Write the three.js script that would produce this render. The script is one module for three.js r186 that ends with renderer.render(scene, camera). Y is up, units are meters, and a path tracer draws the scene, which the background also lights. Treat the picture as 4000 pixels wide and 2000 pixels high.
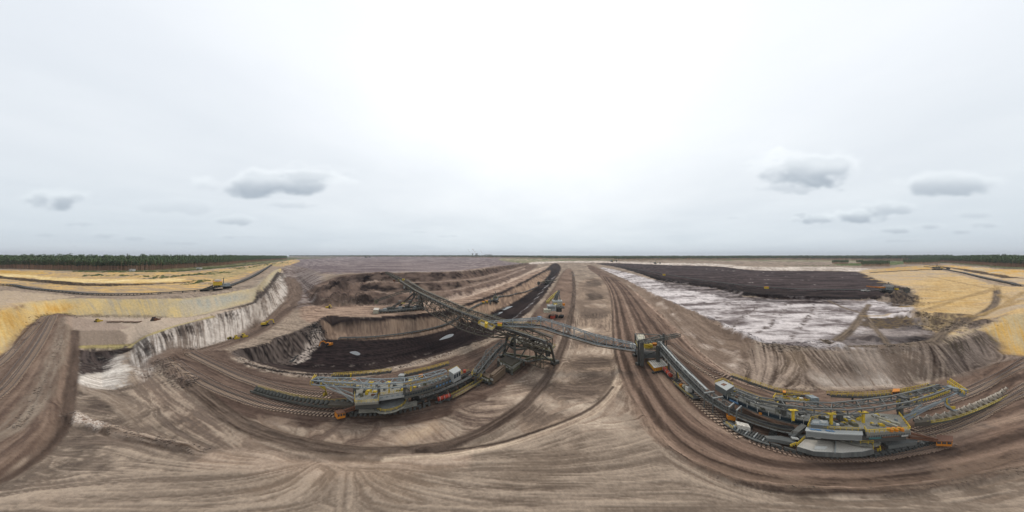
import * as THREE from 'three';
import { mergeGeometries } from 'three/addons/utils/BufferGeometryUtils.js';

// ---------------------------------------------------------------- camera, sky, sun, exposure
const EYE = 72;                                   // metres above the working platform of the mine
const scene = new THREE.Scene();
const camera = new THREE.PerspectiveCamera(90, 2, 0.5, 60000);
camera.position.set(0, EYE, 0);
camera.lookAt(0, EYE, -100);
const renderer = new THREE.WebGLRenderer({ antialias: true });
renderer.toneMapping = THREE.LinearToneMapping;
renderer.toneMappingExposure = 1.0;
renderer.shadowMap.enabled = true;

const sun = new THREE.DirectionalLight(0xfff4e6, 1.35);
sun.position.set(60, 390, -420);
sun.target.position.set(0, 0, -150);
sun.castShadow = true;
sun.shadow.radius = 24;
Object.assign(sun.shadow.camera, { left: -600, right: 600, top: 600, bottom: -600, near: 1, far: 2000 });
scene.add(sun, sun.target);

// ---------------------------------------------------------------- small maths
const lin = v => (v /= 255) <= 0.04045 ? v / 12.92 : Math.pow((v + 0.055) / 1.055, 2.4);
const RGB = (r, g, b) => { const c = [lin(r), lin(g), lin(b)], L = c[0] * 0.3 + c[1] * 0.59 + c[2] * 0.11, k = Math.pow(L, 0.18) * 0.99; return c.map(v => v * k); };
const clamp = (x, a = 0, b = 1) => x < a ? a : x > b ? b : x;
const mix = (a, b, t) => a + (b - a) * t;
const step01 = (a, b, x) => { const t = clamp((x - a) / (b - a)); return t * t * (3 - 2 * t); };
let seedState = 12345;
const rnd = (a = 0, b = 1) => { seedState = (seedState * 1664525 + 1013904223) >>> 0; return a + (b - a) * seedState / 4294967296; };
function hash2(x, y) { let h = Math.imul(x, 374761393) + Math.imul(y, 668265263) | 0; h = Math.imul(h ^ (h >>> 13), 1274126177); return ((h ^ (h >>> 16)) >>> 0) / 4294967296; }
function vnoise(x, y) {
  const xi = Math.floor(x), yi = Math.floor(y); let fx = x - xi, fy = y - yi;
  fx = fx * fx * (3 - 2 * fx); fy = fy * fy * (3 - 2 * fy);
  const a = hash2(xi, yi), b = hash2(xi + 1, yi), c = hash2(xi, yi + 1), d = hash2(xi + 1, yi + 1);
  return a + (b - a) * fx + (c - a) * fy + (a - b - c + d) * fx * fy;
}
function fbm(x, y, n = 4) { let s = 0, a = 0.5, t = 0; for (let i = 0; i < n; i++) { s += a * vnoise(x, y); t += a; a *= 0.5; x = x * 2.03 + 17.3; y = y * 2.03 - 9.1; } return s / t; }

// ---------------------------------------------------------------- sky: thin bright overcast with a few grey cumulus clouds
{
  const w = 2048, h = 1024, data = new Float32Array(w * h * 4);
  // each cloud: bearing (tangent to the right of straight ahead), height (tangent), half width, half height, darkness
  const clouds = [[-0.93, 0.27, 0.21, 0.048, 1], [-0.80, 0.315, 0.13, 0.035, 0.3], [-1.78, 0.215, 0.115, 0.038, 0.85], [-1.08, 0.135, 0.07, 0.018, 0.55],
    [-1.3, 0.185, 0.14, 0.03, 0.22], [1.17, 0.315, 0.19, 0.07, 1], [1.10, 0.265, 0.12, 0.03, 0.45], [1.70, 0.27, 0.18, 0.045, 0.8], [1.36, 0.148, 0.10, 0.026, 0.95], [1.47, 0.178, 0.08, 0.03, 0.6],
    [1.18, 0.138, 0.08, 0.018, 0.8], [1.50, 0.098, 0.06, 0.012, 0.7], [1.75, 0.094, 0.04, 0.009, 0.5], [-0.26, 0.077, 0.05, 0.007, 0.35],
    [-0.36, 0.094, 0.03, 0.006, 0.25], [-1.58, 0.08, 0.05, 0.012, 0.35], [-1.47, 0.07, 0.05, 0.011, 0.35], [-2.2, 0.09, 0.08, 0.02, 0.5], [2.3, 0.2, 0.15, 0.04, 0.6], [-1.82, 0.082, 0.05, 0.008, 0.4], [-1.06, 0.075, 0.07, 0.008, 0.35], [-1.68, 0.125, 0.06, 0.01, 0.3], [-1.3, 0.05, 0.08, 0.006, 0.3], [1.63, 0.115, 0.05, 0.01, 0.5], [1.85, 0.12, 0.05, 0.012, 0.4], [1.5, 0.06, 0.09, 0.007, 0.35], [1.14, 0.16, 0.03, 0.012, 0.5], [-0.85, 0.2, 0.1, 0.016, 0.25], [0.87, 0.15, 0.03, 0.006, 0.25], [1.8, 0.16, 0.07, 0.012, 0.3]];
  const sd = new THREE.Vector3().copy(sun.position).normalize();
  for (let j = 0; j < h; j++) {
    const el = ((j + 0.5) / h - 0.5) * Math.PI, sy = Math.sin(el), ce = Math.cos(el);
    for (let i = 0; i < w; i++) {
      const az = ((i + 0.5) / w - 0.5) * 2 * Math.PI, dx = ce * Math.cos(az), dz = ce * Math.sin(az);
      const e = Math.max(0, sy);
      // horizon: pale blue-grey; above it: white cloud sheet, slightly blue higher up
      const t1 = step01(0, 0.22, e), t2 = step01(0.15, 0.5, e), t3 = step01(0.5, 1, e);
      let r = mix(mix(mix(0.71, 0.80, t1), 0.86, t2), 0.80, t3), g = mix(mix(mix(0.79, 0.855, t1), 0.905, t2), 0.88, t3), b = mix(mix(mix(0.85, 0.91, t1), 0.965, t2), 0.985, t3);
      const q = 1 / (0.12 + e), n = fbm(dx * q * 1.3 + 40, dz * q * 1.3 + 11, 5), n2 = fbm(dx * q * 4 + 9, dz * q * 4 + 3, 4);
      const veil = (n - 0.5) * 0.15 + (n2 - 0.5) * 0.04;
      r *= 1 + veil; g *= 1 + veil * 0.86; b *= 1 + veil * 0.7;
      // brighter, whiter round the veiled sun
      const cs = Math.max(0, dx * sd.x + sy * sd.y + dz * sd.z), glow = 0.26 * Math.pow(cs, 5) + 0.10 * Math.pow(cs, 20);
      r += glow * 1.06; g += glow; b += glow * 0.86;
      if (dz < -0.05 && sy > 0) {
        const u = dx / -dz, v = sy / -dz;
        for (const [cx, cy, a, c, k] of clouds) {
          const px = (u - cx) / a, py = (v - cy) / c;
          if (px * px + py * py > 5) continue;
          const ww = fbm(u / a * 1.9 + cx * 31, v / a * 3.2 + cy * 57, 5) - 0.5, d = px * px * 0.9 + py * py * (py < 0 ? 1.5 : 0.85) + ww * 3.4;
          const m = 1 - step01(0.1, 1.25, d), low = clamp(0.56 - py * 0.55 + ww * 0.8);
          const dark = m * k * (0.2 + 0.75 * low);
          r = r * (1 - dark) + dark * 0.33; g = g * (1 - dark) + dark * 0.40; b = b * (1 - dark) + dark * 0.48;
          const rim = (1 - step01(0.9, 2.1, d)) * step01(-0.15, 0.75, py) * 0.09 * k;
          r += rim; g += rim; b += rim * 0.9;
        }
      }
      if (sy < 0) { const k = step01(0, -0.1, sy); r = mix(r, 0.26, k); g = mix(g, 0.22, k); b = mix(b, 0.19, k); }
      const o = (j * w + i) * 4; data[o] = r; data[o + 1] = g; data[o + 2] = b; data[o + 3] = 1;
    }
  }
  const sky = new THREE.DataTexture(data, w, h, THREE.RGBAFormat, THREE.FloatType);
  sky.mapping = THREE.EquirectangularReflectionMapping; sky.magFilter = sky.minFilter = THREE.LinearFilter; sky.needsUpdate = true;
  scene.background = sky; scene.environment = sky;
}

// ---------------------------------------------------------------- terrain survey
// The mine was surveyed along sight lines: a bearing b (thousandths to the right, 2000 = straight ahead) and a dip y (1000 = level).
// Each bearing holds twelve break points, near to far: [dip, ground height].
const SURVEY = {
  '-900': [[3600, 0], [1880, 1], [1650, 3], [1500, 6], [1440, 9], [1260, 28.5], [1130, 30], [1106, 34], [1092, 35], [1066, 39], [1052, 42], [1004, 42]],
  0: [[3600, 0], [1880, 1], [1600, 4], [1450, 7], [1372, 9], [1214, 28.5], [1116, 30], [1096, 34], [1085, 35], [1062, 39], [1051, 42], [1004, 42]],
  110: [[3600, 0], [1860, 1], [1560, 3], [1400, 8], [1290, 12], [1186, 27], [1129, 29], [1097, 34], [1086, 35], [1065, 39.5], [1053, 42], [1004, 42]],
  250: [[3600, 0], [1850, 0], [1500, 3], [1300, 10], [1226, 15], [1166, 26], [1138, 28.5], [1100, 34], [1092, 35], [1070, 40], [1058, 42], [1004, 42]],
  400: [[3600, 0], [1825, 0], [1450, 3], [1330, 8], [1238, 14.5], [1165, 26.5], [1148, 28.2], [1108, 33], [1099, 34], [1073, 39.5], [1061, 42], [1004, 42]],
  500: [[3600, 0], [1800, 0], [1425, 2], [1360, 7], [1240, 15], [1168, 27], [1153, 28], [1112, 33], [1104, 34], [1075, 39], [1062, 42], [1004, 42]],
  600: [[3600, 0], [1800, 0], [1450, 0.5], [1300, 15], [1239, 16.5], [1167, 28], [1150, 29], [1110, 33.5], [1102, 34], [1076, 39], [1061, 42], [1004, 42]],
  750: [[3600, 0], [1800, 0], [1372, 2], [1258, 17.7], [1236, 18.2], [1162, 29], [1140, 29.8], [1105, 34], [1100, 34.5], [1075, 38.5], [1058, 42], [1004, 42]],
  900: [[3600, 0], [1800, 0], [1322, 1], [1212, 20], [1200, 20.5], [1146, 31.5], [1112, 32], [1078, 35], [1073, 35.6], [1055, 39.5], [1045, 42], [1004, 42]],
  1000: [[3600, 0], [1800, 0], [1278, 1], [1183, 21], [1172, 21.5], [1122, 33], [1090, 33.5], [1060, 37], [1057, 37.3], [1045, 39.5], [1034, 42], [1004, 42]],
  1050: [[3600, 0], [1800, 0], [1226, 2], [1137, 20], [1130, 21], [1068, 33], [1058, 34], [1045, 36.5], [1042, 37], [1034, 39.5], [1026, 42], [1004, 42]],
  1100: [[3600, 0], [1800, 0], [1176, 3], [1066, 24], [1061, 25], [1048, 33], [1040, 34], [1034, 36.5], [1033, 37], [1028, 39], [1022, 42], [1004, 42]],
  1160: [[3600, 0], [1800, 0], [1210, 0], [1130, 9], [1115, 11], [1100, 13], [1085, 16], [1075, 19], [1065, 22], [1050, 27], [1035, 32], [1004, 40]],
  1250: [[3600, 0], [1800, 0], [1300, 0], [1197, 0], [1190, 1.5], [1160, 11], [1152, 11.5], [1120, 22], [1111, 23], [1080, 32], [1062, 36], [1004, 38]],
  1380: [[3600, 0], [1800, 0], [1350, 0], [1197, 0], [1192, 1], [1155, 11.5], [1148, 12], [1110, 24], [1104, 24.7], [1072, 38], [1066, 39], [1004, 39]],
  1500: [[3600, 0], [1800, 0], [1350, 0], [1192, 0], [1187, 1], [1150, 11], [1145, 11.5], [1108, 24], [1103, 24.7], [1066, 40], [1061, 40], [1004, 40]],
  1750: [[3600, 0], [1800, 0], [1400, 0], [1200, 0], [1172, 1], [1140, 11], [1133, 11.5], [1103, 23], [1098, 23.5], [1063, 39], [1059, 40], [1004, 40]],
  1950: [[3600, 0], [1800, 0], [1300, 0], [1150, 0], [1116, 1], [1090, 10], [1085, 10.5], [1066, 20], [1063, 20.5], [1042, 35], [1039, 36], [1004, 38]],
  2080: [[3600, 0], [1800, 0], [1200, 0], [1090, 0], [1060, 1], [1048, 8], [1046, 8.5], [1036, 16], [1034, 16.5], [1025, 27], [1022, 28], [1004, 37]],
  2200: [[3600, 0], [1800, 0], [1200, 0], [1070, 0], [1045, 1], [1038, 4], [1034, 8], [1030, 12], [1027, 15], [1022, 20], [1018, 24], [1004, 36]],
  2400: [[3600, 0], [1800, 0], [1300, 0], [1100, 0], [1058, 4], [1051, 6], [1044, 8.5], [1038, 11], [1028, 18], [1024, 22], [1018, 26], [1004, 36]],
  2600: [[3600, 0], [1800, 0], [1400, 0], [1230, 1], [1178, 8], [1100, 9], [1092, 13], [1070, 16], [1040, 20], [1034, 25], [1028, 28], [1004, 36]],
  2800: [[3600, 0], [1800, 0], [1480, 0], [1360, 1], [1268, 9.5], [1128, 10], [1117, 14], [1090, 16], [1042, 22], [1033, 28], [1028, 29], [1004, 37]],
  2950: [[3600, 0], [1800, 0], [1488, 0], [1345, 12], [1328, 12.5], [1162, 13], [1148, 17], [1110, 19], [1058, 23], [1044, 29], [1040, 30], [1004, 38]],
  3250: [[3600, 0], [1800, 0], [1512, 0], [1376, 13], [1356, 14], [1172, 15], [1160, 18], [1110, 20], [1058, 24], [1044, 30], [1040, 31], [1004, 40]],
  3500: [[3600, 0], [1800, 0], [1503, 0], [1366, 13], [1346, 14.5], [1200, 17], [1140, 19], [1100, 21], [1062, 25], [1042, 31], [1032, 36], [1004, 42]],
  3700: [[3600, 0], [1800, 0], [1470, 0], [1345, 13], [1320, 15], [1200, 19], [1130, 22], [1080, 25], [1058, 28], [1042, 33], [1030, 39], [1004, 42]],
  3850: [[3600, 0], [1800, 0], [1430, 1], [1297, 16], [1270, 18], [1200, 21], [1105, 27], [1088, 30], [1072, 32], [1053, 38], [1042, 42], [1004, 42]],
  4000: [[3600, 0], [1880, 0.5], [1384, 8], [1228, 26], [1210, 28], [1160, 29], [1117, 30], [1097, 34], [1086, 35], [1062, 39], [1051, 42], [1004, 42]],
  4900: [[3600, 0], [1880, 1], [1440, 9], [1260, 27.5], [1240, 28.5], [1190, 29], [1130, 30], [1106, 34], [1092, 35], [1066, 39], [1052, 42], [1004, 42]],
};
const bearings = Object.keys(SURVEY).map(Number).sort((a, b) => a - b);
function hermite(xs, ys, x) {                      // monotone cubic through the survey
  let i = 0; while (i < xs.length - 2 && x > xs[i + 1]) i++;
  const h = xs[i + 1] - xs[i], s = (ys[i + 1] - ys[i]) / h;
  const slope = k => { if (k <= 0 || k >= xs.length - 1) return 0; const a = (ys[k] - ys[k - 1]) / (xs[k] - xs[k - 1]), b = (ys[k + 1] - ys[k]) / (xs[k + 1] - xs[k]); return a * b <= 0 ? 0 : 2 * a * b / (a + b); };
  const t = clamp((x - xs[i]) / h), t2 = t * t, t3 = t2 * t;
  return (2 * t3 - 3 * t2 + 1) * ys[i] + (t3 - 2 * t2 + t) * h * slope(i) + (3 * t2 - 2 * t3) * ys[i + 1] + (t3 - t2) * h * slope(i + 1);
}
const LINES = 12, lineY = [], lineH = [];
for (let l = 0; l < LINES; l++) { lineY.push(bearings.map(b => SURVEY[b][l][0])); lineH.push(bearings.map(b => SURVEY[b][l][1])); }
const profileCache = new Map();
function profile(b) {                              // depth and height of each break point on one bearing
  const key = Math.round(b * 2);
  let p = profileCache.get(key); if (p) return p;
  const d = new Float64Array(LINES + 1), h = new Float64Array(LINES + 1);
  for (let l = 0; l < LINES; l++) {
    h[l] = hermite(bearings, lineH[l], key / 2); const y = hermite(bearings, lineY[l], key / 2);
    d[l] = (EYE - h[l]) * 1000 / (y - 1000); if (l && d[l] < d[l - 1] + 0.5) d[l] = d[l - 1] + 0.5;
  }
  d[LINES] = 30000; h[LINES] = h[LINES - 1];
  p = { d, h }; profileCache.set(key, p); return p;
}
function sight(b, y) {                             // where a sight line meets the surveyed ground: [x, z]
  const { d, h } = profile(b), k = (y - 1000) / 1000; let l = 0;
  while (l < LINES - 1 && (EYE - h[l + 1]) / d[l + 1] > k) l++;
  const dh = h[l + 1] - h[l], dd = d[l + 1] - d[l], t = clamp((EYE - h[l] - k * d[l]) / (dh + k * dd));
  const D = d[l] + dd * t; return [D * (b - 2000) / 1000, -D];
}
const level = (b, y, h) => { const D = (EYE - h) * 1000 / (y - 1000); return [D * (b - 2000) / 1000, -D]; };
function baseHeight(x, z) {
  const D = -z, { d, h } = profile(2000 + 1000 * x / D); let l = 0;
  while (l < LINES - 1 && D > d[l + 1]) l++;
  return h[l] + (h[l + 1] - h[l]) * clamp((D - d[l]) / (d[l + 1] - d[l]));
}
function curve(pts, closed = false, n = 6) {       // Catmull-Rom through survey points
  const out = [], N = pts.length, P = i => closed ? pts[(i + N) % N] : pts[clamp(i, 0, N - 1)];
  for (let i = 0; i < (closed ? N : N - 1); i++) for (let k = 0; k < n; k++) {
    const t = k / n, a = P(i - 1), b = P(i), c = P(i + 1), d = P(i + 2), q = j => 0.5 * (2 * b[j] + (c[j] - a[j]) * t + (2 * a[j] - 5 * b[j] + 4 * c[j] - d[j]) * t * t + (3 * b[j] - a[j] - 3 * c[j] + d[j]) * t * t * t);
    out.push([q(0), q(1)]);
  }
  if (!closed) out.push(pts[N - 1].slice()); return out;
}
class Area {                                       // a patch of ground with an outline
  constructor(pts) { this.p = pts; this.x0 = Math.min(...pts.map(p => p[0])); this.x1 = Math.max(...pts.map(p => p[0])); this.z0 = Math.min(...pts.map(p => p[1])); this.z1 = Math.max(...pts.map(p => p[1])); }
  inside(x, z, reach) {                            // signed distance, positive inside
    if (x < this.x0 - reach || x > this.x1 + reach || z < this.z0 - reach || z > this.z1 + reach) return -1e9;
    const p = this.p; let best = 1e18, c = false;
    for (let i = 0, j = p.length - 1; i < p.length; j = i++) {
      const ax = p[j][0], az = p[j][1], bx = p[i][0], bz = p[i][1], ex = bx - ax, ez = bz - az;
      const t = clamp(((x - ax) * ex + (z - az) * ez) / (ex * ex + ez * ez + 1e-9)), qx = ax + ex * t - x, qz = az + ez * t - z, dd = qx * qx + qz * qz;
      if (dd < best) best = dd;
      if ((az > z) !== (bz > z) && x < ax + (z - az) / (bz - az) * ex) c = !c;
    }
    return c ? Math.sqrt(best) : -Math.sqrt(best);
  }
}
class Strip {                                      // a road, berm, seam: a line with a width
  constructor(pts, w0, w1 = w0) {
    this.p = pts; this.w0 = w0; this.w1 = w1; this.s = [0]; const m = Math.max(w0, w1) * 1.5 + 3;
    for (let i = 1; i < pts.length; i++) this.s.push(this.s[i - 1] + Math.hypot(pts[i][0] - pts[i - 1][0], pts[i][1] - pts[i - 1][1]));
    this.len = this.s[this.s.length - 1];
    this.box = []; for (let i = 1; i < pts.length; i++) this.box.push([Math.min(pts[i][0], pts[i - 1][0]) - m, Math.max(pts[i][0], pts[i - 1][0]) + m, Math.min(pts[i][1], pts[i - 1][1]) - m, Math.max(pts[i][1], pts[i - 1][1]) + m]);
    this.x0 = Math.min(...this.box.map(b => b[0])); this.x1 = Math.max(...this.box.map(b => b[1])); this.z0 = Math.min(...this.box.map(b => b[2])); this.z1 = Math.max(...this.box.map(b => b[3]));
  }
  near(x, z) {                                     // [distance across (signed), distance along, half width] or null
    if (x < this.x0 || x > this.x1 || z < this.z0 || z > this.z1) return null;
    let best = 1e18, r = null;
    for (let i = 1; i < this.p.length; i++) {
      const b = this.box[i - 1]; if (x < b[0] || x > b[1] || z < b[2] || z > b[3]) continue;
      const ax = this.p[i - 1][0], az = this.p[i - 1][1], ex = this.p[i][0] - ax, ez = this.p[i][1] - az, L2 = ex * ex + ez * ez + 1e-9;
      const t = clamp(((x - ax) * ex + (z - az) * ez) / L2), qx = x - ax - ex * t, qz = z - az - ez * t, dd = qx * qx + qz * qz;
      if (dd < best) { best = dd; const s = this.s[i - 1] + t * Math.sqrt(L2); r = [Math.sqrt(dd) * (ex * qz - ez * qx > 0 ? 1 : -1), s, mix(this.w0, this.w1, s / this.len)]; }
    }
    return r;
  }
}
const toGround = pts => pts.map(p => sight(p[0], p[1]));
const areaAt = (pts, n = 6) => new Area(toGround(curve(pts, true, n)));
const stripAt = (pts, w0, w1) => new Strip(toGround(curve(pts, false, 6)), w0, w1);
const floorAt = (pts, h) => new Area(curve(pts, true, 5).map(p => level(p[0], p[1], h)));
const floorStrip = (pts, h, w0, w1) => new Strip(curve(pts, false, 5).map(p => level(p[0], p[1], h)), w0, w1);

// ---------------------------------------------------------------- cuts and banks on top of the survey
const PIT = 14;                                    // depth of the coal cut below the platform
const coalCut = new Area(curve([[905, 1378], [1000, 1425], [1120, 1452], [1250, 1462], [1420, 1455], [1600, 1418], [1760, 1372], [1900, 1322], [2010, 1262], [2095, 1190], [2150, 1120], [2185, 1065], [2190, 1042], [2165, 1035], [2135, 1050], [2080, 1080],
  [1990, 1128], [1880, 1175], [1740, 1210], [1560, 1232], [1400, 1238], [1305, 1232], [1262, 1240], [1225, 1262], [1120, 1310], [1010, 1352]], true).map(p => level(p[0], p[1], 0)));
const banks = [                                    // [strip or area, rise, slope width]
  { a: areaAt([[60, 1320], [120, 1262], [190, 1232], [265, 1232], [285, 1262], [278, 1400], [268, 1520], [245, 1650], [180, 1740], [90, 1815], [0, 1868], [-200, 1930], [-700, 2000], [-800, 1560], [-250, 1480], [0, 1392]]), rise: 2.6, w: 4 },
  { a: areaAt([[298, 1350], [494, 1348], [496, 1400], [500, 1450], [515, 1520], [400, 1530], [284, 1520], [288, 1430]], 1), rise: -4, w: 12 },
  { s: stripAt([[2330, 1046], [2420, 1085], [2510, 1130], [2600, 1176], [2700, 1220], [2800, 1266], [2900, 1312], [2980, 1338]], 5), rise: 2.2 },
  { s: stripAt([[2399, 1330], [2410, 1430], [2469, 1568], [2609, 1750], [2760, 1835], [2873, 1880], [3199, 1922], [3572, 1912], [4000, 1832]], 1.6), rise: 0.9 },
  { s: stripAt([[2480, 1140], [2600, 1245], [2760, 1400], [2850, 1470], [2960, 1508]], 2.2), rise: 0.8 },
  { s: stripAt([[2240, 1180], [2255, 1290], [2220, 1400], [2140, 1530], [2030, 1630], [1900, 1705], [1700, 1752], [1500, 1758], [1300, 1745], [1100, 1700], [960, 1640]], 1.1), rise: 0.5 },
  { s: stripAt([[1060, 1786], [1200, 1794], [1350, 1799], [1500, 1796], [1600, 1785]], 1.5), rise: -0.7 },
  { s: stripAt([[255, 1615], [330, 1655], [430, 1682], [560, 1716], [680, 1742], [800, 1760]], 2), rise: 1.3 },
  { s: stripAt([[690, 1478], [715, 1488], [745, 1490], [770, 1500]], 3.5), rise: 1.4 },
  { s: stripAt([[3560, 1375], [3580, 1420], [3590, 1480]], 4), rise: 1.6 },
  { s: stripAt([[2960, 1345], [3080, 1356], [3260, 1364], [3480, 1358], [3640, 1338]], 2.4), rise: 0.8 },
];
const heaps = [];                                  // dumped cones: x, z, radius, height
const heapAt = (b, y, r, h) => { const [x, z] = sight(b, y); heaps.push([x, z, r, h]); };
heapAt(3345, 1330, 3, 1.6); heapAt(3420, 1330, 5, 3); heapAt(3275, 1355, 5, 2.5); heapAt(3560, 1240, 14, 4); heapAt(3640, 1255, 16, 4); heapAt(3720, 1240, 18, 3.5); heapAt(3590, 1260, 9, 4); heapAt(3430, 1165, 14, 4); heapAt(3520, 1165, 16, 5); heapAt(3560, 1185, 10, 3);
heapAt(3500, 1160, 12, 4); heapAt(3850, 1262, 6, 2.5); heapAt(3400, 1175, 8, 2.4); heapAt(1265, 1210, 6, 2.5); heapAt(1290, 1236, 5, 2); heapAt(655, 1430, 4, 2); heapAt(670, 1455, 5, 2.2); heapAt(690, 1475, 5, 2); heapAt(640, 1415, 3, 1.6);
heapAt(1185, 1180, 10, 3); heapAt(1210, 1215, 9, 3); heapAt(1290, 1140, 26, 7); heapAt(1330, 1168, 18, 6); heapAt(1400, 1170, 20, 4); heapAt(1350, 1120, 28, 6); heapAt(1450, 1150, 26, 4); heapAt(1480, 1095, 30, 5); heapAt(1300, 1180, 15, 5);
for (let i = 0; i < 26; i++) heapAt(1280 + i * 28, 1185 - i * 1.5 - Math.max(0, i - 16) * 4, rnd(6, 12), rnd(1, 3));
for (let i = 0; i < 60; i++) { const b = rnd(2500, 3500), y = rnd(1190, 1330); if (y < 1060 + (b - 2400) * 0.33) continue; heapAt(b, y - 60, rnd(3, 9), rnd(0.5, 1.6)); }
const PONDS = [floorAt([[1948, 1204], [1975, 1199], [2002, 1196], [1990, 1203], [1968, 1211]], -14), floorAt([[1880, 1250], [1915, 1232], [1955, 1219], [1962, 1221], [1925, 1240], [1890, 1254]], -14), floorAt([[1112, 1402], [1130, 1390], [1165, 1386], [1160, 1392], [1152, 1405], [1135, 1414]], -14), floorAt([[1716, 1328], [1735, 1314], [1755, 1306], [1772, 1305], [1766, 1314], [1745, 1322]], -14), floorAt([[1365, 1376], [1390, 1372], [1408, 1382], [1395, 1388]], -14), floorAt([[2128, 1104], [2150, 1098], [2168, 1092], [2160, 1100], [2140, 1107]], -14)];
function relief(x, z, rough = true) {
  let h = baseHeight(x, z);
  const cut = coalCut.inside(x, z, 5);
  if (cut > 0) {
    const t = clamp(cut / mix(17, 34, step01(-190, -125, x))), wob = fbm(x * 0.05, z * 0.05, 3) - 0.5;
    h -= PIT * step01(0, 1, clamp(t + wob * 0.25 * t * (1 - t) * 4)) ; h = Math.max(h, -PIT);
  }
  for (const b of banks) {
    if (b.a) { const d = b.a.inside(x, z, 2); if (d > -2) h += b.rise * step01(-0.5, b.w, d); }
    else { const n = b.s.near(x, z); if (n) { const t = 1 - Math.abs(n[0]) / (n[2] * 1.4); if (t > 0) h += b.rise * step01(0, 0.8, t) * step01(0, 8, n[1]) * step01(0, 8, b.s.len - n[1]) * (0.7 + 0.6 * vnoise(n[1] * 0.2, 3)); } }
  }
  for (const [hx, hz, r, k] of heaps) { const dx = x - hx, dz = z - hz; if (dx > -r * 1.5 && dx < r * 1.5 && dz > -r * 1.5 && dz < r * 1.5) { const t = 1 - Math.hypot(dx, dz) / r + (vnoise(x * 0.35, z * 0.35) - 0.5) * 0.5; if (t > 0) h += k * Math.min(1, t * 1.35) * step01(0, 0.25, t); } }
  let still = 1;
  if (cut > 20) for (const p of PONDS) { const d = p.inside(x, z, 6); if (d > -6) { still = Math.min(still, step01(0, -6, d)); if (d > -3) h = mix(h, -PIT - 0.5, step01(-3, 1, d)); } }
  if (rough) {
    const D = -z; h += (fbm(x * 0.03, z * 0.03, 3) - 0.5) * Math.min(1.6, 0.25 + D * 0.0016) * 1.3 * still;
    h += (vnoise(x * 0.6, z * 0.6) - 0.5) * 0.14 * still;
  }
  return h;
}
const groundAt = (x, z) => relief(x, z, true);

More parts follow.
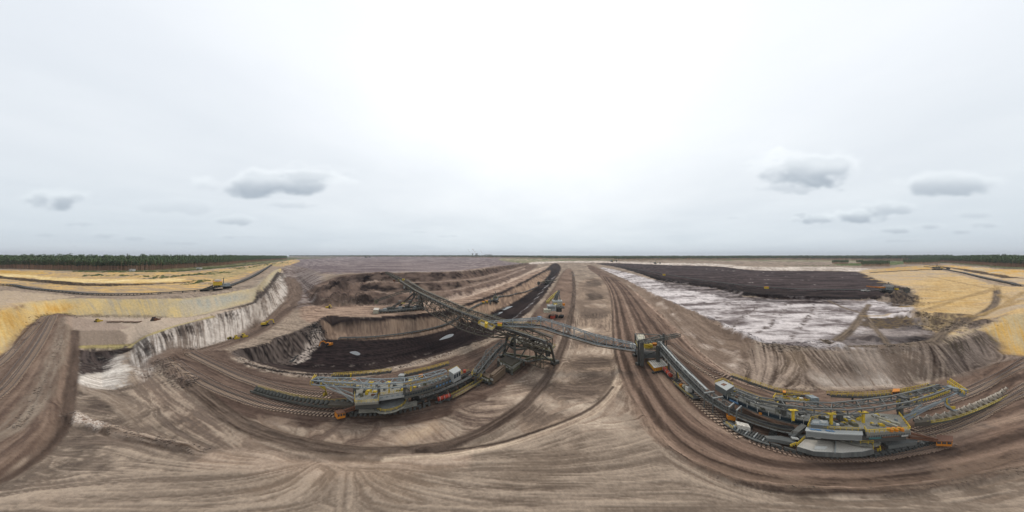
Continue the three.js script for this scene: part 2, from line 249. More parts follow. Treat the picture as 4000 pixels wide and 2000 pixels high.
// ---------------------------------------------------------------- comb marks: which way the graders, tracks and rain have drawn the soil near the machines
const platformRight = [[2330, 1060], [2400, 1150], [2470, 1300], [2540, 1430], [2650, 1580], [2790, 1700], [2960, 1780], [3200, 1815], [3500, 1800], [3750, 1740], [4000, 1650], [4300, 1540]];
const GUIDES = [platformRight,
  [[2390, 1165], [2402, 1382], [2469, 1568], [2609, 1755], [2873, 1887], [3199, 1930], [3572, 1918], [4000, 1832], [4300, 1760]],
  [[2480, 1140], [2600, 1250], [2760, 1410], [2960, 1520], [3250, 1560], [3600, 1530], [3850, 1440], [4000, 1370]],
  [[2600, 1400], [2750, 1560], [2950, 1690], [3300, 1740], [3650, 1690], [3900, 1580], [4100, 1480]],
  [[660, 1395], [760, 1480], [900, 1560], [1050, 1610], [1300, 1645], [1500, 1645], [1700, 1610], [1900, 1530], [2050, 1420], [2120, 1330], [2200, 1200], [2240, 1080]],
  [[700, 1390], [850, 1450], [1000, 1520], [1200, 1570], [1450, 1580], [1650, 1540], [1800, 1480], [1900, 1420], [2040, 1290], [2150, 1150]],
  [[960, 1400], [1100, 1460], [1300, 1480], [1500, 1465], [1700, 1420], [1900, 1350], [2050, 1260], [2150, 1150]],
  [[960, 1430], [1150, 1440], [1500, 1420], [1750, 1360], [1950, 1270], [2080, 1180]], [[1200, 1360], [1500, 1340], [1750, 1290], [1950, 1210], [2080, 1140]], [[1300, 1300], [1600, 1280], [1850, 1215], [2050, 1130]],
  [[770, 1520], [862, 1600], [986, 1675], [1173, 1730], [1359, 1761], [1545, 1766], [1732, 1755], [1918, 1668], [2073, 1560], [2150, 1450], [2210, 1330], [2240, 1150]],
  [[1400, 1790], [1732, 1780], [2042, 1718], [2229, 1650], [2340, 1590], [2400, 1500]],
  [[-300, 1960], [1000, 1985], [2000, 1985], [3000, 1985], [4300, 1975]],
  [[1000, 1840], [1250, 1850], [1150, 1940], [900, 1975], [500, 1990]].slice(1), [[1340, 1840], [1335, 1900], [1320, 1975]], [[1400, 1840], [1460, 1910], [1600, 1960], [1900, 1975]], [[1480, 1830], [1650, 1890], [1900, 1930], [2400, 1950]], [[1600, 1805], [1850, 1850], [2150, 1875], [2450, 1870]],
  [[1900, 1770], [2150, 1775], [2400, 1745], [2500, 1720]], [[1180, 1840], [1080, 1900], [850, 1940], [500, 1950], [200, 1945]], [[1050, 1830], [900, 1860], [650, 1880], [350, 1890]],
  [[2250, 1160], [2320, 1158], [2390, 1162]], [[2240, 1300], [2320, 1302], [2400, 1300]], [[2150, 1400], [2300, 1412], [2410, 1405]], [[2080, 1500], [2300, 1520], [2440, 1500]], [[2250, 1640], [2400, 1640], [2520, 1620]], [[1950, 1500], [2050, 1490], [2140, 1470]],
  [[1750, 1590], [1850, 1625], [1960, 1620]], [[1850, 1540], [1950, 1550], [2060, 1530]], [[1000, 1630], [990, 1690]], [[1180, 1655], [1150, 1720]], [[1380, 1665], [1370, 1740]], [[1560, 1660], [1610, 1740]], [[1690, 1640], [1760, 1710]],
  [[0, 1650], [120, 1480], [220, 1330], [262, 1240]], [[-100, 1800], [120, 1660], [220, 1480], [270, 1300]], [[-300, 1650], [0, 1450], [150, 1290]], [[0, 1860], [180, 1720], [255, 1560], [280, 1400]],
  [[250, 1720], [500, 1720], [750, 1780], [1000, 1800]], [[280, 1560], [400, 1555], [520, 1570]], [[300, 1620], [450, 1640], [560, 1600]], [[0, 1920], [300, 1880], [600, 1850]], [[290, 1420], [480, 1412]], [[290, 1460], [490, 1470]],
  [[520, 1460], [580, 1560], [700, 1670], [850, 1740]], [[600, 1480], [690, 1580], [800, 1650]], [[700, 1560], [850, 1640], [950, 1720]],
  [[2980, 1350], [2990, 1420], [2960, 1500]], [[3100, 1370], [3080, 1430], [3000, 1500]], [[3130, 1370], [3190, 1430], [3260, 1510]], [[3060, 1370], [3140, 1450], [3200, 1510]], [[3300, 1380], [3340, 1450], [3370, 1500]], [[3450, 1375], [3480, 1440], [3530, 1500]], [[3600, 1365], [3600, 1420], [3590, 1480]],
  [[3740, 1330], [3800, 1390], [3870, 1430]], [[3820, 1300], [3880, 1350], [3960, 1400]], [[3680, 1380], [3720, 1430], [3760, 1470]],
  [[2700, 1320], [2800, 1390], [2920, 1440]], [[2620, 1240], [2740, 1330], [2880, 1400]], [[2900, 1350], [2920, 1420], [2900, 1470]]];
const CELL = 0.42, GX0 = -560, GZ0 = -322, GW = Math.round(1120 / CELL), GH = Math.round(277 / CELL);
const comb = new Float32Array(GW * GH);
{
  const marks = [];
  for (const g of GUIDES) {
    const p = toGround(curve(g, false, 5));
    for (let i = 1; i < p.length; i++) {
      const dx = p[i][0] - p[i - 1][0], dz = p[i][1] - p[i - 1][1], L = Math.hypot(dx, dz), n = Math.max(1, Math.round(L / 8)), a = 2 * Math.atan2(dz, dx);
      for (let k = 0; k < n; k++) marks.push([p[i - 1][0] + dx * k / n, p[i - 1][1] + dz * k / n, Math.cos(a), Math.sin(a)]);
    }
  }
  const S = 12, cw = Math.ceil(GW / S) + 2, ch = Math.ceil(GH / S) + 2, cx = new Float32Array(cw * ch), cz = new Float32Array(cw * ch);
  for (let j = 0; j < ch; j++) for (let i = 0; i < cw; i++) {
    const x = GX0 + i * S * CELL, z = GZ0 + j * S * CELL; let sx = 0, sz = 0;
    for (const m of marks) { const dx = m[0] - x, dz = m[1] - z, w = 1 / (dx * dx + dz * dz + 4), w2 = w * w; sx += m[2] * w2; sz += m[3] * w2; }
    const a = Math.atan2(sz, sx) / 2; cx[j * cw + i] = Math.cos(a); cz[j * cw + i] = Math.sin(a);
  }
  const src = new Float32Array(GW * GH);
  for (let j = 0; j < GH; j++) for (let i = 0; i < GW; i++) src[j * GW + i] = hash2(i + 7, j + 3) * 0.75 + 0.3 * hash2((i >> 1) + 91, (j >> 1) + 55) + 0.32 * (hash2((i >> 2) + 9, (j >> 2) + 5) - 0.5);
  const R = 32; let lo = 0, s2 = 0;
  for (let j = 0; j < GH; j++) for (let i = 0; i < GW; i++) {
    let sum = 0, wsum = 0;
    for (const side of [-1, 1]) {
      let x = i, z = j, px = 0, pz = 0;
      for (let k = 0; k < R; k++) {
        const q = Math.min(ch - 1, z / S | 0) * cw + Math.min(cw - 1, x / S | 0); let vx = cx[q], vz = cz[q];
        if (k === 0) { px = vx * side; pz = vz * side; }
        if (vx * px + vz * pz < 0) { vx = -vx; vz = -vz; }
        px = vx; pz = vz; x += vx; z += vz;
        const xi = x + 0.5 | 0, zi = z + 0.5 | 0; if (x < 0 || z < 0 || xi >= GW || zi >= GH) break;
        sum += src[zi * GW + xi]; wsum++;
      }
    }
    const v = wsum ? sum / wsum : 0.5; comb[j * GW + i] = v; lo += v; s2 += v * v;
  }
  const m = lo / comb.length, sd = Math.sqrt(s2 / comb.length - m * m);
  for (let i = 0; i < comb.length; i++) comb[i] = clamp(0.5 + (comb[i] - m) / sd * 0.33);
}
function combAt(x, z) {
  const gx = (x - GX0) / CELL, gz = (z - GZ0) / CELL, i = gx | 0, j = gz | 0;
  if (gx < 0 || gz < 0 || i >= GW - 1 || j >= GH - 1) return -1;
  const fx = gx - i, fz = gz - j, o = j * GW + i;
  return mix(mix(comb[o], comb[o + 1], fx), mix(comb[o + GW], comb[o + GW + 1], fx), fz);
}
console.log('comb done');

// ---------------------------------------------------------------- soils: what lies on the ground, each with its outline
const SOIL = [];
// kinds: comb = drawn by graders; fall = washed down a slope; blot = patches; bed = thin beds along the strip
const soil = (shape, c1, c2, o = {}) => SOIL.push(Object.assign({ shape, c1: RGB(...c1), c2: RGB(...c2), kind: 'comb', edge: 2, wob: 3, f: 0.1, a: 1 }, o));
const WIDE = [[-900, 1060], [4900, 1060]];
// far dump plateau, forest plateau
soil(areaAt([[1130, 1030], [1240, 1068], [1400, 1066], [1600, 1063], [1800, 1060], [1950, 1042], [2080, 1026], [2150, 1020], [2150, 1005], [1130, 1005]]), [122, 108, 108], [150, 136, 132], { kind: 'bands', f: 0.02, edge: 8, wob: 12 });
soil(areaAt([[1100, 1060], [1135, 1040], [1240, 1062], [1260, 1120], [1230, 1190], [1180, 1200], [1120, 1180]]), [120, 103, 96], [160, 146, 138], { kind: 'bands', f: 0.05, edge: 8, wob: 10 });
soil(areaAt([[2060, 1030], [2200, 1019], [2500, 1017], [2900, 1019], [3200, 1022], [3500, 1024], [3560, 1019], [3560, 1004], [2060, 1004]]), [118, 122, 84], [168, 152, 128], { kind: 'bands', f: 0.012, edge: 25, wob: 30 });
soil(areaAt([[-900, 1052], [0, 1050], [250, 1057], [500, 1060], [750, 1056], [900, 1044], [1000, 1033], [1100, 1021], [1160, 1012], [1160, 1004], [-900, 1004]]), [88, 92, 60], [128, 120, 84], { kind: 'blot', f: 0.03, edge: 3, wob: 6 });
soil(areaAt([[3480, 1031], [3600, 1028], [3700, 1029], [3850, 1041], [4000, 1050], [4900, 1052], [4900, 1004], [3480, 1004]]), [88, 92, 60], [120, 116, 84], { kind: 'blot', f: 0.03, edge: 5, wob: 8 });
soil(areaAt([[3250, 1032], [3400, 1025], [3560, 1021], [3600, 1026], [3500, 1034], [3350, 1038]]), [92, 108, 62], [124, 128, 84], { kind: 'blot', f: 0.02, edge: 10, wob: 15 });
// left terraces of yellow sand
soil(areaAt([[-900, 1062], [0, 1053], [250, 1060], [500, 1063], [750, 1060], [900, 1047], [1000, 1036], [1090, 1024], [1150, 1014], [1170, 1022], [1110, 1040], [1060, 1046], [1000, 1080], [900, 1108], [750, 1136], [500, 1150], [250, 1138], [0, 1116], [-900, 1140]]), [204, 168, 110], [174, 150, 120], { kind: 'bands', f: 0.09, edge: 2, wob: 3 });
soil(areaAt([[-900, 1078], [0, 1068], [180, 1082], [350, 1090], [520, 1092], [700, 1088], [700, 1100], [520, 1104], [350, 1104], [180, 1095], [0, 1080], [-900, 1090]]), [214, 182, 122], [226, 200, 146], { kind: 'bands', f: 0.1, edge: 1.5, wob: 3 });
soil(areaAt([[0, 1056], [70, 1060], [170, 1064], [170, 1072], [70, 1072], [0, 1066]]), [206, 158, 70], [196, 164, 104], { kind: 'fall', edge: 1, wob: 4, a: 0.8 });
soil(areaAt([[800, 1070], [900, 1055], [1000, 1041], [1090, 1027], [1130, 1022], [1100, 1034], [1040, 1044], [960, 1066], [860, 1090]]), [150, 140, 98], [188, 164, 122], { kind: 'blot', f: 0.06, edge: 6, wob: 8, a: 0.8 });
soil(stripAt([[-600, 1075], [-100, 1076], [0, 1084], [100, 1092], [220, 1102], [330, 1112], [420, 1113], [550, 1111], [660, 1106], [726, 1102]], 7), [58, 48, 42], [112, 92, 66], { kind: 'blot', f: 0.2, edge: 1.2, wob: 3 });
soil(stripAt([[-600, 1118], [0, 1122], [100, 1133], [220, 1144], [340, 1152], [460, 1156], [600, 1154], [740, 1146], [840, 1128], [920, 1106], [1000, 1076], [1050, 1052], [1075, 1040]], 10, 14), [146, 128, 112], [168, 148, 128], { kind: 'bed', f: 0.5, edge: 2, wob: 2 });
soil(areaAt([[0, 1135], [120, 1145], [260, 1154], [260, 1164], [120, 1180], [0, 1208], [-400, 1240], [-400, 1140]]), [186, 164, 136], [206, 178, 122], { kind: 'bed', f: 0.2, edge: 2, wob: 5 });
// the long sand slope below the conveyor bench
soil(areaAt([[-900, 1265], [0, 1215], [100, 1188], [250, 1167], [400, 1166], [500, 1169], [650, 1166], [750, 1163], [850, 1150], [940, 1135], [1000, 1123], [1040, 1085], [1070, 1060], [1095, 1049], [1098, 1058], [1075, 1090], [1050, 1130], [1000, 1172], [900, 1200], [750, 1236], [600, 1240], [400, 1238], [250, 1228], [160, 1248], [110, 1290], [50, 1336], [0, 1372], [-200, 1435], [-900, 1445]]), [206, 180, 128], [188, 170, 138], { kind: 'fall', f: 1, edge: 1.5, wob: 1 });
soil(areaAt([[-900, 1270], [-100, 1235], [0, 1222], [100, 1195], [230, 1180], [290, 1200], [230, 1228], [160, 1248], [110, 1290], [50, 1336], [0, 1372], [-200, 1435], [-900, 1445]]), [200, 158, 86], [210, 178, 114], { kind: 'fall', f: 1, edge: 12, wob: 6 });
soil(areaAt([[700, 1180], [800, 1160], [900, 1148], [1000, 1130], [1045, 1090], [1075, 1062], [1090, 1055], [1070, 1095], [1045, 1132], [1000, 1168], [900, 1196], [780, 1225]]), [172, 166, 150], [186, 172, 148], { kind: 'fall', f: 1, edge: 10, wob: 5 });
soil(areaAt([[120, 1290], [128, 1252], [180, 1228], [262, 1222], [275, 1236], [200, 1240], [150, 1262], [140, 1300]]), [120, 104, 76], [160, 142, 96], { kind: 'blot', f: 0.3, edge: 1.2, wob: 3 });
soil(stripAt([[270, 1238], [350, 1236], [450, 1240], [560, 1242], [640, 1241]], 3), [128, 112, 92], [168, 150, 126], { kind: 'blot', f: 0.3, edge: 1.5, wob: 3, a: 0.8 });
// second bench and the grey slope with coal dust
soil(areaAt([[280, 1244], [400, 1240], [600, 1242], [750, 1238], [900, 1204], [1000, 1174], [1050, 1133], [1100, 1062], [1102, 1068], [1060, 1136], [1000, 1184], [900, 1214], [750, 1260], [650, 1288], [560, 1325], [500, 1365], [470, 1300], [290, 1288]]), [186, 166, 146], [160, 140, 122], { kind: 'bed', f: 0.3, edge: 1.5, wob: 3 });
soil(stripAt([[900, 1206], [960, 1192], [1005, 1176], [1020, 1160], [1040, 1142], [1075, 1098], [1096, 1066]], 3, 6), [62, 54, 50], [110, 98, 90], { kind: 'blot', f: 0.3, edge: 1.2, wob: 3 });
soil(areaAt([[497, 1366], [560, 1322], [650, 1286], [750, 1258], [900, 1212], [1000, 1183], [1050, 1138], [1085, 1085], [1104, 1066], [1120, 1090], [1125, 1140], [1108, 1180], [1060, 1226], [1000, 1274], [900, 1322], [800, 1355], [700, 1385], [640, 1420], [600, 1470], [560, 1500], [515, 1450]]), [200, 188, 176], [150, 136, 124], { kind: 'fall', f: 1, edge: 1.5, wob: 2 });
soil(areaAt([[500, 1363], [560, 1319], [650, 1283], [750, 1255], [900, 1209], [1000, 1180], [1020, 1192], [1000, 1215], [900, 1256], [780, 1305], [650, 1345], [580, 1395], [520, 1430]]), [54, 46, 44], [96, 84, 76], { kind: 'dust', f: 1, edge: 10, wob: 6 });
soil(areaAt([[1035, 1150], [1060, 1120], [1100, 1068], [1110, 1085], [1080, 1130], [1050, 1175]]), [66, 58, 54], [110, 98, 90], { kind: 'dust', f: 1, edge: 8, wob: 6 });
soil(stripAt([[498, 1362], [560, 1319], [650, 1284], [750, 1256], [830, 1234]], 1.6), [188, 170, 116], [160, 140, 100], { kind: 'bed', f: 0.3, edge: 1, wob: 1 });
soil(areaAt([[520, 1430], [580, 1480], [660, 1530], [760, 1610], [900, 1690], [1060, 1760], [1000, 1800], [800, 1740], [650, 1650], [560, 1560]]), [150, 128, 110], [122, 104, 92], { kind: 'comb', edge: 6, wob: 6 });
// ground in the lower left
soil(areaAt([[280, 1500], [400, 1500], [520, 1500], [560, 1560], [580, 1620], [500, 1690], [380, 1660], [260, 1640]]), [74, 62, 56], [134, 117, 103], { kind: 'comb', edge: 8, wob: 8 });
soil(areaAt([[255, 1640], [420, 1690], [540, 1760], [440, 1850], [250, 1900], [0, 1930], [-300, 1940], [0, 1880], [150, 1780]]), [70, 59, 54], [126, 110, 97], { kind: 'comb', edge: 14, wob: 14 });
soil(areaAt([[300, 1290], [470, 1290], [484, 1340], [380, 1346], [296, 1344]]), [150, 132, 116], [172, 152, 136], { kind: 'bed', f: 0.3, edge: 1, wob: 1 });
soil(stripAt([[292, 1354], [390, 1352], [492, 1350]], 2.4), [176, 160, 108], [150, 132, 92], { kind: 'bed', f: 0.5, edge: 0.6, wob: 1 });
soil(stripAt([[290, 1372], [390, 1370], [494, 1370]], 3), [52, 43, 40], [72, 60, 54], { kind: 'bed', f: 0.5, edge: 0.6, wob: 1 });
soil(areaAt([[290, 1385], [494, 1380], [488, 1420], [505, 1470], [480, 1500], [370, 1504], [300, 1480], [284, 1440]]), [204, 194, 182], [160, 148, 138], { kind: 'comb', edge: 2, wob: 3 });
soil(areaAt([[284, 1376], [480, 1376], [440, 1392], [420, 1412], [440, 1424], [380, 1440], [300, 1472], [284, 1470]], 3), [44, 37, 36], [92, 80, 75], { kind: 'comb', edge: 4, wob: 9 });
soil(areaAt([[300, 1478], [400, 1440], [500, 1425], [510, 1480], [490, 1506], [380, 1508], [296, 1500]], 3), [222, 212, 200], [178, 166, 154], { kind: 'comb', edge: 3, wob: 6 });
soil(stripAt([[255, 1500], [330, 1515], [420, 1550], [500, 1600], [560, 1650], [640, 1700], [720, 1728]], 1.8, 3), [164, 146, 128], [140, 122, 106], { kind: 'bed', f: 0.8, edge: 1, wob: 1, a: 0.8 });
soil(stripAt([[253, 1618], [320, 1648], [400, 1672], [430, 1682]], 2.6, 1.2), [208, 194, 180], [150, 128, 112], { kind: 'blot', f: 0.5, edge: 0.8, wob: 1.5 });
soil(stripAt([[420, 1684], [540, 1716], [660, 1742], [800, 1766], [900, 1775]], 2.4), [116, 98, 84], [172, 152, 134], { kind: 'bed', f: 0.8, edge: 1, wob: 1.5 });
// track platform on the left
soil(areaAt([[60, 1322], [120, 1266], [190, 1234], [268, 1230], [290, 1262], [284, 1400], [272, 1520], [248, 1655], [182, 1746], [90, 1822], [0, 1876], [-200, 1938], [-800, 2010], [-900, 1560], [-250, 1480], [0, 1390]]), [112, 92, 80], [142, 120, 104], { kind: 'comb', edge: 1.2, wob: 1 });
soil(stripAt([[-200, 1840], [40, 1700], [140, 1590], [205, 1450], [240, 1330], [262, 1250]], 3), [150, 134, 118], [128, 110, 96], { kind: 'bed', f: 0.5, edge: 1.5, wob: 2 });
soil(stripAt([[-200, 1940], [0, 1880], [95, 1828], [186, 1752], [252, 1660], [276, 1530], [290, 1400], [294, 1290]], 1.8), [92, 76, 66], [110, 92, 80], { kind: 'bed', f: 0.5, edge: 0.8, wob: 0.6 });
soil(areaAt([[270, 1240], [360, 1248], [480, 1262], [490, 1285], [290, 1288]]), [166, 146, 130], [146, 126, 112], { kind: 'bed', f: 0.3, edge: 2, wob: 2 });
// floor between the slopes and the tan bench
soil(stripAt([[640, 1400], [760, 1378], [900, 1340], [1000, 1295], [1080, 1240], [1120, 1200], [1150, 1165], [1150, 1120], [1130, 1085]], 8, 12), [112, 94, 82], [138, 118, 104], { kind: 'bed', f: 0.5, edge: 2.5, wob: 3 });
soil(stripAt([[930, 1330], [1010, 1290], [1080, 1245], [1130, 1205], [1190, 1188], [1250, 1185], [1300, 1186]], 3, 4), [96, 80, 70], [116, 98, 86], { kind: 'bed', f: 0.8, edge: 1.2, wob: 1.5 });
soil(areaAt([[1180, 1200], [1300, 1193], [1500, 1190], [1700, 1178], [1800, 1160], [1950, 1120], [2080, 1065], [2180, 1040], [2180, 1048], [2080, 1088], [1980, 1135], [1870, 1180], [1740, 1214], [1560, 1236], [1300, 1238], [1230, 1262], [1180, 1240]]), [172, 146, 126], [140, 116, 100], { kind: 'bands', f: 0.12, edge: 3, wob: 3 });
soil(stripAt([[1640, 1190], [1760, 1170], [1880, 1137], [2000, 1094], [2080, 1060], [2140, 1040]], 7, 10), [204, 180, 160], [176, 152, 134], { kind: 'bed', f: 0.6, edge: 2, wob: 2 });
// dark spoil dumps in three lifts
soil(areaAt([[1190, 1150], [1240, 1110], [1320, 1080], [1400, 1068], [1600, 1064], [1800, 1060], [1950, 1041], [2080, 1025], [2100, 1030], [2080, 1052], [1950, 1110], [1750, 1166], [1600, 1184], [1500, 1187], [1390, 1192], [1290, 1192], [1240, 1180]]), [112, 93, 83], [136, 114, 100], { kind: 'blot', f: 0.025, edge: 4, wob: 8 });
soil(areaAt([[1230, 1140], [1320, 1090], [1400, 1070], [1600, 1067], [1800, 1063], [1950, 1044], [2060, 1028], [2000, 1044], [1900, 1068], [1750, 1094], [1600, 1102], [1500, 1104], [1400, 1108], [1300, 1150]]), [54, 44, 42], [112, 94, 84], { kind: 'blot', f: 0.022, edge: 6, wob: 14, a: 0.95 });
soil(areaAt([[1400, 1118], [1600, 1110], [1800, 1104], [1900, 1085], [1800, 1122], [1650, 1138], [1500, 1145]]), [60, 50, 46], [126, 106, 93], { kind: 'blot', f: 0.025, edge: 8, wob: 14, a: 0.85 });
soil(areaAt([[1330, 1172], [1450, 1160], [1600, 1168], [1600, 1182], [1420, 1192], [1330, 1190]]), [60, 50, 46], [118, 99, 88], { kind: 'blot', f: 0.03, edge: 6, wob: 8, a: 0.85 });
for (const p of [[[1360, 1108], [1450, 1106], [1560, 1104], [1700, 1101], [1840, 1090], [1950, 1066], [2050, 1040]], [[1400, 1150], [1520, 1146], [1650, 1141], [1770, 1133], [1880, 1106], [1960, 1084], [2050, 1050]], [[1270, 1066], [1400, 1063], [1600, 1059], [1800, 1056], [1950, 1038]]])
  soil(stripAt(p, 3.5, 6), [178, 156, 138], [140, 118, 104], { kind: 'bed', f: 0.6, edge: 2, wob: 3, a: 0.8 });
// coal cut
soil(coalCut, [52, 43, 41], [80, 67, 62], { kind: 'comb', edge: 1, wob: 3 });
soil(floorAt([[1000, 1418], [1150, 1446], [1350, 1444], [1550, 1420], [1750, 1372], [1900, 1320], [2020, 1250], [2100, 1170], [2160, 1090], [2185, 1060], [2150, 1062], [2060, 1110], [1960, 1165], [1850, 1210], [1700, 1260], [1500, 1287], [1330, 1290], [1260, 1310], [1180, 1370]], -14), [36, 29, 30], [64, 52, 50], { kind: 'comb', edge: 5, wob: 8 });
soil(areaAt([[1262, 1246], [1400, 1244], [1560, 1240], [1740, 1220], [1800, 1206], [1780, 1228], [1680, 1256], [1560, 1270], [1400, 1274], [1290, 1270]]), [150, 127, 108], [126, 105, 90], { kind: 'fall', f: 1, edge: 2, wob: 3 });
soil(areaAt([[1800, 1204], [1900, 1172], [1990, 1134], [2080, 1086], [2150, 1050], [2110, 1092], [2010, 1150], [1900, 1195], [1830, 1218]]), [170, 142, 118], [138, 114, 97], { kind: 'fall', f: 1, edge: 2, wob: 4 });
soil(areaAt([[905, 1376], [1010, 1350], [1120, 1308], [1225, 1260], [1252, 1268], [1210, 1310], [1130, 1360], [1040, 1398], [960, 1412]]), [50, 43, 41], [116, 103, 95], { kind: 'comb', edge: 3, wob: 5 });
soil(areaAt([[1160, 1330], [1205, 1296], [1240, 1266], [1258, 1272], [1228, 1308], [1190, 1340], [1150, 1352]]), [182, 168, 156], [76, 66, 62], { kind: 'blot', f: 0.16, edge: 2, wob: 4 });
soil(stripAt([[930, 1402], [1000, 1432], [1110, 1458], [1250, 1468], [1420, 1461], [1600, 1424], [1760, 1378]], 2.4), [176, 160, 144], [110, 92, 80], { kind: 'blot', f: 0.35, edge: 1.4, wob: 2, a: 0.9 });
soil(floorStrip([[1500, 1432], [1700, 1398], [1830, 1352], [1960, 1282], [2060, 1210], [2130, 1130], [2165, 1085]], -10, 3, 6), [196, 190, 188], [52, 44, 44], { kind: 'patchy', f: 0.2, edge: 1, wob: 3 });
soil(floorStrip([[1240, 1425], [1420, 1420], [1560, 1400], [1700, 1372]], -13, 2.5), [120, 108, 100], [52, 43, 42], { kind: 'patchy', f: 0.2, edge: 1, wob: 3 });
// platform of the left excavator
soil(areaAt([[655, 1392], [760, 1376], [880, 1368], [905, 1390], [960, 1424], [1100, 1466], [1250, 1477], [1450, 1468], [1650, 1424], [1800, 1384], [1900, 1345], [1990, 1300], [2060, 1250], [2130, 1170], [2170, 1110], [2200, 1060], [2230, 1050], [2245, 1100], [2225, 1220], [2180, 1320], [2110, 1400], [2040, 1470], [1900, 1556], [1700, 1632], [1500, 1660], [1300, 1664], [1050, 1630], [900, 1580], [760, 1490]]), [92, 75, 66], [122, 102, 89], { kind: 'comb', edge: 1.5, wob: 2 });
soil(areaAt([[2040, 1330], [2130, 1200], [2175, 1110], [2205, 1058], [2232, 1052], [2246, 1110], [2225, 1220], [2180, 1310], [2110, 1390], [2050, 1420]]), [148, 124, 107], [118, 97, 84], { kind: 'comb', edge: 4, wob: 4 });
soil(stripAt([[720, 1482], [860, 1562], [1020, 1620], [1250, 1655], [1500, 1652], [1700, 1622], [1880, 1554]], 3.5), [88, 71, 62], [106, 87, 76], { kind: 'bed', f: 0.5, edge: 1, wob: 1 });
soil(stripAt([[960, 1420], [1080, 1450], [1250, 1466], [1430, 1456]], 0.9), [52, 44, 40], [70, 58, 52], { kind: 'bed', f: 0.5, edge: 0.7, wob: 1 });
soil(areaAt([[620, 1420], [700, 1440], [780, 1510], [760, 1520], [700, 1500], [640, 1460]]), [112, 95, 84], [146, 126, 110], { kind: 'blot', f: 0.3, edge: 2, wob: 3 });
// roads across the foreground
soil(areaAt([[640, 1600], [760, 1690], [900, 1770], [760, 1760], [640, 1690], [560, 1620]]), [82, 70, 62], [122, 106, 94], { kind: 'comb', edge: 9, wob: 8 });
soil(areaAt([[1120, 1640], [1130, 1690], [1040, 1740], [980, 1700], [1000, 1640]]), [172, 152, 134], [146, 125, 108], { kind: 'comb', edge: 6, wob: 4, a: 0.8 });
soil(areaAt([[1250, 1665], [1440, 1668], [1600, 1660], [1700, 1650], [1780, 1690], [1700, 1740], [1500, 1752], [1300, 1742], [1200, 1720]]), [172, 150, 130], [134, 114, 99], { kind: 'comb', edge: 4, wob: 4 });
soil(areaAt([[1560, 1700], [1640, 1670], [1690, 1650], [1720, 1668], [1660, 1700], [1590, 1725]]), [192, 168, 142], [164, 140, 118], { kind: 'comb', edge: 3, wob: 3 });
soil(areaAt([[1780, 1600], [1900, 1560], [2040, 1490], [2110, 1420], [2180, 1330], [2225, 1220], [2240, 1130], [2256, 1130], [2250, 1260], [2210, 1380], [2130, 1510], [2020, 1610], [1900, 1690], [1820, 1680]]), [176, 154, 134], [120, 102, 90], { kind: 'comb', edge: 3, wob: 4 });
for (const p of [[[1345, 1645], [1310, 1675], [1260, 1710], [1230, 1712]], [[1480, 1655], [1465, 1690], [1420, 1720], [1370, 1728]]]) soil(stripAt(p, 1.8, 2.4), [112, 94, 82], [136, 116, 102], { kind: 'bed', f: 1, edge: 0.8, wob: 1 });
soil(stripAt([[740, 1500], [862, 1602], [986, 1676], [1173, 1731], [1359, 1760], [1545, 1764], [1732, 1748]], 3.2, 2.6), [88, 74, 64], [122, 105, 92], { kind: 'bed', f: 1, edge: 0.8, wob: 0.8 });
soil(stripAt([[1060, 1786], [1200, 1795], [1350, 1800], [1500, 1797], [1600, 1786]], 1.5), [80, 67, 59], [124, 106, 93], { kind: 'bed', f: 1, edge: 0.8, wob: 1 });
soil(stripAt([[820, 1790], [1000, 1800], [1250, 1822], [1450, 1822], [1650, 1805], [1800, 1790]], 4), [186, 164, 144], [160, 138, 119], { kind: 'comb', edge: 2.5, wob: 2 });
soil(areaAt([[1330, 1838], [1450, 1840], [1700, 1900], [1500, 1890], [1345, 1870], [1180, 1900], [1000, 1900], [1200, 1845]]), [170, 147, 125], [142, 122, 104], { kind: 'comb', edge: 6, wob: 4, a: 0.7 });
soil(areaAt([[2080, 1760], [2250, 1690], [2300, 1740], [2260, 1830], [2120, 1890], [1900, 1900], [1950, 1830]]), [132, 114, 98], [114, 98, 85], { kind: 'comb', edge: 5, wob: 4, a: 0.6 });
// middle strip of combed sand between the two platforms
soil(areaAt([[2256, 1120], [2300, 1090], [2370, 1090], [2390, 1165], [2402, 1300], [2410, 1440], [2380, 1540], [2300, 1610], [2180, 1680], [2060, 1700], [2020, 1640], [2130, 1530], [2220, 1400], [2258, 1270]]), [166, 144, 124], [126, 108, 94], { kind: 'comb', edge: 2, wob: 3 });
for (const [b, y] of [[2320, 1110], [2325, 1160], [2330, 1230], [2325, 1330], [2320, 1420], [2330, 1490], [2300, 1560], [2160, 1520], [2120, 1610]]) { const r = (y - 1000) * 0.09 + 6; soil(areaAt([[b - r * 2.2, y - r * 0.5], [b, y - r * 0.75], [b + r * 2, y - r * 0.3], [b + r * 1.6, y + r * 0.5], [b - r * 1.5, y + r * 0.55]]), [90, 77, 68], [132, 114, 100], { kind: 'comb', edge: 5, wob: 6, a: 0.9 }); }
for (const [b, y] of [[2330, 1195], [2290, 1290], [2350, 1375], [2280, 1380], [2180, 1470], [2240, 1590], [2390, 1600], [2060, 1560], [2340, 1660]]) { const r = (y - 1000) * 0.07 + 5; soil(areaAt([[b - r * 2, y - r * 0.25], [b, y - r * 0.5], [b + r * 1.8, y - r * 0.2], [b + r * 1.4, y + r * 0.3], [b - r * 1.2, y + r * 0.35]]), [214, 194, 172], [168, 147, 128], { kind: 'comb', edge: 5, wob: 7, a: 0.8 }); }
soil(stripAt([[1640, 1758], [1732, 1745], [1850, 1705], [1918, 1668], [2010, 1610], [2073, 1555], [2150, 1455], [2205, 1330], [2236, 1200], [2242, 1110], [2235, 1060]], 2.8, 5), [86, 72, 63], [116, 99, 87], { kind: 'bed', f: 0.9, edge: 0.9, wob: 0.8 });
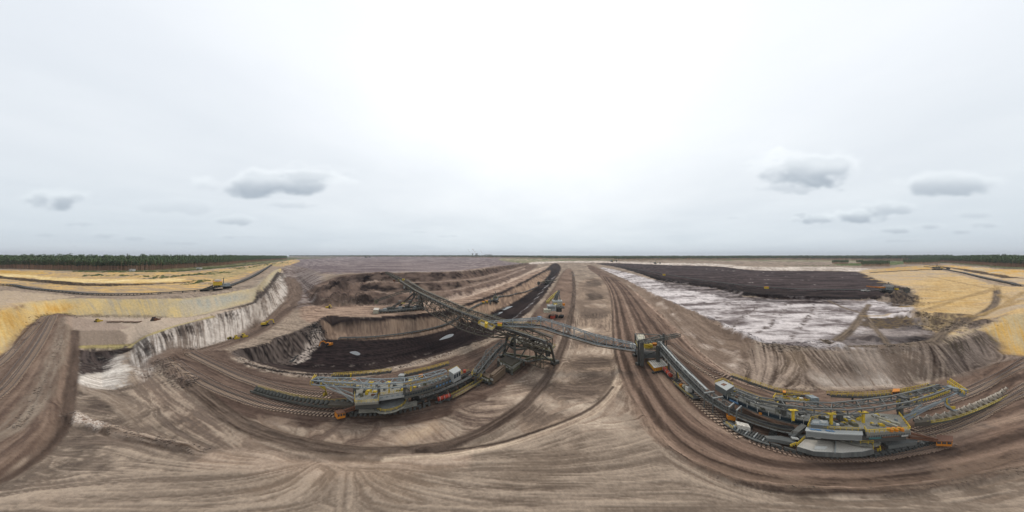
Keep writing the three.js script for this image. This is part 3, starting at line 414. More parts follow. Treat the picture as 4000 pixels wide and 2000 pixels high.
soil(stripAt([[1500, 1788], [1732, 1778], [1900, 1752], [2042, 1716], [2229, 1648], [2340, 1588], [2400, 1520], [2425, 1470]], 0.8, 2.8), [206, 184, 160], [164, 143, 124], { kind: 'bed', f: 1, edge: 0.7, wob: 0.6 });
soil(stripAt([[1700, 1768], [1900, 1740], [2042, 1703], [2229, 1634], [2335, 1575], [2395, 1510]], 0.7), [82, 69, 61], [104, 88, 77], { kind: 'bed', f: 1, edge: 0.5, wob: 0.5 });
// right platform: banded soils along the tracks
soil(areaAt([[2300, 1034], [2340, 1050], [2454, 1118], [2640, 1290], [2780, 1420], [2880, 1480], [2990, 1508], [3300, 1524], [3600, 1500], [3760, 1450], [3900, 1395], [4000, 1384], [4900, 1450], [4900, 1800], [4000, 1838], [3572, 1922], [3199, 1935], [2873, 1892], [2740, 1835], [2609, 1760], [2520, 1660], [2469, 1572], [2415, 1450], [2399, 1382], [2384, 1165], [2350, 1090], [2300, 1050]]), [104, 85, 74], [142, 118, 102], { kind: 'comb', edge: 1.5, wob: 1.5 });
{
  const L = [[2345, 1075], [2388, 1165], [2404, 1382], [2474, 1568], [2614, 1752], [2873, 1885], [3199, 1928], [3572, 1915], [4000, 1832], [4400, 1740]], R = [[2420, 1100], [2475, 1140], [2620, 1280], [2745, 1405], [2930, 1530], [3230, 1590], [3560, 1565], [3800, 1460], [4000, 1388], [4400, 1300]];
  const tone = [[178, 150, 130], [88, 72, 62], [160, 134, 116], [84, 68, 59], [150, 124, 107], [176, 150, 130], [108, 88, 76], [88, 71, 62], [140, 116, 100], [90, 73, 64], [154, 130, 113]];
  tone.forEach((c, i) => { const t = (i + 0.4) / (tone.length + 0.6); soil(stripAt(L.map((p, k) => [mix(p[0], R[k][0], t), mix(p[1], R[k][1], t)]), i % 3 ? 1.1 : 1.7, i % 2 ? 2 : 1.4), c, c.map(v => v * 0.82), { kind: 'bed', f: 1.2, edge: 1, wob: 1.6, a: 0.75 }); });
  soil(stripAt(L, 1.1), [84, 69, 60], [120, 101, 87], { kind: 'bed', f: 1, edge: 0.6, wob: 0.6 });
}
soil(areaAt([[2420, 1480], [2440, 1470], [2500, 1600], [2640, 1730], [2600, 1745], [2500, 1660], [2440, 1560]]), [168, 142, 122], [122, 101, 87], { kind: 'comb', edge: 2, wob: 2, a: 0.8 });
soil(areaAt([[2700, 1800], [3000, 1870], [3400, 1880], [3800, 1810], [4000, 1760], [4000, 1800], [3700, 1870], [3300, 1915], [2950, 1895], [2760, 1845]]), [168, 142, 121], [136, 113, 97], { kind: 'comb', edge: 5, wob: 4, a: 0.7 });
soil(areaAt([[2900, 1905], [3200, 1942], [3600, 1932], [4000, 1850], [4300, 1800], [4300, 1850], [4000, 1885], [3600, 1950], [3250, 1960]]), [78, 66, 58], [138, 120, 104], { kind: 'comb', edge: 5, wob: 6 });
soil(stripAt([[2480, 1140], [2620, 1268], [2770, 1415], [2900, 1492], [3000, 1514]], 2), [186, 160, 140], [140, 116, 100], { kind: 'bed', f: 1, edge: 1, wob: 1 });
// tan bank up to the ash floor
soil(areaAt([[2330, 1048], [2450, 1092], [2600, 1172], [2800, 1262], [2960, 1336], [2960, 1480], [2870, 1470], [2740, 1380], [2600, 1245], [2470, 1125]]), [128, 109, 95], [152, 131, 114], { kind: 'comb', edge: 2, wob: 3 });
for (const [b, y, r] of [[2560, 1160, 18], [2590, 1195, 22], [2690, 1300, 34], [2750, 1350, 30], [2860, 1390, 40], [2800, 1330, 24], [2860, 1440, 34], [2640, 1240, 20]]) soil(areaAt([[b - r, y - r * 0.6], [b + r * 0.2, y - r * 0.4], [b + r, y + r * 0.5], [b + r * 0.2, y + r * 0.5]]), [210, 192, 176], [150, 130, 114], { kind: 'comb', edge: 3, wob: 5, a: 0.85 });
// coal field on the right
soil(areaAt([[2330, 1030], [2420, 1046], [2600, 1093], [2800, 1119], [2950, 1150], [3100, 1156], [3300, 1164], [3420, 1168], [3540, 1152], [3560, 1128], [3480, 1112], [3440, 1096], [3420, 1082], [3520, 1074], [3480, 1070], [3380, 1064], [3200, 1058], [3000, 1055], [2850, 1044], [2700, 1037], [2550, 1031], [2420, 1028]]), [66, 54, 53], [92, 78, 76], { kind: 'bands', f: 0.05, edge: 2, wob: 4 });
soil(areaAt([[2440, 1048], [2600, 1096], [2800, 1122], [2950, 1153], [3300, 1166], [3420, 1170], [3440, 1150], [3300, 1140], [3000, 1130], [2800, 1106], [2600, 1080], [2440, 1042]]), [48, 39, 38], [70, 57, 54], { kind: 'bands', f: 0.1, edge: 2, wob: 4 });
soil(stripAt([[2400, 1040], [2500, 1066], [2600, 1095], [2700, 1112], [2800, 1124], [2900, 1142], [3000, 1154], [3150, 1160], [3300, 1166], [3420, 1168]], 3, 7), [34, 27, 27], [54, 44, 42], { kind: 'blot', f: 0.15, edge: 1.5, wob: 5 });
for (const p of [[[2700, 1046], [2900, 1060], [3100, 1068], [3380, 1072]], [[2750, 1084], [2950, 1090], [3150, 1094], [3350, 1098]], [[2900, 1072], [3100, 1080], [3300, 1084]], [[2850, 1100], [3050, 1108], [3250, 1112]]]) soil(stripAt(p, 2.5), [176, 164, 158], [80, 66, 64], { kind: 'patchy', f: 0.06, edge: 1.5, wob: 3 });
for (const p of [[[3380, 1082], [3500, 1078], [3560, 1076]], [[3400, 1092], [3540, 1086]], [[3440, 1104], [3580, 1096]]]) soil(stripAt(p, 5, 2), [196, 162, 108], [150, 122, 86], { kind: 'bed', f: 0.3, edge: 2, wob: 4, a: 0.8 });
// the white bank behind the coal field
soil(areaAt([[2080, 1032], [2200, 1026], [2400, 1027], [2600, 1035], [2800, 1040], [2960, 1056], [3250, 1058], [3380, 1062], [3400, 1050], [3250, 1043], [2950, 1042], [2800, 1030], [2600, 1027], [2400, 1021], [2200, 1020], [2080, 1024]]), [214, 200, 186], [178, 162, 148], { kind: 'fall', f: 1, edge: 3, wob: 6 });
// ash floor
soil(areaAt([[2345, 1046], [2440, 1062], [2600, 1104], [2800, 1130], [2950, 1164], [3250, 1174], [3420, 1176], [3550, 1190], [3575, 1215], [3570, 1250], [3640, 1290], [3660, 1320], [3640, 1345], [3480, 1362], [3250, 1368], [3050, 1358], [2960, 1340], [2800, 1266], [2600, 1176], [2450, 1098]]), [202, 192, 188], [136, 125, 122], { kind: 'ash', f: 0.06, edge: 2, wob: 4 });
soil(areaAt([[2560, 1094], [2800, 1128], [2960, 1160], [3300, 1172], [3400, 1180], [3300, 1184], [2950, 1178], [2780, 1152], [2640, 1122]]), [72, 60, 58], [150, 138, 134], { kind: 'ash', f: 0.08, edge: 4, wob: 10, a: 0.85 });
soil(areaAt([[3280, 1345], [3330, 1300], [3400, 1260], [3560, 1250], [3640, 1290], [3660, 1325], [3560, 1350], [3400, 1352]]), [104, 93, 89], [150, 137, 130], { kind: 'ash', f: 0.08, edge: 6, wob: 8, a: 0.9 });
soil(areaAt([[3560, 1320], [3620, 1285], [3680, 1270], [3660, 1310], [3620, 1345], [3560, 1345]]), [62, 53, 50], [112, 98, 90], { kind: 'ash', f: 0.08, edge: 6, wob: 8 });
soil(areaAt([[3370, 1248], [3520, 1240], [3560, 1252], [3540, 1280], [3400, 1284]]), [116, 98, 74], [92, 80, 74], { kind: 'blot', f: 0.12, edge: 2, wob: 5 });
for (const p of [[[2850, 1300], [2900, 1240], [2960, 1200]], [[2920, 1325], [3020, 1260], [3080, 1190]], [[2800, 1242], [3000, 1230], [3200, 1226], [3420, 1222]], [[3080, 1330], [3150, 1250], [3180, 1190]], [[2660, 1180], [2760, 1170], [2900, 1195]], [[2720, 1210], [2880, 1205], [3060, 1210], [3330, 1210]], [[2640, 1150], [2840, 1180], [3100, 1190]]]) soil(stripAt(p, 1.2, 2), [92, 80, 76], [150, 138, 132], { kind: 'patchy', f: 0.2, edge: 1, wob: 3 });
// yellow floor and haul roads on the right
soil(areaAt([[3360, 1058], [3500, 1046], [3640, 1040], [3700, 1040], [3850, 1052], [4000, 1062], [4900, 1068], [4900, 1250], [4000, 1232], [3900, 1250], [3800, 1280], [3700, 1310], [3640, 1285], [3600, 1245], [3570, 1190], [3560, 1130], [3480, 1108], [3420, 1088]]), [204, 172, 124], [188, 166, 138], { kind: 'bands', f: 0.035, edge: 3, wob: 8 });
soil(areaAt([[3600, 1100], [3750, 1080], [3850, 1120], [3900, 1180], [3800, 1230], [3650, 1225], [3590, 1180]]), [208, 176, 124], [196, 158, 96], { kind: 'blot', f: 0.03, edge: 15, wob: 15, a: 0.8 });
soil(areaAt([[3400, 1056], [3560, 1040], [3680, 1036], [3700, 1048], [3560, 1056], [3430, 1062]]), [202, 160, 92], [186, 160, 122], { kind: 'bands', f: 0.1, edge: 4, wob: 6 });
soil(areaAt([[3560, 1250], [3640, 1230], [3720, 1225], [3800, 1240], [3740, 1280], [3660, 1290], [3620, 1270]]), [120, 102, 84], [160, 138, 104], { kind: 'blot', f: 0.12, edge: 3, wob: 8 });
soil(areaAt([[3480, 1150], [3510, 1132], [3560, 1142], [3580, 1180], [3540, 1200], [3470, 1190]]), [66, 56, 52], [116, 100, 84], { kind: 'blot', f: 0.12, edge: 3, wob: 8 });
soil(areaAt([[3780, 1262], [3860, 1248], [3890, 1258], [3840, 1275], [3780, 1285]]), [92, 80, 72], [128, 112, 100], { kind: 'blot', f: 0.3, edge: 1.5, wob: 3 });
soil(areaAt([[3680, 1335], [3740, 1300], [3820, 1280], [3900, 1262], [3850, 1290], [3760, 1320], [3720, 1345]]), [182, 160, 138], [200, 178, 140], { kind: 'blot', f: 0.2, edge: 2, wob: 4 });
for (const [p, w] of [[[[3892, 1132], [3894, 1160], [3880, 1195], [3840, 1225], [3790, 1250], [3730, 1275], [3680, 1302], [3650, 1330], [3610, 1342], [3500, 1352], [3380, 1356], [3270, 1350], [3220, 1330]], 2.4], [[[3375, 1230], [3410, 1200], [3370, 1228], [3330, 1280], [3270, 1330]].slice(2), 1.8], [[[3270, 1330], [3330, 1285], [3370, 1225], [3395, 1190]], 2], [[[3378, 1228], [3400, 1262], [3440, 1310], [3460, 1340]], 1.6], [[[3235, 1175], [3290, 1200], [3370, 1225]], 1.5]])
  soil(stripAt(p, w), [100, 86, 74], [134, 117, 100], { kind: 'bed', f: 0.8, edge: 1.2, wob: 1 });
for (const p of [[[3375, 1235], [3480, 1232], [3580, 1220], [3680, 1190], [3800, 1150], [3920, 1118]], [[3560, 1126], [3700, 1138], [3830, 1140], [3900, 1128]], [[3620, 1078], [3720, 1098], [3810, 1116], [3890, 1130]], [[3520, 1200], [3650, 1182], [3800, 1155], [3895, 1130]], [[3894, 1134], [3888, 1100]], [[3900, 1150], [3940, 1170], [3945, 1195]], [[3780, 1250], [3880, 1215], [4000, 1170]], [[3840, 1230], [3920, 1190], [4000, 1140]]]) soil(stripAt(p, 2), [150, 124, 82], [182, 152, 108], { kind: 'bed', f: 0.8, edge: 1.2, wob: 1.5, a: 0.8 });
soil(stripAt([[3610, 1034], [3700, 1044], [3780, 1056], [3880, 1072], [4000, 1088], [4400, 1095]], 5), [82, 68, 58], [112, 92, 68], { kind: 'blot', f: 0.2, edge: 1.5, wob: 3 });
soil(stripAt([[3660, 1050], [3760, 1068], [3850, 1090], [4000, 1120], [4400, 1140]], 8), [158, 138, 118], [182, 160, 134], { kind: 'bed', f: 0.5, edge: 2, wob: 2 });
soil(areaAt([[3700, 1036], [3850, 1046], [4000, 1054], [4900, 1058], [4900, 1082], [4000, 1076], [3850, 1060], [3720, 1044]]), [208, 164, 92], [196, 174, 140], { kind: 'fall', f: 1, edge: 2, wob: 4 });
// slopes on the right: fans of dumped spoil, brown bank, orange sand
soil(areaAt([[2950, 1342], [3100, 1362], [3260, 1372], [3490, 1366], [3600, 1352], [3690, 1340], [3700, 1400], [3720, 1462], [3600, 1488], [3400, 1512], [3200, 1518], [3000, 1500], [2900, 1478], [2920, 1400]]), [176, 155, 137], [104, 88, 77], { kind: 'comb', edge: 3, wob: 5 });
soil(areaAt([[3040, 1365], [3140, 1368], [3160, 1430], [3120, 1480], [3060, 1450]]), [146, 125, 104], [118, 100, 85], { kind: 'comb', edge: 5, wob: 6, a: 0.8 });
soil(areaAt([[3220, 1395], [3300, 1385], [3380, 1440], [3400, 1490], [3300, 1470], [3230, 1440]]), [90, 76, 67], [124, 106, 92], { kind: 'comb', edge: 5, wob: 8, a: 0.9 });
soil(areaAt([[3160, 1470], [3330, 1482], [3480, 1488], [3440, 1508], [3250, 1514]]), [222, 206, 190], [170, 150, 133], { kind: 'comb', edge: 4, wob: 5, a: 0.85 });
soil(areaAt([[3460, 1372], [3560, 1365], [3600, 1400], [3620, 1470], [3540, 1480], [3480, 1430]]), [96, 81, 70], [140, 120, 104], { kind: 'comb', edge: 4, wob: 6, a: 0.85 });
soil(areaAt([[3300, 1376], [3420, 1378], [3440, 1420], [3380, 1430], [3320, 1410]]), [190, 172, 156], [160, 142, 126], { kind: 'comb', edge: 6, wob: 6, a: 0.8 });
soil(areaAt([[3690, 1344], [3760, 1312], [3830, 1290], [3880, 1310], [3920, 1340], [4000, 1388], [3980, 1400], [3880, 1425], [3760, 1465], [3720, 1470]]), [156, 138, 124], [110, 95, 85], { kind: 'comb', edge: 2, wob: 3 });
soil(areaAt([[3690, 1344], [3760, 1312], [3830, 1288], [3880, 1315], [3900, 1340], [3830, 1370], [3740, 1380], [3700, 1370]]), [66, 56, 48], [118, 104, 84], { kind: 'dust', f: 1, edge: 6, wob: 8 });
soil(areaAt([[3836, 1286], [3900, 1262], [4000, 1230], [4900, 1262], [4900, 1445], [4000, 1392], [3920, 1338]]), [202, 164, 100], [194, 170, 128], { kind: 'fall', f: 1, edge: 3, wob: 3 });

const BASE1 = RGB(174, 155, 136), BASE2 = RGB(128, 112, 98), GREY = RGB(132, 120, 112);
const probe = [0, 0, 0];
function soilAt(x, z, out) {
  const R = Math.hypot(x, z), th = Math.atan2(x, -z), cb0 = combAt(x, z), far = fbm(x * 0.05, z * 0.02, 4);
  const cb = cb0 < 0 ? clamp(0.5 + (far - 0.5) * 1.6) : cb0, w1 = fbm(x * 0.09 + 5, z * 0.09, 3) - 0.5, w2 = vnoise(x * 0.5, z * 0.5) - 0.5;
  let r = mix(BASE1[0], BASE2[0], cb), g = mix(BASE1[1], BASE2[1], cb), b = mix(BASE1[2], BASE2[2], cb);
  for (const s of SOIL) {
    const wob = (w1 * 2 + w2 * 0.6) * s.wob; let d, al = 0, ac = 0, m = s.edge + s.wob * 1.6;
    if (s.shape instanceof Area) { d = s.shape.inside(x, z, m); if (d < -m) continue; d += wob; if (s.kind === 'comb') d += (cb - 0.5) * s.edge * 1.6; }
    else { const n = s.shape.near(x, z); if (!n) continue; d = n[2] + wob * 0.5 - Math.abs(n[0]); al = n[1]; ac = n[0]; d = Math.min(d, al + 2, s.shape.len - al + 2); }
    let a = step01(-s.edge, s.edge, d) * s.a; if (a <= 0.003) continue;
    let v = 0.5;
    switch (s.kind) {
      case 'comb': v = cb; break;
      case 'blot': v = clamp(0.5 + (fbm(x * s.f * 4 + 3, z * s.f * 4, 5) - 0.5) * 2.6); break;
      case 'bands': v = clamp(0.5 + (fbm(x * s.f * 0.5, z * s.f * 3 + 8, 5) - 0.5) * 3.2 + w2 * 0.3); break;
      case 'bed': v = clamp(0.5 + (vnoise(ac * s.f * 1.6 + 31, al * 0.03) - 0.5) * 0.9 + (fbm(ac * s.f * 3, al * 0.12, 3) - 0.5) * 1.1 + w2 * 0.25); break;
      case 'fall': { const q = th * 300; v = clamp(0.5 + (fbm(q * 0.16, R * 0.02, 3) - 0.5) * 1.6 + (fbm(q * 0.75 + R * 0.05, R * 0.03, 2) - 0.5) * 1.3 + (fbm(q * 2.6 + R * 0.1, R * 0.02 + 7, 2) - 0.5) * 1.5 + w2 * 0.25); break; }
      case 'dust': { const q = th * 300 + R * 0.12; v = vnoise(q * 1.5, R * 0.03); a *= step01(0.37, 0.56, fbm(q * 0.55, R * 0.018, 3) * 0.6 + fbm(q * 1.9, R * 0.05, 2) * 0.4 + (d / (s.edge * 2 + 8) - 0.35) * 0.2); break; }
      case 'ash': v = clamp(0.42 + (fbm(x * s.f * 0.35, z * s.f, 4) - 0.5) * 2.6 + (fbm(x * s.f * 2.4, z * s.f * 6, 4) - 0.5) * 1.5); break;
      case 'patchy': v = vnoise(x, z); a *= step01(0.46, 0.58, fbm(x * s.f, z * s.f, 4)); break;
    }
    v = 0.5 + (v - 0.5) * 1.35;
    r = mix(r, mix(s.c1[0], s.c2[0], v), a); g = mix(g, mix(s.c1[1], s.c2[1], v), a); b = mix(b, mix(s.c1[2], s.c2[2], v), a);
  }
  const k = 1 + (vnoise(x * 1.3, z * 1.3) - 0.5) * 0.22 + (hash2(Math.round(x * 4), Math.round(z * 4)) - 0.5) * 0.2 + (fbm(x * 0.012 + 3, z * 0.012, 3) - 0.5) * 0.22;
  out[0] = r * k; out[1] = g * k; out[2] = b * k; return cb;
}

// ---------------------------------------------------------------- the ground sheet, finer where it is near
{
  const bs = [], ys = [];
  for (let b = -900; b < 0; b += 30) bs.push(b); for (let b = 0; b <= 4000; b += 4) bs.push(b); for (let b = 4030; b <= 4900; b += 30) bs.push(b);
  for (const y of [3600, 3000, 2600, 2350, 2200, 2100]) ys.push(y);
  for (let y = 2050; y > 1100; y -= 2.6) ys.push(y); for (let y = 1100; y > 1024; y -= 1.5) ys.push(y); for (let y = 1024; y > 1005.5; y -= 0.9) ys.push(y);
  const depths = [8000, 11000, 16000, 26000], W = bs.length, H = ys.length + depths.length;
  const pos = new Float32Array(W * H * 3), col = new Float32Array(W * H * 3), uv = new Float32Array(W * H * 2), idx = new Uint32Array((W - 1) * (H - 1) * 6);
  let last = new Float64Array(W).fill(0);
  for (let j = 0; j < H; j++) for (let i = 0; i < W; i++) {
    let x, z;
    if (j < ys.length) [x, z] = sight(bs[i], ys[j]); else { z = -Math.max(depths[j - ys.length], last[i] + 500); x = -z * (bs[i] - 2000) / 1000; }
    if (-z < last[i] + 0.02) { z = -(last[i] + 0.02); x = -z * (bs[i] - 2000) / 1000; } last[i] = -z;
    const o = (j * W + i) * 3, cb = soilAt(x, z, probe); let h = relief(x, z);
    const nearK = step01(330, 150, -z); h += (cb - 0.5) * -0.35 * nearK;
    pos[o] = x; pos[o + 1] = h; pos[o + 2] = z; col[o] = probe[0]; col[o + 1] = probe[1]; col[o + 2] = probe[2];
    uv[(j * W + i) * 2] = x; uv[(j * W + i) * 2 + 1] = z;
  }
  let q = 0;
  for (let j = 0; j < H - 1; j++) for (let i = 0; i < W - 1; i++) { const a = j * W + i; idx[q++] = a; idx[q++] = a + 1; idx[q++] = a + W; idx[q++] = a + 1; idx[q++] = a + W + 1; idx[q++] = a + W; }
  const g = new THREE.BufferGeometry();
  g.setAttribute('position', new THREE.BufferAttribute(pos, 3)); g.setAttribute('color', new THREE.BufferAttribute(col, 3)); g.setAttribute('uv', new THREE.BufferAttribute(uv, 2)); g.setIndex(new THREE.BufferAttribute(idx, 1));
  g.computeVertexNormals();
  const ground = new THREE.Mesh(g, new THREE.MeshPhysicalMaterial({ vertexColors: true, roughness: 1, specularIntensity: 0.08 }));
  ground.name = 'ground'; ground.userData = { kind: 'structure', label: 'bare soil, sand, ash and coal of the open pit mine', category: 'ground' };
  ground.receiveShadow = ground.castShadow = true; scene.add(ground);
  console.log('ground', W, H);
}

// ---------------------------------------------------------------- materials
function grime(seed, lo, hi, stretch = 1) {        // weathered paint, dust and rust specks as one grey texture
  const n = 128, d = new Uint8Array(n * n * 4);
  for (let j = 0; j < n; j++) for (let i = 0; i < n; i++) {
    const v = fbm(i * 0.06 * stretch + seed, j * 0.06 + seed * 3, 4) * 0.7 + hash2(i + seed * 17, j) * 0.3, c = Math.round(255 * mix(lo, hi, clamp((v - 0.25) * 2))), o = (j * n + i) * 4;
    d[o] = c; d[o + 1] = Math.round(c * 0.985); d[o + 2] = Math.round(c * 0.96); d[o + 3] = 255;
  }
  const t = new THREE.DataTexture(d, n, n); t.wrapS = t.wrapT = THREE.RepeatWrapping; t.magFilter = THREE.LinearFilter; t.colorSpace = THREE.SRGBColorSpace; t.needsUpdate = true; return t;
}
const dirt = grime(3, 0.7, 1), dirtStrong = grime(8, 0.58, 1), dirtLines = grime(5, 0.6, 1, 0.15);
const mat = (r, g, b, o = {}) => { const m = new THREE.MeshStandardMaterial(Object.assign({ roughness: 0.75, metalness: 0, map: dirt }, o)); m.color.setRGB(lin(r), lin(g), lin(b)); return m; };
const M = {
  steel: mat(112, 114, 112), steelBlue: mat(148, 158, 164), steelPale: mat(168, 172, 172), steelDark: mat(84, 84, 81), girder: mat(92, 92, 86), girderBrown: mat(88, 80, 68), belt: mat(42, 39, 38, { roughness: 0.9 }),
  yellow: mat(224, 192, 52), yellowDull: mat(196, 176, 84), orange: mat(222, 138, 22), rust: mat(128, 84, 58, { map: dirtStrong }), brownRoof: mat(132, 112, 92, { map: dirtStrong }), red: mat(196, 76, 52, { map: dirtStrong }), white: mat(226, 226, 222), cream: mat(206, 202, 182, { map: dirtStrong }),
  deck: mat(156, 154, 144, { map: dirtStrong }), deckPale: mat(238, 232, 222, { map: dirtStrong }), roofPale: mat(188, 192, 192), glass: mat(46, 56, 62, { roughness: 0.2, map: null }), blue: mat(96, 140, 186), teal: mat(72, 128, 132), sleeper: mat(196, 170, 148, { map: dirtLines }), sleeperDark: mat(160, 134, 116, { map: dirtLines }), rail: mat(96, 80, 70, { roughness: 0.6 }), rubber: mat(44, 42, 40, { roughness: 0.95 }), olive: mat(112, 110, 86), ash: mat(204, 194, 180), wood: mat(120, 98, 78), khaki: mat(158, 150, 118),
};

// ---------------------------------------------------------------- modelling helpers
const V3 = (x, y, z) => new THREE.Vector3(x, y, z);
const at = (b, y, h) => { const D = (EYE - h) * 1000 / (y - 1000); return V3(D * (b - 2000) / 1000, h, -D); };         // a surveyed point at a known height
const atDepth = (b, y, D) => V3(D * (b - 2000) / 1000, EYE - D * (y - 1000) / 1000, -D);                             // a surveyed point at a known distance
const onGround = (b, y, up = 0) => { const [x, z] = sight(b, y); return V3(x, groundAt(x, z) + up, z); };
const settle = (v, up = 0) => V3(v.x, groundAt(v.x, v.z) + up, v.z);
const used = new Map();
const numbered = n => { const k = used.get(n) || 0; used.set(n, k + 1); return k ? `${n}_${String(k).padStart(3, '0')}` : n; };
function thing(name, label, category, base, group) {
  const o = new THREE.Group(); o.name = numbered(name); o.position.copy(base); o.userData = { label, category }; if (group) o.userData.group = group; scene.add(o); return o;
}
const sub = (parent, name) => { const o = new THREE.Group(); o.name = name; parent.add(o); return o; };
const originOf = o => { const p = V3(0, 0, 0); for (let q = o; q && q !== scene; q = q.parent) p.add(q.position); return p; };
function part(parent, name, geos, m) {             // geometries in world axes, merged into one named part
  const list = (Array.isArray(geos) ? geos : [geos]).map(g => g.index ? g.toNonIndexed() : g);
  const g = list.length > 1 ? mergeGeometries(list) : list[0], p = originOf(parent); g.translate(-p.x, -p.y, -p.z);
  const o = new THREE.Mesh(g, m); o.name = name; o.castShadow = o.receiveShadow = true; parent.add(o); return o;
}
const UNIT = new THREE.BoxGeometry(1, 1, 1), UP = V3(0, 1, 0);
function frameOf(a, b) {                           // x across, y up, z along a bar from a to b
  const z = b.clone().sub(a), L = z.length(); z.normalize(); let x = V3(0, 1, 0).cross(z); if (x.lengthSq() < 1e-6) x.set(1, 0, 0); x.normalize(); const y = z.clone().cross(x);
  return { m: new THREE.Matrix4().makeBasis(x, y, z), L, x, y, z };
}
function member(parent, name, a, b, w, h, m, shape = UNIT) {   // one bar as a part of its own
  const p = originOf(parent), f = frameOf(a, b), o = new THREE.Mesh(shape, m); o.name = name;
  o.quaternion.setFromRotationMatrix(f.m); o.position.copy(a).add(b).multiplyScalar(0.5).sub(p); o.scale.set(w, h, f.L); o.castShadow = o.receiveShadow = true; parent.add(o); return o;
}
const gBar = (a, b, w, h = w) => { const f = frameOf(a, b), g = new THREE.BoxGeometry(w, h, f.L); g.applyMatrix4(f.m); const c = a.clone().add(b).multiplyScalar(0.5); g.translate(c.x, c.y, c.z); return g; };
const gTube = (a, b, r, n = 8, r2 = r) => { const g = new THREE.CylinderGeometry(r2, r, 1, n); g.rotateX(Math.PI / 2); const f = frameOf(a, b); g.scale(1, 1, f.L); g.applyMatrix4(f.m); const c = a.clone().add(b).multiplyScalar(0.5); g.translate(c.x, c.y, c.z); return g; };
function gBox(c, w, h, d, turn = 0) { const g = new THREE.BoxGeometry(w, h, d); g.rotateY(turn); g.translate(c.x, c.y, c.z); return g; }
function gSlab(pts, thick) {                       // a plate with any outline: pts are its top corners
  const s = new THREE.Shape(pts.map(p => new THREE.Vector2(p.x, -p.z))), y = pts[0].y;
  const g = new THREE.ExtrudeGeometry(s, { depth: thick, bevelEnabled: false }); g.rotateX(-Math.PI / 2); g.translate(0, y - thick, 0); return g;
}
const along = (pts, spacing) => {                  // points every so many metres along a line
  const out = []; let rest = 0;
  for (let i = 1; i < pts.length; i++) { const L = pts[i].distanceTo(pts[i - 1]); for (let s = rest; s < L; s += spacing) out.push({ p: pts[i - 1].clone().lerp(pts[i], s / L), d: pts[i].clone().sub(pts[i - 1]).normalize() }); rest = (rest + Math.ceil((L - rest) / spacing) * spacing) - L; if (rest < 0) rest = 0; }
  return out;
};
const spline = (pts, n = 6) => { const out = []; const c = new THREE.CatmullRomCurve3(pts, false, 'centripetal'); const N = (pts.length - 1) * n; for (let i = 0; i <= N; i++) out.push(c.getPoint(i / N)); return out; };
const shift = (pts, s, up = 0) => pts.map((p, i) => { const a = pts[Math.max(0, i - 1)], b = pts[Math.min(pts.length - 1, i + 1)], d = V3(b.x - a.x, 0, b.z - a.z).normalize(); return V3(p.x - d.z * s, p.y + up, p.z + d.x * s); });
function gSweep(pts, w, h) {                       // a rectangular section along a line
  const L = shift(pts, -w / 2), R = shift(pts, w / 2), pos = [], idx = [];
  pts.forEach((p, i) => pos.push(L[i].x, p.y, L[i].z, R[i].x, p.y, R[i].z, R[i].x, p.y - h, R[i].z, L[i].x, p.y - h, L[i].z));
  for (let i = 0; i < pts.length - 1; i++) for (let k = 0; k < 4; k++) { const a = i * 4 + k, b = i * 4 + (k + 1) % 4; idx.push(a, b, b + 4, a, b + 4, a + 4); }
  const e = (pts.length - 1) * 4; idx.push(0, 2, 1, 0, 3, 2, e, e + 1, e + 2, e, e + 2, e + 3);
  const g = new THREE.BufferGeometry(); g.setAttribute('position', new THREE.Float32BufferAttribute(pos, 3)); g.setIndex(idx); const n = g.toNonIndexed(), uv = []; for (let i = 0; i < n.attributes.position.count; i++) uv.push(n.attributes.position.getX(i) * 0.1, n.attributes.position.getZ(i) * 0.1); n.setAttribute('uv', new THREE.Float32BufferAttribute(uv, 2)); n.computeVertexNormals(); return n;
}
function gRailing(pts, h = 1.1, t = 0.1, gap = 2) { // posts, hand rail, knee rail
  const g = [], up = pts.map(p => V3(p.x, p.y + h, p.z)), mid = pts.map(p => V3(p.x, p.y + h * 0.5, p.z));
  for (let i = 1; i < pts.length; i++) { if (pts[i].distanceTo(pts[i - 1]) < 0.05) continue; g.push(gBar(up[i - 1], up[i], t), gBar(mid[i - 1], mid[i], t * 0.7)); }
  for (const q of along(pts, gap)) g.push(gBox(V3(q.p.x, q.p.y + h / 2, q.p.z), t, h, t));
  return g;
}
const railing = (parent, pts, m = M.yellow, h = 1.1, t = 0.11) => part(parent, 'handrail', gRailing(pts, h, t), m);
const ring = (pts, close = true) => close ? [...pts, pts[0]] : pts;
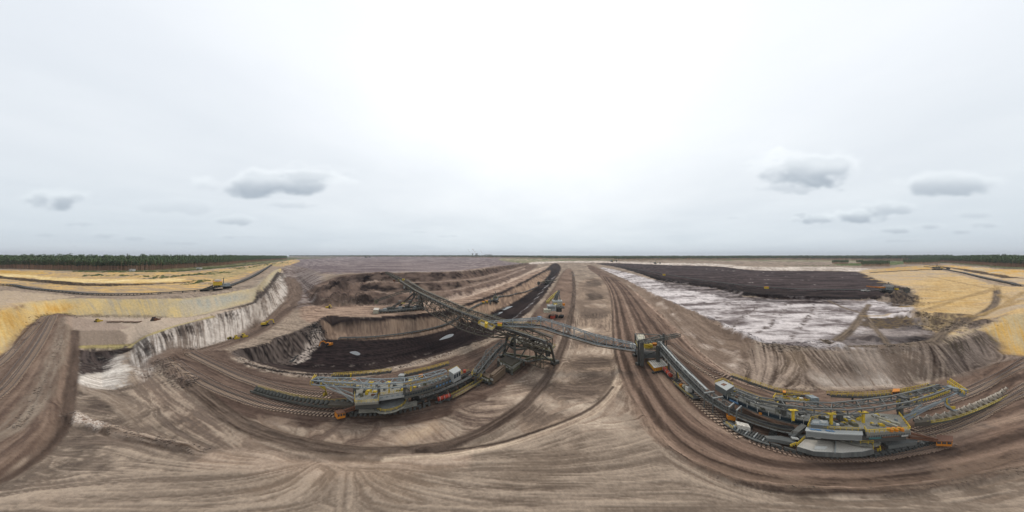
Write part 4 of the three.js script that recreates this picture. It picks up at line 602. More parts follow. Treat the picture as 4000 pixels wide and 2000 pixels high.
// a lattice girder: stations give the middle of the floor, its width and its height
function lattice(parent, name, st, panel, t, m, { roof = true, side = true, floor = true } = {}) {
  const g = sub(parent, name), dense = [];
  for (let i = 0; i < st.length - 1; i++) { const n = Math.max(1, Math.round(st[i].c.distanceTo(st[i + 1].c) / panel)); for (let k = 0; k < n; k++) { const q = k / n; dense.push({ c: st[i].c.clone().lerp(st[i + 1].c, q), w: mix(st[i].w, st[i + 1].w, q), h: mix(st[i].h, st[i + 1].h, q), key: k === 0 }); } }
  dense.push({ ...st[st.length - 1], key: true });
  const cs = dense.map(d => d.c), cor = dense.map((d, i) => { const a = cs[Math.max(0, i - 1)], b = cs[Math.min(cs.length - 1, i + 1)], q = V3(b.x - a.x, 0, b.z - a.z).normalize(), s = V3(-q.z, 0, q.x).multiplyScalar(d.w / 2), u = V3(0, d.h, 0); return [d.c.clone().sub(s), d.c.clone().add(s), d.c.clone().add(s).add(u), d.c.clone().sub(s).add(u)]; });
  for (let k = 0; k < 4; k++) { let last = 0; for (let i = 1; i < dense.length; i++) if (dense[i].key) { member(g, 'chord', cor[last][k], cor[i][k], t * 1.5, t * 1.5, m); last = i; } }
  for (let i = 0; i < dense.length; i++) {
    if (side) { member(g, 'post', cor[i][0], cor[i][3], t, t, m); member(g, 'post', cor[i][1], cor[i][2], t, t, m); }
    if (floor) member(g, 'crossbeam', cor[i][0], cor[i][1], t, t, m); if (roof) member(g, 'crossbeam', cor[i][3], cor[i][2], t, t, m);
    if (i) { const e = i % 2, a = cor[i - 1], b = cor[i];
      if (side) { member(g, 'brace', e ? a[0] : a[3], e ? b[3] : b[0], t * 0.8, t * 0.8, m); member(g, 'brace', e ? a[1] : a[2], e ? b[2] : b[1], t * 0.8, t * 0.8, m); }
      if (roof) member(g, 'brace', e ? a[3] : a[2], e ? b[2] : b[3], t * 0.7, t * 0.7, m); if (floor) member(g, 'brace', e ? a[0] : a[1], e ? b[1] : b[0], t * 0.7, t * 0.7, m); }
  }
  return { g, cor, dense };
}
// a shed: walls and a roof plate from the outline of its roof
function house(parent, name, roofPts, tall, wallM, roofM, over = 0.25) {
  const c = roofPts.reduce((s, p) => s.add(p), V3(0, 0, 0)).multiplyScalar(1 / roofPts.length), y = roofPts[0].y, g = sub(parent, name);
  part(g, 'wall', gSlab(roofPts.map(p => V3(p.x, y - 0.2, p.z)), tall), wallM);
  part(g, 'roof', gSlab(roofPts.map(p => V3(c.x + (p.x - c.x) * (1 + over * 0.2), y, c.z + (p.z - c.z) * (1 + over * 0.2))), 0.2), roofM);
  return { g, c };
}
function windows(parent, a, b, count, w, h, m = M.glass, out = 0.06) {   // panes along a wall from a to b (their middle line)
  const f = frameOf(a, b), toEye = V3(-a.x, 0, -a.z), s = f.x.dot(toEye) > 0 ? 1 : -1;
  for (let i = 0; i < count; i++) { const p = a.clone().lerp(b, (i + 0.5) / count), q = f.z.clone().multiplyScalar(w / 2), o = f.x.clone().multiplyScalar(out * s); member(parent, 'window', p.clone().sub(q).add(o), p.clone().add(q).add(o), 0.08, h, m); }
}
function crawler(parent, c, dir, len, wid, hgt, name = 'crawler') {     // a caterpillar track unit
  const d = V3(dir.x, 0, dir.z).normalize(), a = c.clone().addScaledVector(d, -len / 2 + hgt / 2), b = c.clone().addScaledVector(d, len / 2 - hgt / 2), s = V3(-d.z, 0, d.x), g = [gBar(V3(a.x, c.y + hgt / 2, a.z), V3(b.x, c.y + hgt / 2, b.z), wid, hgt)];
  for (const e of [a, b]) { const y = c.y + hgt / 2; g.push(gTube(V3(e.x - s.x * wid / 2, y, e.z - s.z * wid / 2), V3(e.x + s.x * wid / 2, y, e.z + s.z * wid / 2), hgt / 2, 12)); }
  return part(parent, name, g, M.rubber);
}
function bogies(parent, pts, gap, size = 1.6) {    // rows of rail bogies under a machine
  for (const q of along(pts, gap)) { const s = V3(-q.d.z, 0, q.d.x), g = [gBar(q.p.clone().addScaledVector(q.d, -gap * 0.4).add(V3(0, size, 0)), q.p.clone().addScaledVector(q.d, gap * 0.4).add(V3(0, size, 0)), 0.9, 0.6)];
    for (const k of [-0.28, 0.28]) { const c = q.p.clone().addScaledVector(q.d, gap * k).add(V3(0, size * 0.45, 0)); g.push(gTube(c.clone().addScaledVector(s, -0.7), c.clone().addScaledVector(s, 0.7), size * 0.45, 10)); }
    part(parent, 'bogie', g, M.steelDark); }
}
const lift = (p, y) => V3(p.x, p.y + y, p.z);

// ---------------------------------------------------------------- railway tracks
function track(path, label, { gauge = 2.2, wide = 3.6, gap = 1.9, m = M.sleeper } = {}) {
  const pts = spline(toGround(curve(path, false, 3)).map(p => settle(V3(p[0], 0, p[1]), 0.12)), 3), t = thing('railway_track', label, 'railway track', pts[0].clone(), 'tracks of the mine railway');
  const sl = along(pts, gap), few = sl.length > 300 ? 300 : sl.length; sl.sort((a, b) => b.p.z - a.p.z);
  sl.forEach((q, i) => { const s = V3(-q.d.z, 0, q.d.x), w = wide * rnd(0.46, 0.54), a = settle(q.p.clone().addScaledVector(s, -w), 0.26), b = settle(q.p.clone().addScaledVector(s, w), 0.26); if (i < few) member(t, 'sleeper', a, b, 0.75, 0.3, m); });
  for (const k of [-gauge / 2, gauge / 2]) part(t, 'rail', gSweep(shift(pts, k).map(p => settle(p, 0.66)), 0.18, 0.22), M.rail);
  return t;
}
track([[650, 1405], [740, 1470], [880, 1540], [1030, 1588], [1190, 1612], [1345, 1624]], 'lower of two tracks curving to the orange cab on the left');
track([[668, 1398], [760, 1460], [900, 1528], [1050, 1575], [1200, 1598], [1345, 1609]], 'track just above the lowest one left of the orange cab', { m: M.sleeperDark });
track([[735, 1382], [850, 1440], [980, 1496], [1130, 1538], [1290, 1556]], 'track passing behind the left bucket ladder');
track([[755, 1376], [870, 1432], [1000, 1484], [1150, 1524], [1300, 1541]], 'farthest track beside the coal cut on the left', { m: M.sleeperDark });
track([[2590, 1405], [2650, 1475], [2740, 1565], [2830, 1642], [2930, 1708]], 'pale sleepered track in front of the link conveyor on the right');
track([[2568, 1408], [2630, 1480], [2720, 1574], [2810, 1652], [2900, 1716]], 'nearer rail line below the red tank wagon on the right', { m: M.sleeper });
track([[2610, 1350], [2690, 1415], [2780, 1470], [2850, 1500]], 'track behind the grey roofed house on the right');
track([[2630, 1340], [2710, 1403], [2800, 1458], [2870, 1487]], 'rearmost track at the foot of the tan bank', { m: M.sleeperDark });
track([[2930, 1722], [3050, 1762], [3200, 1784], [3400, 1784], [3600, 1752], [3700, 1722]], 'dark sleepered track under the stained slab', { m: M.sleeperDark, wide: 4.4, gap: 1.25 });
track([[3590, 1700], [3720, 1670], [3860, 1608], [4000, 1530], [4200, 1430]], 'nearest track right of the orange cab');
track([[3590, 1686], [3715, 1655], [3850, 1594], [4000, 1513], [4200, 1415]], 'second track right of the orange cab', { m: M.sleeper });
track([[3560, 1606], [3690, 1572], [3830, 1518], [4000, 1428], [4150, 1350]], 'track beyond the right bucket ladder');
track([[3580, 1590], [3700, 1557], [3830, 1502], [4000, 1408], [4150, 1330]], 'rearmost track on the far right', { m: M.sleeperDark });
track([[-150, 1545], [0, 1440], [80, 1355], [150, 1275], [178, 1245]], 'leftmost pale track on the left platform');
track([[-150, 1680], [0, 1565], [95, 1450], [165, 1340], [212, 1246]], 'middle pale track on the left platform');
track([[-150, 1655], [0, 1540], [85, 1432], [152, 1330], [200, 1246]], 'track between the two pale ones on the left platform', { m: M.sleeperDark });

// ---------------------------------------------------------------- belt conveyors
function conveyor(path, label, { w = 1.8, h = 1.6, gap = 9, frame = M.steelDark, top = M.belt, floor } = {}) {
  const pts = spline((floor === undefined ? toGround(curve(path, false, 3)) : curve(path, false, 3).map(p => level(p[0], p[1], floor))).map(p => settle(V3(p[0], 0, p[1]), h)), 2), t = thing('belt_conveyor', label, 'conveyor', settle(pts[0].clone(), 0), 'belt conveyors on the ground');
  part(t, 'belt', gSweep(pts, w, 0.22), top);
  for (const k of [-w / 2 - 0.22, w / 2 + 0.22]) part(t, 'side_frame', gSweep(shift(pts, k, 0.15), 0.35, 0.6), frame);
  let list = along(pts, gap); if (list.length > 140) list = along(pts, gap * list.length / 140);
  list.forEach(q => { const s = V3(-q.d.z, 0, q.d.x); part(t, 'support', [gBox(V3(q.p.x + s.x * w / 2, q.p.y - h / 2 - 0.2, q.p.z + s.z * w / 2), 0.4, h, 0.4), gBox(V3(q.p.x - s.x * w / 2, q.p.y - h / 2 - 0.2, q.p.z - s.z * w / 2), 0.4, h, 0.4), gBar(V3(q.p.x + s.x * w, q.p.y - h, q.p.z + s.z * w), V3(q.p.x - s.x * w, q.p.y - h, q.p.z - s.z * w), 0.7, 0.4)], frame); });
  return t;
}
conveyor([[-500, 1108], [0, 1114], [100, 1126], [220, 1140], [340, 1150], [460, 1153], [600, 1150], [720, 1143], [800, 1134]], 'long dark belt conveyor across the yellow terrace on the left', { w: 2.4, h: 1.8 });
conveyor([[890, 1122], [930, 1107], [970, 1090], [1010, 1068], [1050, 1042], [1062, 1034]], 'dark belt conveyor climbing away behind the yellow stacker', { w: 3, h: 2 });
conveyor([[3400, 1066], [3500, 1060], [3600, 1055], [3650, 1052]], 'thin conveyor between coal field and yellow sand on the right', { w: 2.2 });
conveyor([[3675, 1051], [3760, 1066], [3850, 1088], [3950, 1109], [4000, 1119], [4300, 1140]], 'dark belt conveyor crossing the yellow terrace on the far right', { w: 3, h: 2 });
conveyor([[2330, 1031], [2420, 1041], [2550, 1064], [2700, 1090], [2850, 1111], [3000, 1126], [3200, 1134], [3400, 1136], [3455, 1134]], 'long face conveyor along the coal field on the right', { w: 2.4, h: 1.8, frame: M.steel });
conveyor([[1325, 1325], [1450, 1322], [1600, 1304], [1740, 1275], [1850, 1232], [1940, 1192], [2020, 1158], [2100, 1122]], 'long belt conveyor on the coal floor under the bridge', { w: 2.4, h: 1.8, floor: -14, frame: M.steel });

// ---------------------------------------------------------------- overburden conveyor bridge over the coal cut
{
  const foot = onGround(2070, 1420), t = thing('conveyor_bridge', 'huge dark lattice conveyor bridge spanning the coal cut to the spoil dumps', 'conveyor bridge', foot);
  const c = [atDepth(2148, 1352, 156), atDepth(1995, 1300, 172), atDepth(1800, 1226, 232), atDepth(1640, 1148, 330), atDepth(1575, 1105, 385), atDepth(1509, 1067, 452)];
  const st = c.map((p, i) => ({ c: p, w: [7, 9, 9, 8, 6, 3][i], h: [4, 4.5, 4.5, 4.5, 4, 2.5][i] }));
  const main = lattice(t, 'main_girder', st, 7.5, 0.5, M.girderBrown);
  part(t, 'belt', gSweep(spline(c.map(p => lift(p, 1.2)), 3), 3, 0.3), M.belt);
  for (const s of [-5.2, 5.2]) { const w = shift(c.slice(0, 5), s, 4.6); part(t, 'walkway', gSweep(w, 1.2, 0.2), M.steel); part(t, 'handrail', gRailing(w, 1.2, 0.14, 6), M.khaki); }
  // hanging lower truss between the two supports
  const lo = [at(2035, 1352, 15), atDepth(1900, 1320, 196), atDepth(1780, 1262, 240), atDepth(1660, 1208, 312), atDepth(1622, 1170, 338)], bot = lo.map((p, i) => ({ c: V3(p.x, [14, 9, 8, 9, 18][i], p.z), w: 9, h: 0.6 }));
  const g = sub(t, 'lower_truss'), prof = lo.map(p => p);
  const topLine = spline([c[1], c[2], c[3]], 5), nP = 14, lowY = k => { const q = k / nP; return 8 + 10 * Math.pow(Math.abs(q - 0.55) / 0.55, 3); };
  let prev = null;
  for (let k = 0; k <= nP; k++) {
    const q = k / nP, p = c[1].clone().lerp(c[3], q); if (q > 0) { const mid = c[2]; const tt = clamp(q / 0.38); p.copy(q < 0.38 ? c[1].clone().lerp(mid, tt) : mid.clone().lerp(c[3], (q - 0.38) / 0.62)); }
    const d = c[3].clone().sub(c[1]); d.y = 0; d.normalize(); const s = V3(-d.z, 0, d.x).multiplyScalar(4.5), L = p.clone().sub(s), R = p.clone().add(s), Lb = V3(L.x, lowY(k), L.z), Rb = V3(R.x, lowY(k), R.z);
    member(g, 'post', L, Lb, 0.45, 0.45, M.girderBrown); member(g, 'post', R, Rb, 0.45, 0.45, M.girderBrown); member(g, 'crossbeam', Lb, Rb, 0.4, 0.4, M.girderBrown); member(g, 'brace', L, Rb, 0.3, 0.3, M.girderBrown);
    if (prev) { const e = k % 2; member(g, 'chord', prev.Lb, Lb, 0.75, 0.75, M.girderBrown); member(g, 'chord', prev.Rb, Rb, 0.75, 0.75, M.girderBrown);
      member(g, 'brace', e ? prev.L : prev.Lb, e ? Lb : L, 0.4, 0.4, M.girderBrown); member(g, 'brace', e ? prev.R : prev.Rb, e ? Rb : R, 0.4, 0.4, M.girderBrown); member(g, 'brace', prev.Lb, Rb, 0.3, 0.3, M.girderBrown); }
    prev = { L, R, Lb, Rb };
  }
  // near support: portal on the platform rim
  const P = sub(t, 'near_support'), feet = [onGround(1965, 1392), onGround(2012, 1432), onGround(2098, 1402), onGround(2168, 1420)];
  const heads = [atDepth(1985, 1300, 176), atDepth(2010, 1312, 168), atDepth(2080, 1318, 162), atDepth(2150, 1345, 156)];
  feet.forEach((f, i) => { member(P, 'leg', f, heads[i], 1.3, 1.3, M.girder); member(P, 'leg', f, heads[(i + 1) % 4], 0.8, 0.8, M.girder); });
  for (let i = 0; i < 4; i++) { const a = feet[i].clone().lerp(heads[i], 0.55), b = feet[(i + 1) % 4].clone().lerp(heads[(i + 1) % 4], 0.55); member(P, 'crossbeam', a, b, 0.9, 1.1, M.girder); member(P, 'crossbeam', lift(feet[i], 2.2), lift(feet[(i + 1) % 4], 2.2), 1.2, 1.4, M.olive); }
  for (const f of feet) { part(t, 'bogie', [gBox(lift(f, 1), 6, 1.2, 2.4, 0.6), gBox(lift(f, 0.4), 5, 0.8, 3, 0.6)], M.steelDark); }
  for (const [b, y, h] of [[2005, 1340, 11], [2050, 1352, 10], [2095, 1362, 9], [2140, 1378, 8]]) { const p = at(b, y, h); member(P, 'hopper', lift(p, 3), lift(p, -2), 3, 3, M.steelDark); }
  // platforms and gangways inside the portal
  part(t, 'platform', gSlab([at(1985, 1330, 13), at(2150, 1372, 13), at(2170, 1352, 13), at(2010, 1310, 13)], 0.5), M.deck);
  railing(t, ring([at(1985, 1330, 13), at(2150, 1372, 13), at(2170, 1352, 13), at(2010, 1310, 13)]), M.yellowDull, 1.2, 0.15);
  part(t, 'gangway', gBar(at(1970, 1382, 6), at(2060, 1412, 6), 1.4, 0.3), M.steel); part(t, 'gangway', gBar(at(2060, 1412, 6), at(2130, 1400, 6), 1.4, 0.3), M.steel);
  // tail boom with hanging frame on the right end
  const tb = lattice(t, 'tail_boom', [{ c: at(2030, 1345, 16), w: 5, h: 3 }, { c: at(2125, 1375, 14), w: 4.5, h: 3 }], 5, 0.35, M.girderBrown);
  const hang = sub(t, 'hanging_frame'); for (const [b, y] of [[2070, 1360], [2092, 1366], [2112, 1372], [2124, 1376]]) { const a = at(b, y, 14), z = V3(a.x, 4, a.z); member(hang, 'post', a, z, 0.4, 0.4, M.girderBrown); }
  member(hang, 'crossbeam', V3(...at(2070, 1360, 14).setY(4).toArray()), V3(...at(2124, 1376, 14).setY(4).toArray()), 0.4, 0.4, M.girderBrown); member(hang, 'crossbeam', at(2070, 1360, 14).setY(8), at(2124, 1376, 14).setY(8), 0.4, 0.4, M.girderBrown);
  // transfer head on the girder, with yellow cabs
  part(t, 'walkway', gSlab([at(1868, 1266, 25), at(1922, 1290, 25), at(1935, 1278, 25), at(1880, 1256, 25)], 0.4), M.deck);
  railing(t, ring([at(1868, 1266, 25), at(1922, 1290, 25), at(1935, 1278, 25), at(1880, 1256, 25)]), M.yellow, 1.4, 0.2);
  house(t, 'cab', [at(1893, 1262, 28), at(1902, 1265, 28), at(1906, 1259, 28), at(1897, 1256, 28)], 2.6, M.yellow, M.yellow);
  house(t, 'cab', [at(1943, 1262, 28), at(1960, 1264, 28), at(1962, 1256, 28), at(1946, 1255, 28)], 1.6, M.yellow, M.orange);
  for (const [b, y] of [[1870, 1250], [1900, 1254], [1875, 1262], [1910, 1270]]) member(t, 'mast', at(b, y + 8, 25), at(b, y, 29), 0.3, 0.3, M.yellowDull);
  for (const [b, y, D] of [[1560, 1097, 398], [1576, 1095, 385], [1596, 1125, 366], [1540, 1098, 410]]) { const p = atDepth(b, y, D); part(t, 'gantry', [gBox(lift(p, 1), 3, 2.5, 2), gBar(lift(p, 2), lift(p, -3), 0.5)], b === 1540 ? M.rust : M.yellow); }
  for (const s of [0.25, 0.6]) { const a = c[4].clone().lerp(c[5], s); member(t, 'stay', lift(a, 2.5), lift(c[4], 12).lerp(c[3], 0.4), 0.25, 0.25, M.girder); }
  // far support standing on the tan bench
  const F = sub(t, 'far_support'), fb = [onGround(1560, 1196), onGround(1640, 1196), onGround(1580, 1216), onGround(1655, 1212)], fh = c[3];
  for (const f of fb) { member(F, 'leg', f, V3(fh.x + (f.x - fh.x) * 0.25, fh.y, fh.z + (f.z - fh.z) * 0.25), 1.6, 1.6, M.steelDark); member(F, 'brace', f, V3(fh.x - (f.x - fh.x) * 0.3, fh.y - 8, fh.z + (f.z - fh.z) * 0.3), 0.6, 0.6, M.steelDark); }
  for (let i = 0; i < 4; i++) for (const y of [0.35, 0.7]) member(F, 'crossbeam', fb[i].clone().lerp(fh, y), fb[(i + 1) % 4].clone().lerp(fh, y), 0.7, 0.7, M.steelDark);
  for (let i = 0; i < 14; i++) { const a = fh.clone().lerp(c[4], i / 14), l = 6 + 5 * Math.sin(i * 1.7); member(F, 'hanger', a, lift(a, -l), 0.45, 0.45, M.steelDark); if (i % 3 === 1) member(F, 'panel', lift(a, -3), lift(a, -7), 1.6, 2.6, i % 2 ? M.steelPale : M.steelDark); }
  for (let i = 0; i < 7; i++) { const p = at(1562 + i * 13, 1176 + (i % 3) * 9, 5 + (i % 4) * 3); member(F, 'platform', p, lift(p, 0.6), 4, 5, [M.steel, M.yellowDull, M.steelDark][i % 3]); }
}
{
  // the support train on the tan bench below the far end of the bridge
  const t = thing('support_train', 'long low support train with a pale end house on the tan bench', 'machine', onGround(1460, 1222), 'bridge machinery'); delete t.userData.group;
  const p = [onGround(1470, 1224), onGround(1540, 1221), onGround(1620, 1214), onGround(1660, 1208)];
  part(t, 'frame', gSweep(p.map(q => lift(q, 2.6)), 5, 1.2), M.steelDark);
  house(t, 'end_house', [at(1458, 1210, 5), at(1478, 1211, 5), at(1482, 1203, 5), at(1463, 1202, 5)], 4.6, M.cream, M.deckPale);
  part(t, 'railing_deck', gRailing(shift(p, 2.4, 2.7), 1.4, 0.25, 4), M.steelPale);
  for (let i = 0; i < 12; i++) { const q = p[0].clone().lerp(p[3], 0.1 + i * 0.075), y = groundAt(q.x, q.z); part(t, 'machinery', gBox(V3(q.x, y + 3.4 + (i % 3) * 0.6, q.z), 5, 2 + (i % 4), 3.4), [M.steel, M.steelPale, M.steelDark, M.girder][i % 4]); }
  bogies(t, p, 7, 1.6);
  const arm = [atDepth(1470, 1179, 352), atDepth(1500, 1168, 350), atDepth(1560, 1148, 345), atDepth(1610, 1136, 338)];
  lattice(t, 'side_boom', arm.map((c, i) => ({ c, w: 3, h: 2.6 })), 6, 0.35, M.girder);
  part(t, 'boom_head', gBox(arm[0], 4, 5, 3), M.olive);
  lattice(t, 'strut', [{ c: at(1533, 1203, 5), w: 2, h: 1.6 }, { c: atDepth(1560, 1185, 343), w: 2, h: 1.6 }], 5, 0.3, M.steelDark);
}
{
  // connecting bridge to the right excavator
  const c = [atDepth(1932, 1268, 172), atDepth(2112, 1276, 170), atDepth(2200, 1304, 169), atDepth(2330, 1342, 167), atDepth(2475, 1366, 165)];
  const t = thing('link_bridge', 'pale steel lattice link bridge reaching right to the transfer tower', 'conveyor bridge', settle(c[0].clone()));
  lattice(t, 'girder', c.map((p, i) => ({ c: p, w: 4.6, h: [2, 5.6, 6, 5.2, 3.8][i] })), 6.5, 0.32, M.steelBlue);
  part(t, 'belt', gSweep(spline(c.map(p => lift(p, 0.9)), 3), 1.8, 0.25), M.belt);
  part(t, 'walkway', gSweep(shift(c, 1.7, 0.3), 0.9, 0.15), M.steel); part(t, 'walkway', gSweep(shift(c, -1.7, 0.3), 0.9, 0.15), M.steel);
  for (const s of [-2.7, 2.7]) part(t, 'lower_rail', gSweep(shift(c, s, -0.6), 0.4, 0.5), M.girderBrown);
  const hoop = []; for (let i = 0; i <= 10; i++) { const a = Math.PI * (0.5 + i / 10); hoop.push(V3(c[0].x + 4 * Math.cos(a), c[0].y + 2, c[0].z - 2.6 * Math.sin(a))); }
  part(t, 'end_hoop', gSweep(hoop, 0.5, 0.5), M.steelBlue); part(t, 'cross_walk', gRailing([lift(c[0], 1.5), lift(c[1], 1.5)], 1, 0.15, 3), M.yellowDull);
  part(t, 'lamp_box', gBox(lift(c[2].clone().lerp(c[3], 0.1), 2), 1, 0.8, 1), M.white);
}
{
  // lattice bridge from the left excavator up to the portal
  const c = [at(1858, 1470, 5), at(1892, 1432, 7.5), at(1930, 1390, 10), at(1968, 1352, 12.5)], t = thing('transfer_boom', 'steep grey lattice boom rising beside the brown sheds to the bridge portal', 'conveyor', settle(c[0].clone()));
  lattice(t, 'girder', c.map((p, i) => ({ c: p, w: 4, h: [2.5, 3.6, 4, 3.5][i] })), 3.4, 0.28, M.steel); part(t, 'belt', gSweep(c.map(p => lift(p, 0.8)), 1.8, 0.25), M.belt);
  const peak = lift(c[1].clone().lerp(c[2], 0.2), 8.5); for (const q of [c[0], c[1], c[2], c[3]]) { member(t, 'stay', lift(q, 3), peak, 0.2, 0.2, M.steel); } member(t, 'mast', lift(c[1], 3), peak, 0.4, 0.4, M.steel);
  part(t, 'platform', gSlab([at(1842, 1462, 5), at(1880, 1470, 5), at(1885, 1455, 5), at(1850, 1447, 5)], 0.6), M.yellowDull); railing(t, ring([at(1842, 1462, 5), at(1880, 1470, 5), at(1885, 1455, 5), at(1850, 1447, 5)]), M.yellow);
  part(t, 'cabinet', gBox(at(1856, 1450, 6.5), 1.8, 1.6, 1.6), M.roofPale); part(t, 'cabinet', gBox(at(1815, 1450, 6.5), 1.4, 1.4, 1.4), M.red);
  for (const q of [c[0], c[1]]) { part(t, 'support', [gBar(q, settle(q.clone()), 1.1), gBox(settle(q.clone(), 0.6), 4, 1.2, 3, 0.5)], M.steelDark); }
}
// sheds on the tracks beside the portal
{
  const shed = (label, roof, tall, wall, roofM, extra) => { const g = roof.reduce((s, p) => s.add(p), V3(0, 0, 0)).multiplyScalar(0.25), t = thing('rail_shed', label, 'shed', settle(g.clone()), 'sheds on rails beside the bridge'); delete t.userData.group;
    house(t, 'body', roof, tall, wall, roofM); const a = roof[0], b = roof[1]; windows(t, V3(a.x, a.y - tall * 0.45, a.z).lerp(b, 0.02).setY(a.y - tall * 0.45), V3(b.x, a.y - tall * 0.45, b.z), 4, a.distanceTo(b) / 7, tall * 0.3, M.white, 0.25); bogies(t, [settle(roof[0].clone()), settle(roof[1].clone())], 5, 1.2); if (extra) extra(t); return t; };
  shed('small shed with a dusty tan roof at the end of the rail sheds', [at(1881, 1463, 4), at(1910, 1476, 4), at(1926, 1464, 4), at(1896, 1453, 4)], 3.2, M.olive, M.brownRoof);
  const long = shed('long ridged brown roofed shed next to the small tan one', [at(1912, 1466, 4.6), at(1928, 1472, 4.6), at(1975, 1434, 4.6), at(1957, 1426, 4.6)], 3.8, M.brownRoof, M.brownRoof, t => { const a = at(1920, 1469, 4.6), b = at(1966, 1430, 4.6); part(t, 'ridge', [gBar(lift(a, 0.5), lift(b, 0.5), 2.2, 0.7)], M.brownRoof); });
  const port = shed('olive engine house with white windows inside the portal frame', [at(1953, 1404, 5.5), at(1998, 1426, 5.5), at(2032, 1404, 5.5), at(1986, 1384, 5.5)], 4.9, M.olive, M.girderBrown, t => { const q = [at(1946, 1404, 4), at(2000, 1438, 4), at(2046, 1404, 4)]; part(t, 'frame_beam', [gBar(q[0], q[1], 1.4, 1.2), gBar(q[1], q[2], 1.4, 1.2)], M.deck); for (const z of q) part(t, 'frame_leg', gBar(z, settle(z.clone()), 1.2), M.girder); });
}

// ---------------------------------------------------------------- bucket chain machinery shared by both excavators
function bucketLadder(t, pts, n, size, flip, cupM) {
  const L = spline(pts, 5), g = sub(t, 'bucket_ladder');
  for (const s of [-1.3, 1.3]) part(g, 'ladder_beam', gSweep(shift(L, s), 0.4, 0.9), M.girder);
  part(g, 'kick_rail', gSweep(shift(L, flip * 1.7, 0.4), 0.22, 0.22), M.yellowDull); part(g, 'handrail', gRailing(shift(L, flip * 1.8, 0.2), 1, 0.12, 3), M.yellowDull);
  const len = L.reduce((s, p, i) => i ? s + p.distanceTo(L[i - 1]) : 0, 0), unit = new THREE.CylinderGeometry(0.75, 0.42, 1, 7, 1, true), cup = mergeGeometries([unit, new THREE.CylinderGeometry(0.42, 0.42, 0.08, 7).translate(0, -0.5, 0), new THREE.TorusGeometry(0.75, 0.09, 4, 7).rotateX(Math.PI / 2).translate(0, 0.5, 0)]);
  const o = originOf(t);
  for (const q of along(L, len / n)) { const b = new THREE.Mesh(cup, cupM); b.name = 'bucket'; b.castShadow = b.receiveShadow = true; b.position.copy(q.p).sub(o).add(V3(0, size * 0.35, 0)); b.scale.setScalar(size * 1.25); b.rotation.set(rnd(-0.25, 0.25), Math.atan2(q.d.x, q.d.z), 0.9 * flip); t.add(b); const s = V3(-q.d.z, 0, q.d.x).multiplyScalar(1.4); member(g, 'link', q.p.clone().sub(s), q.p.clone().add(s), 0.35, 0.5, M.steelDark); }
}
function yellowBoom(t, pts, m = M.yellow) {        // a slim conveyor boom with yellow hand rails
  const L = spline(pts, 4); part(t, 'boom_belt', gSweep(L, 1.2, 0.25), M.belt); for (const s of [-0.8, 0.8]) { part(t, 'boom_chord', gSweep(shift(L, s, -0.1), 0.2, 0.55), M.steelDark); part(t, 'handrail', gRailing(shift(L, s, 0.1), 1.05, 0.1, 2), m); }
  part(t, 'boom_strut', [gBar(lift(L[0], -0.2), lift(L[Math.floor(L.length * 0.55)], -2.2), 0.2), gBar(lift(L[L.length - 1], -0.2), lift(L[Math.floor(L.length * 0.55)], -2.2), 0.2)], M.steel);
}
function cabAt(t, roof, tall, wallM, roofM, name = 'operator_cab') { const h = house(t, name, roof, tall, wallM, roofM); const y = roof[0].y - tall * 0.4; windows(h.g, roof[0].clone().setY(y), roof[1].clone().setY(y), 3, roof[0].distanceTo(roof[1]) / 4.2, tall * 0.42); return h; }
function clutter(t, pts, n, h, size = 1) {         // motors, winches and boxes standing on a deck, inside an outline
  const a = new Area(pts.map(p => [p.x, p.z])), pal = [M.steel, M.steelPale, M.steelDark, M.deck, M.rust, M.yellow, M.steelBlue, M.white, M.olive]; let k = 0, tries = 0;
  while (k < n && tries++ < n * 12) { const x = rnd(a.x0, a.x1), z = rnd(a.z0, a.z1); if (a.inside(x, z, 0) < 0.7) continue; const w = rnd(0.5, 1.9) * size, d = rnd(0.5, 1.5) * size, q = rnd(0.4, 1.3) * size, turn = rnd(-0.3, 0.3), m = pal[Math.floor(rnd(0, pal.length))];
    if (k % 3 === 0) part(t, 'winch', [gTube(V3(x - w / 2, h + q * 0.5, z), V3(x + w / 2, h + q * 0.5, z), q * 0.5, 9), gBox(V3(x, h + 0.1, z), w * 1.2, 0.2, q)], m); else part(t, 'cabinet', [gBox(V3(x, h + q / 2, z), w, q, d, turn), gBox(V3(x, h + q + 0.06, z), w * 0.7, 0.12, d * 0.7, turn)], m); k++; }
}
function turntable(t, c, r, h) {
  const g = new THREE.CylinderGeometry(r, r * 1.04, 1.5, 40); g.translate(c.x, c.y + h, c.z); part(t, 'turntable', g, M.steel);
  const pts = []; for (let i = 0; i <= 40; i++) { const a = i / 40 * Math.PI * 2; pts.push(V3(c.x + Math.cos(a) * (r + 1.2), c.y + h - 0.4, c.z + Math.sin(a) * (r + 1.2))); } part(t, 'gallery', gSweep(pts, 1.2, 0.2), M.deck); part(t, 'handrail', gRailing(shift(pts, 0.5, 0.05), 1.1, 0.12, 2.4), M.yellow);
}

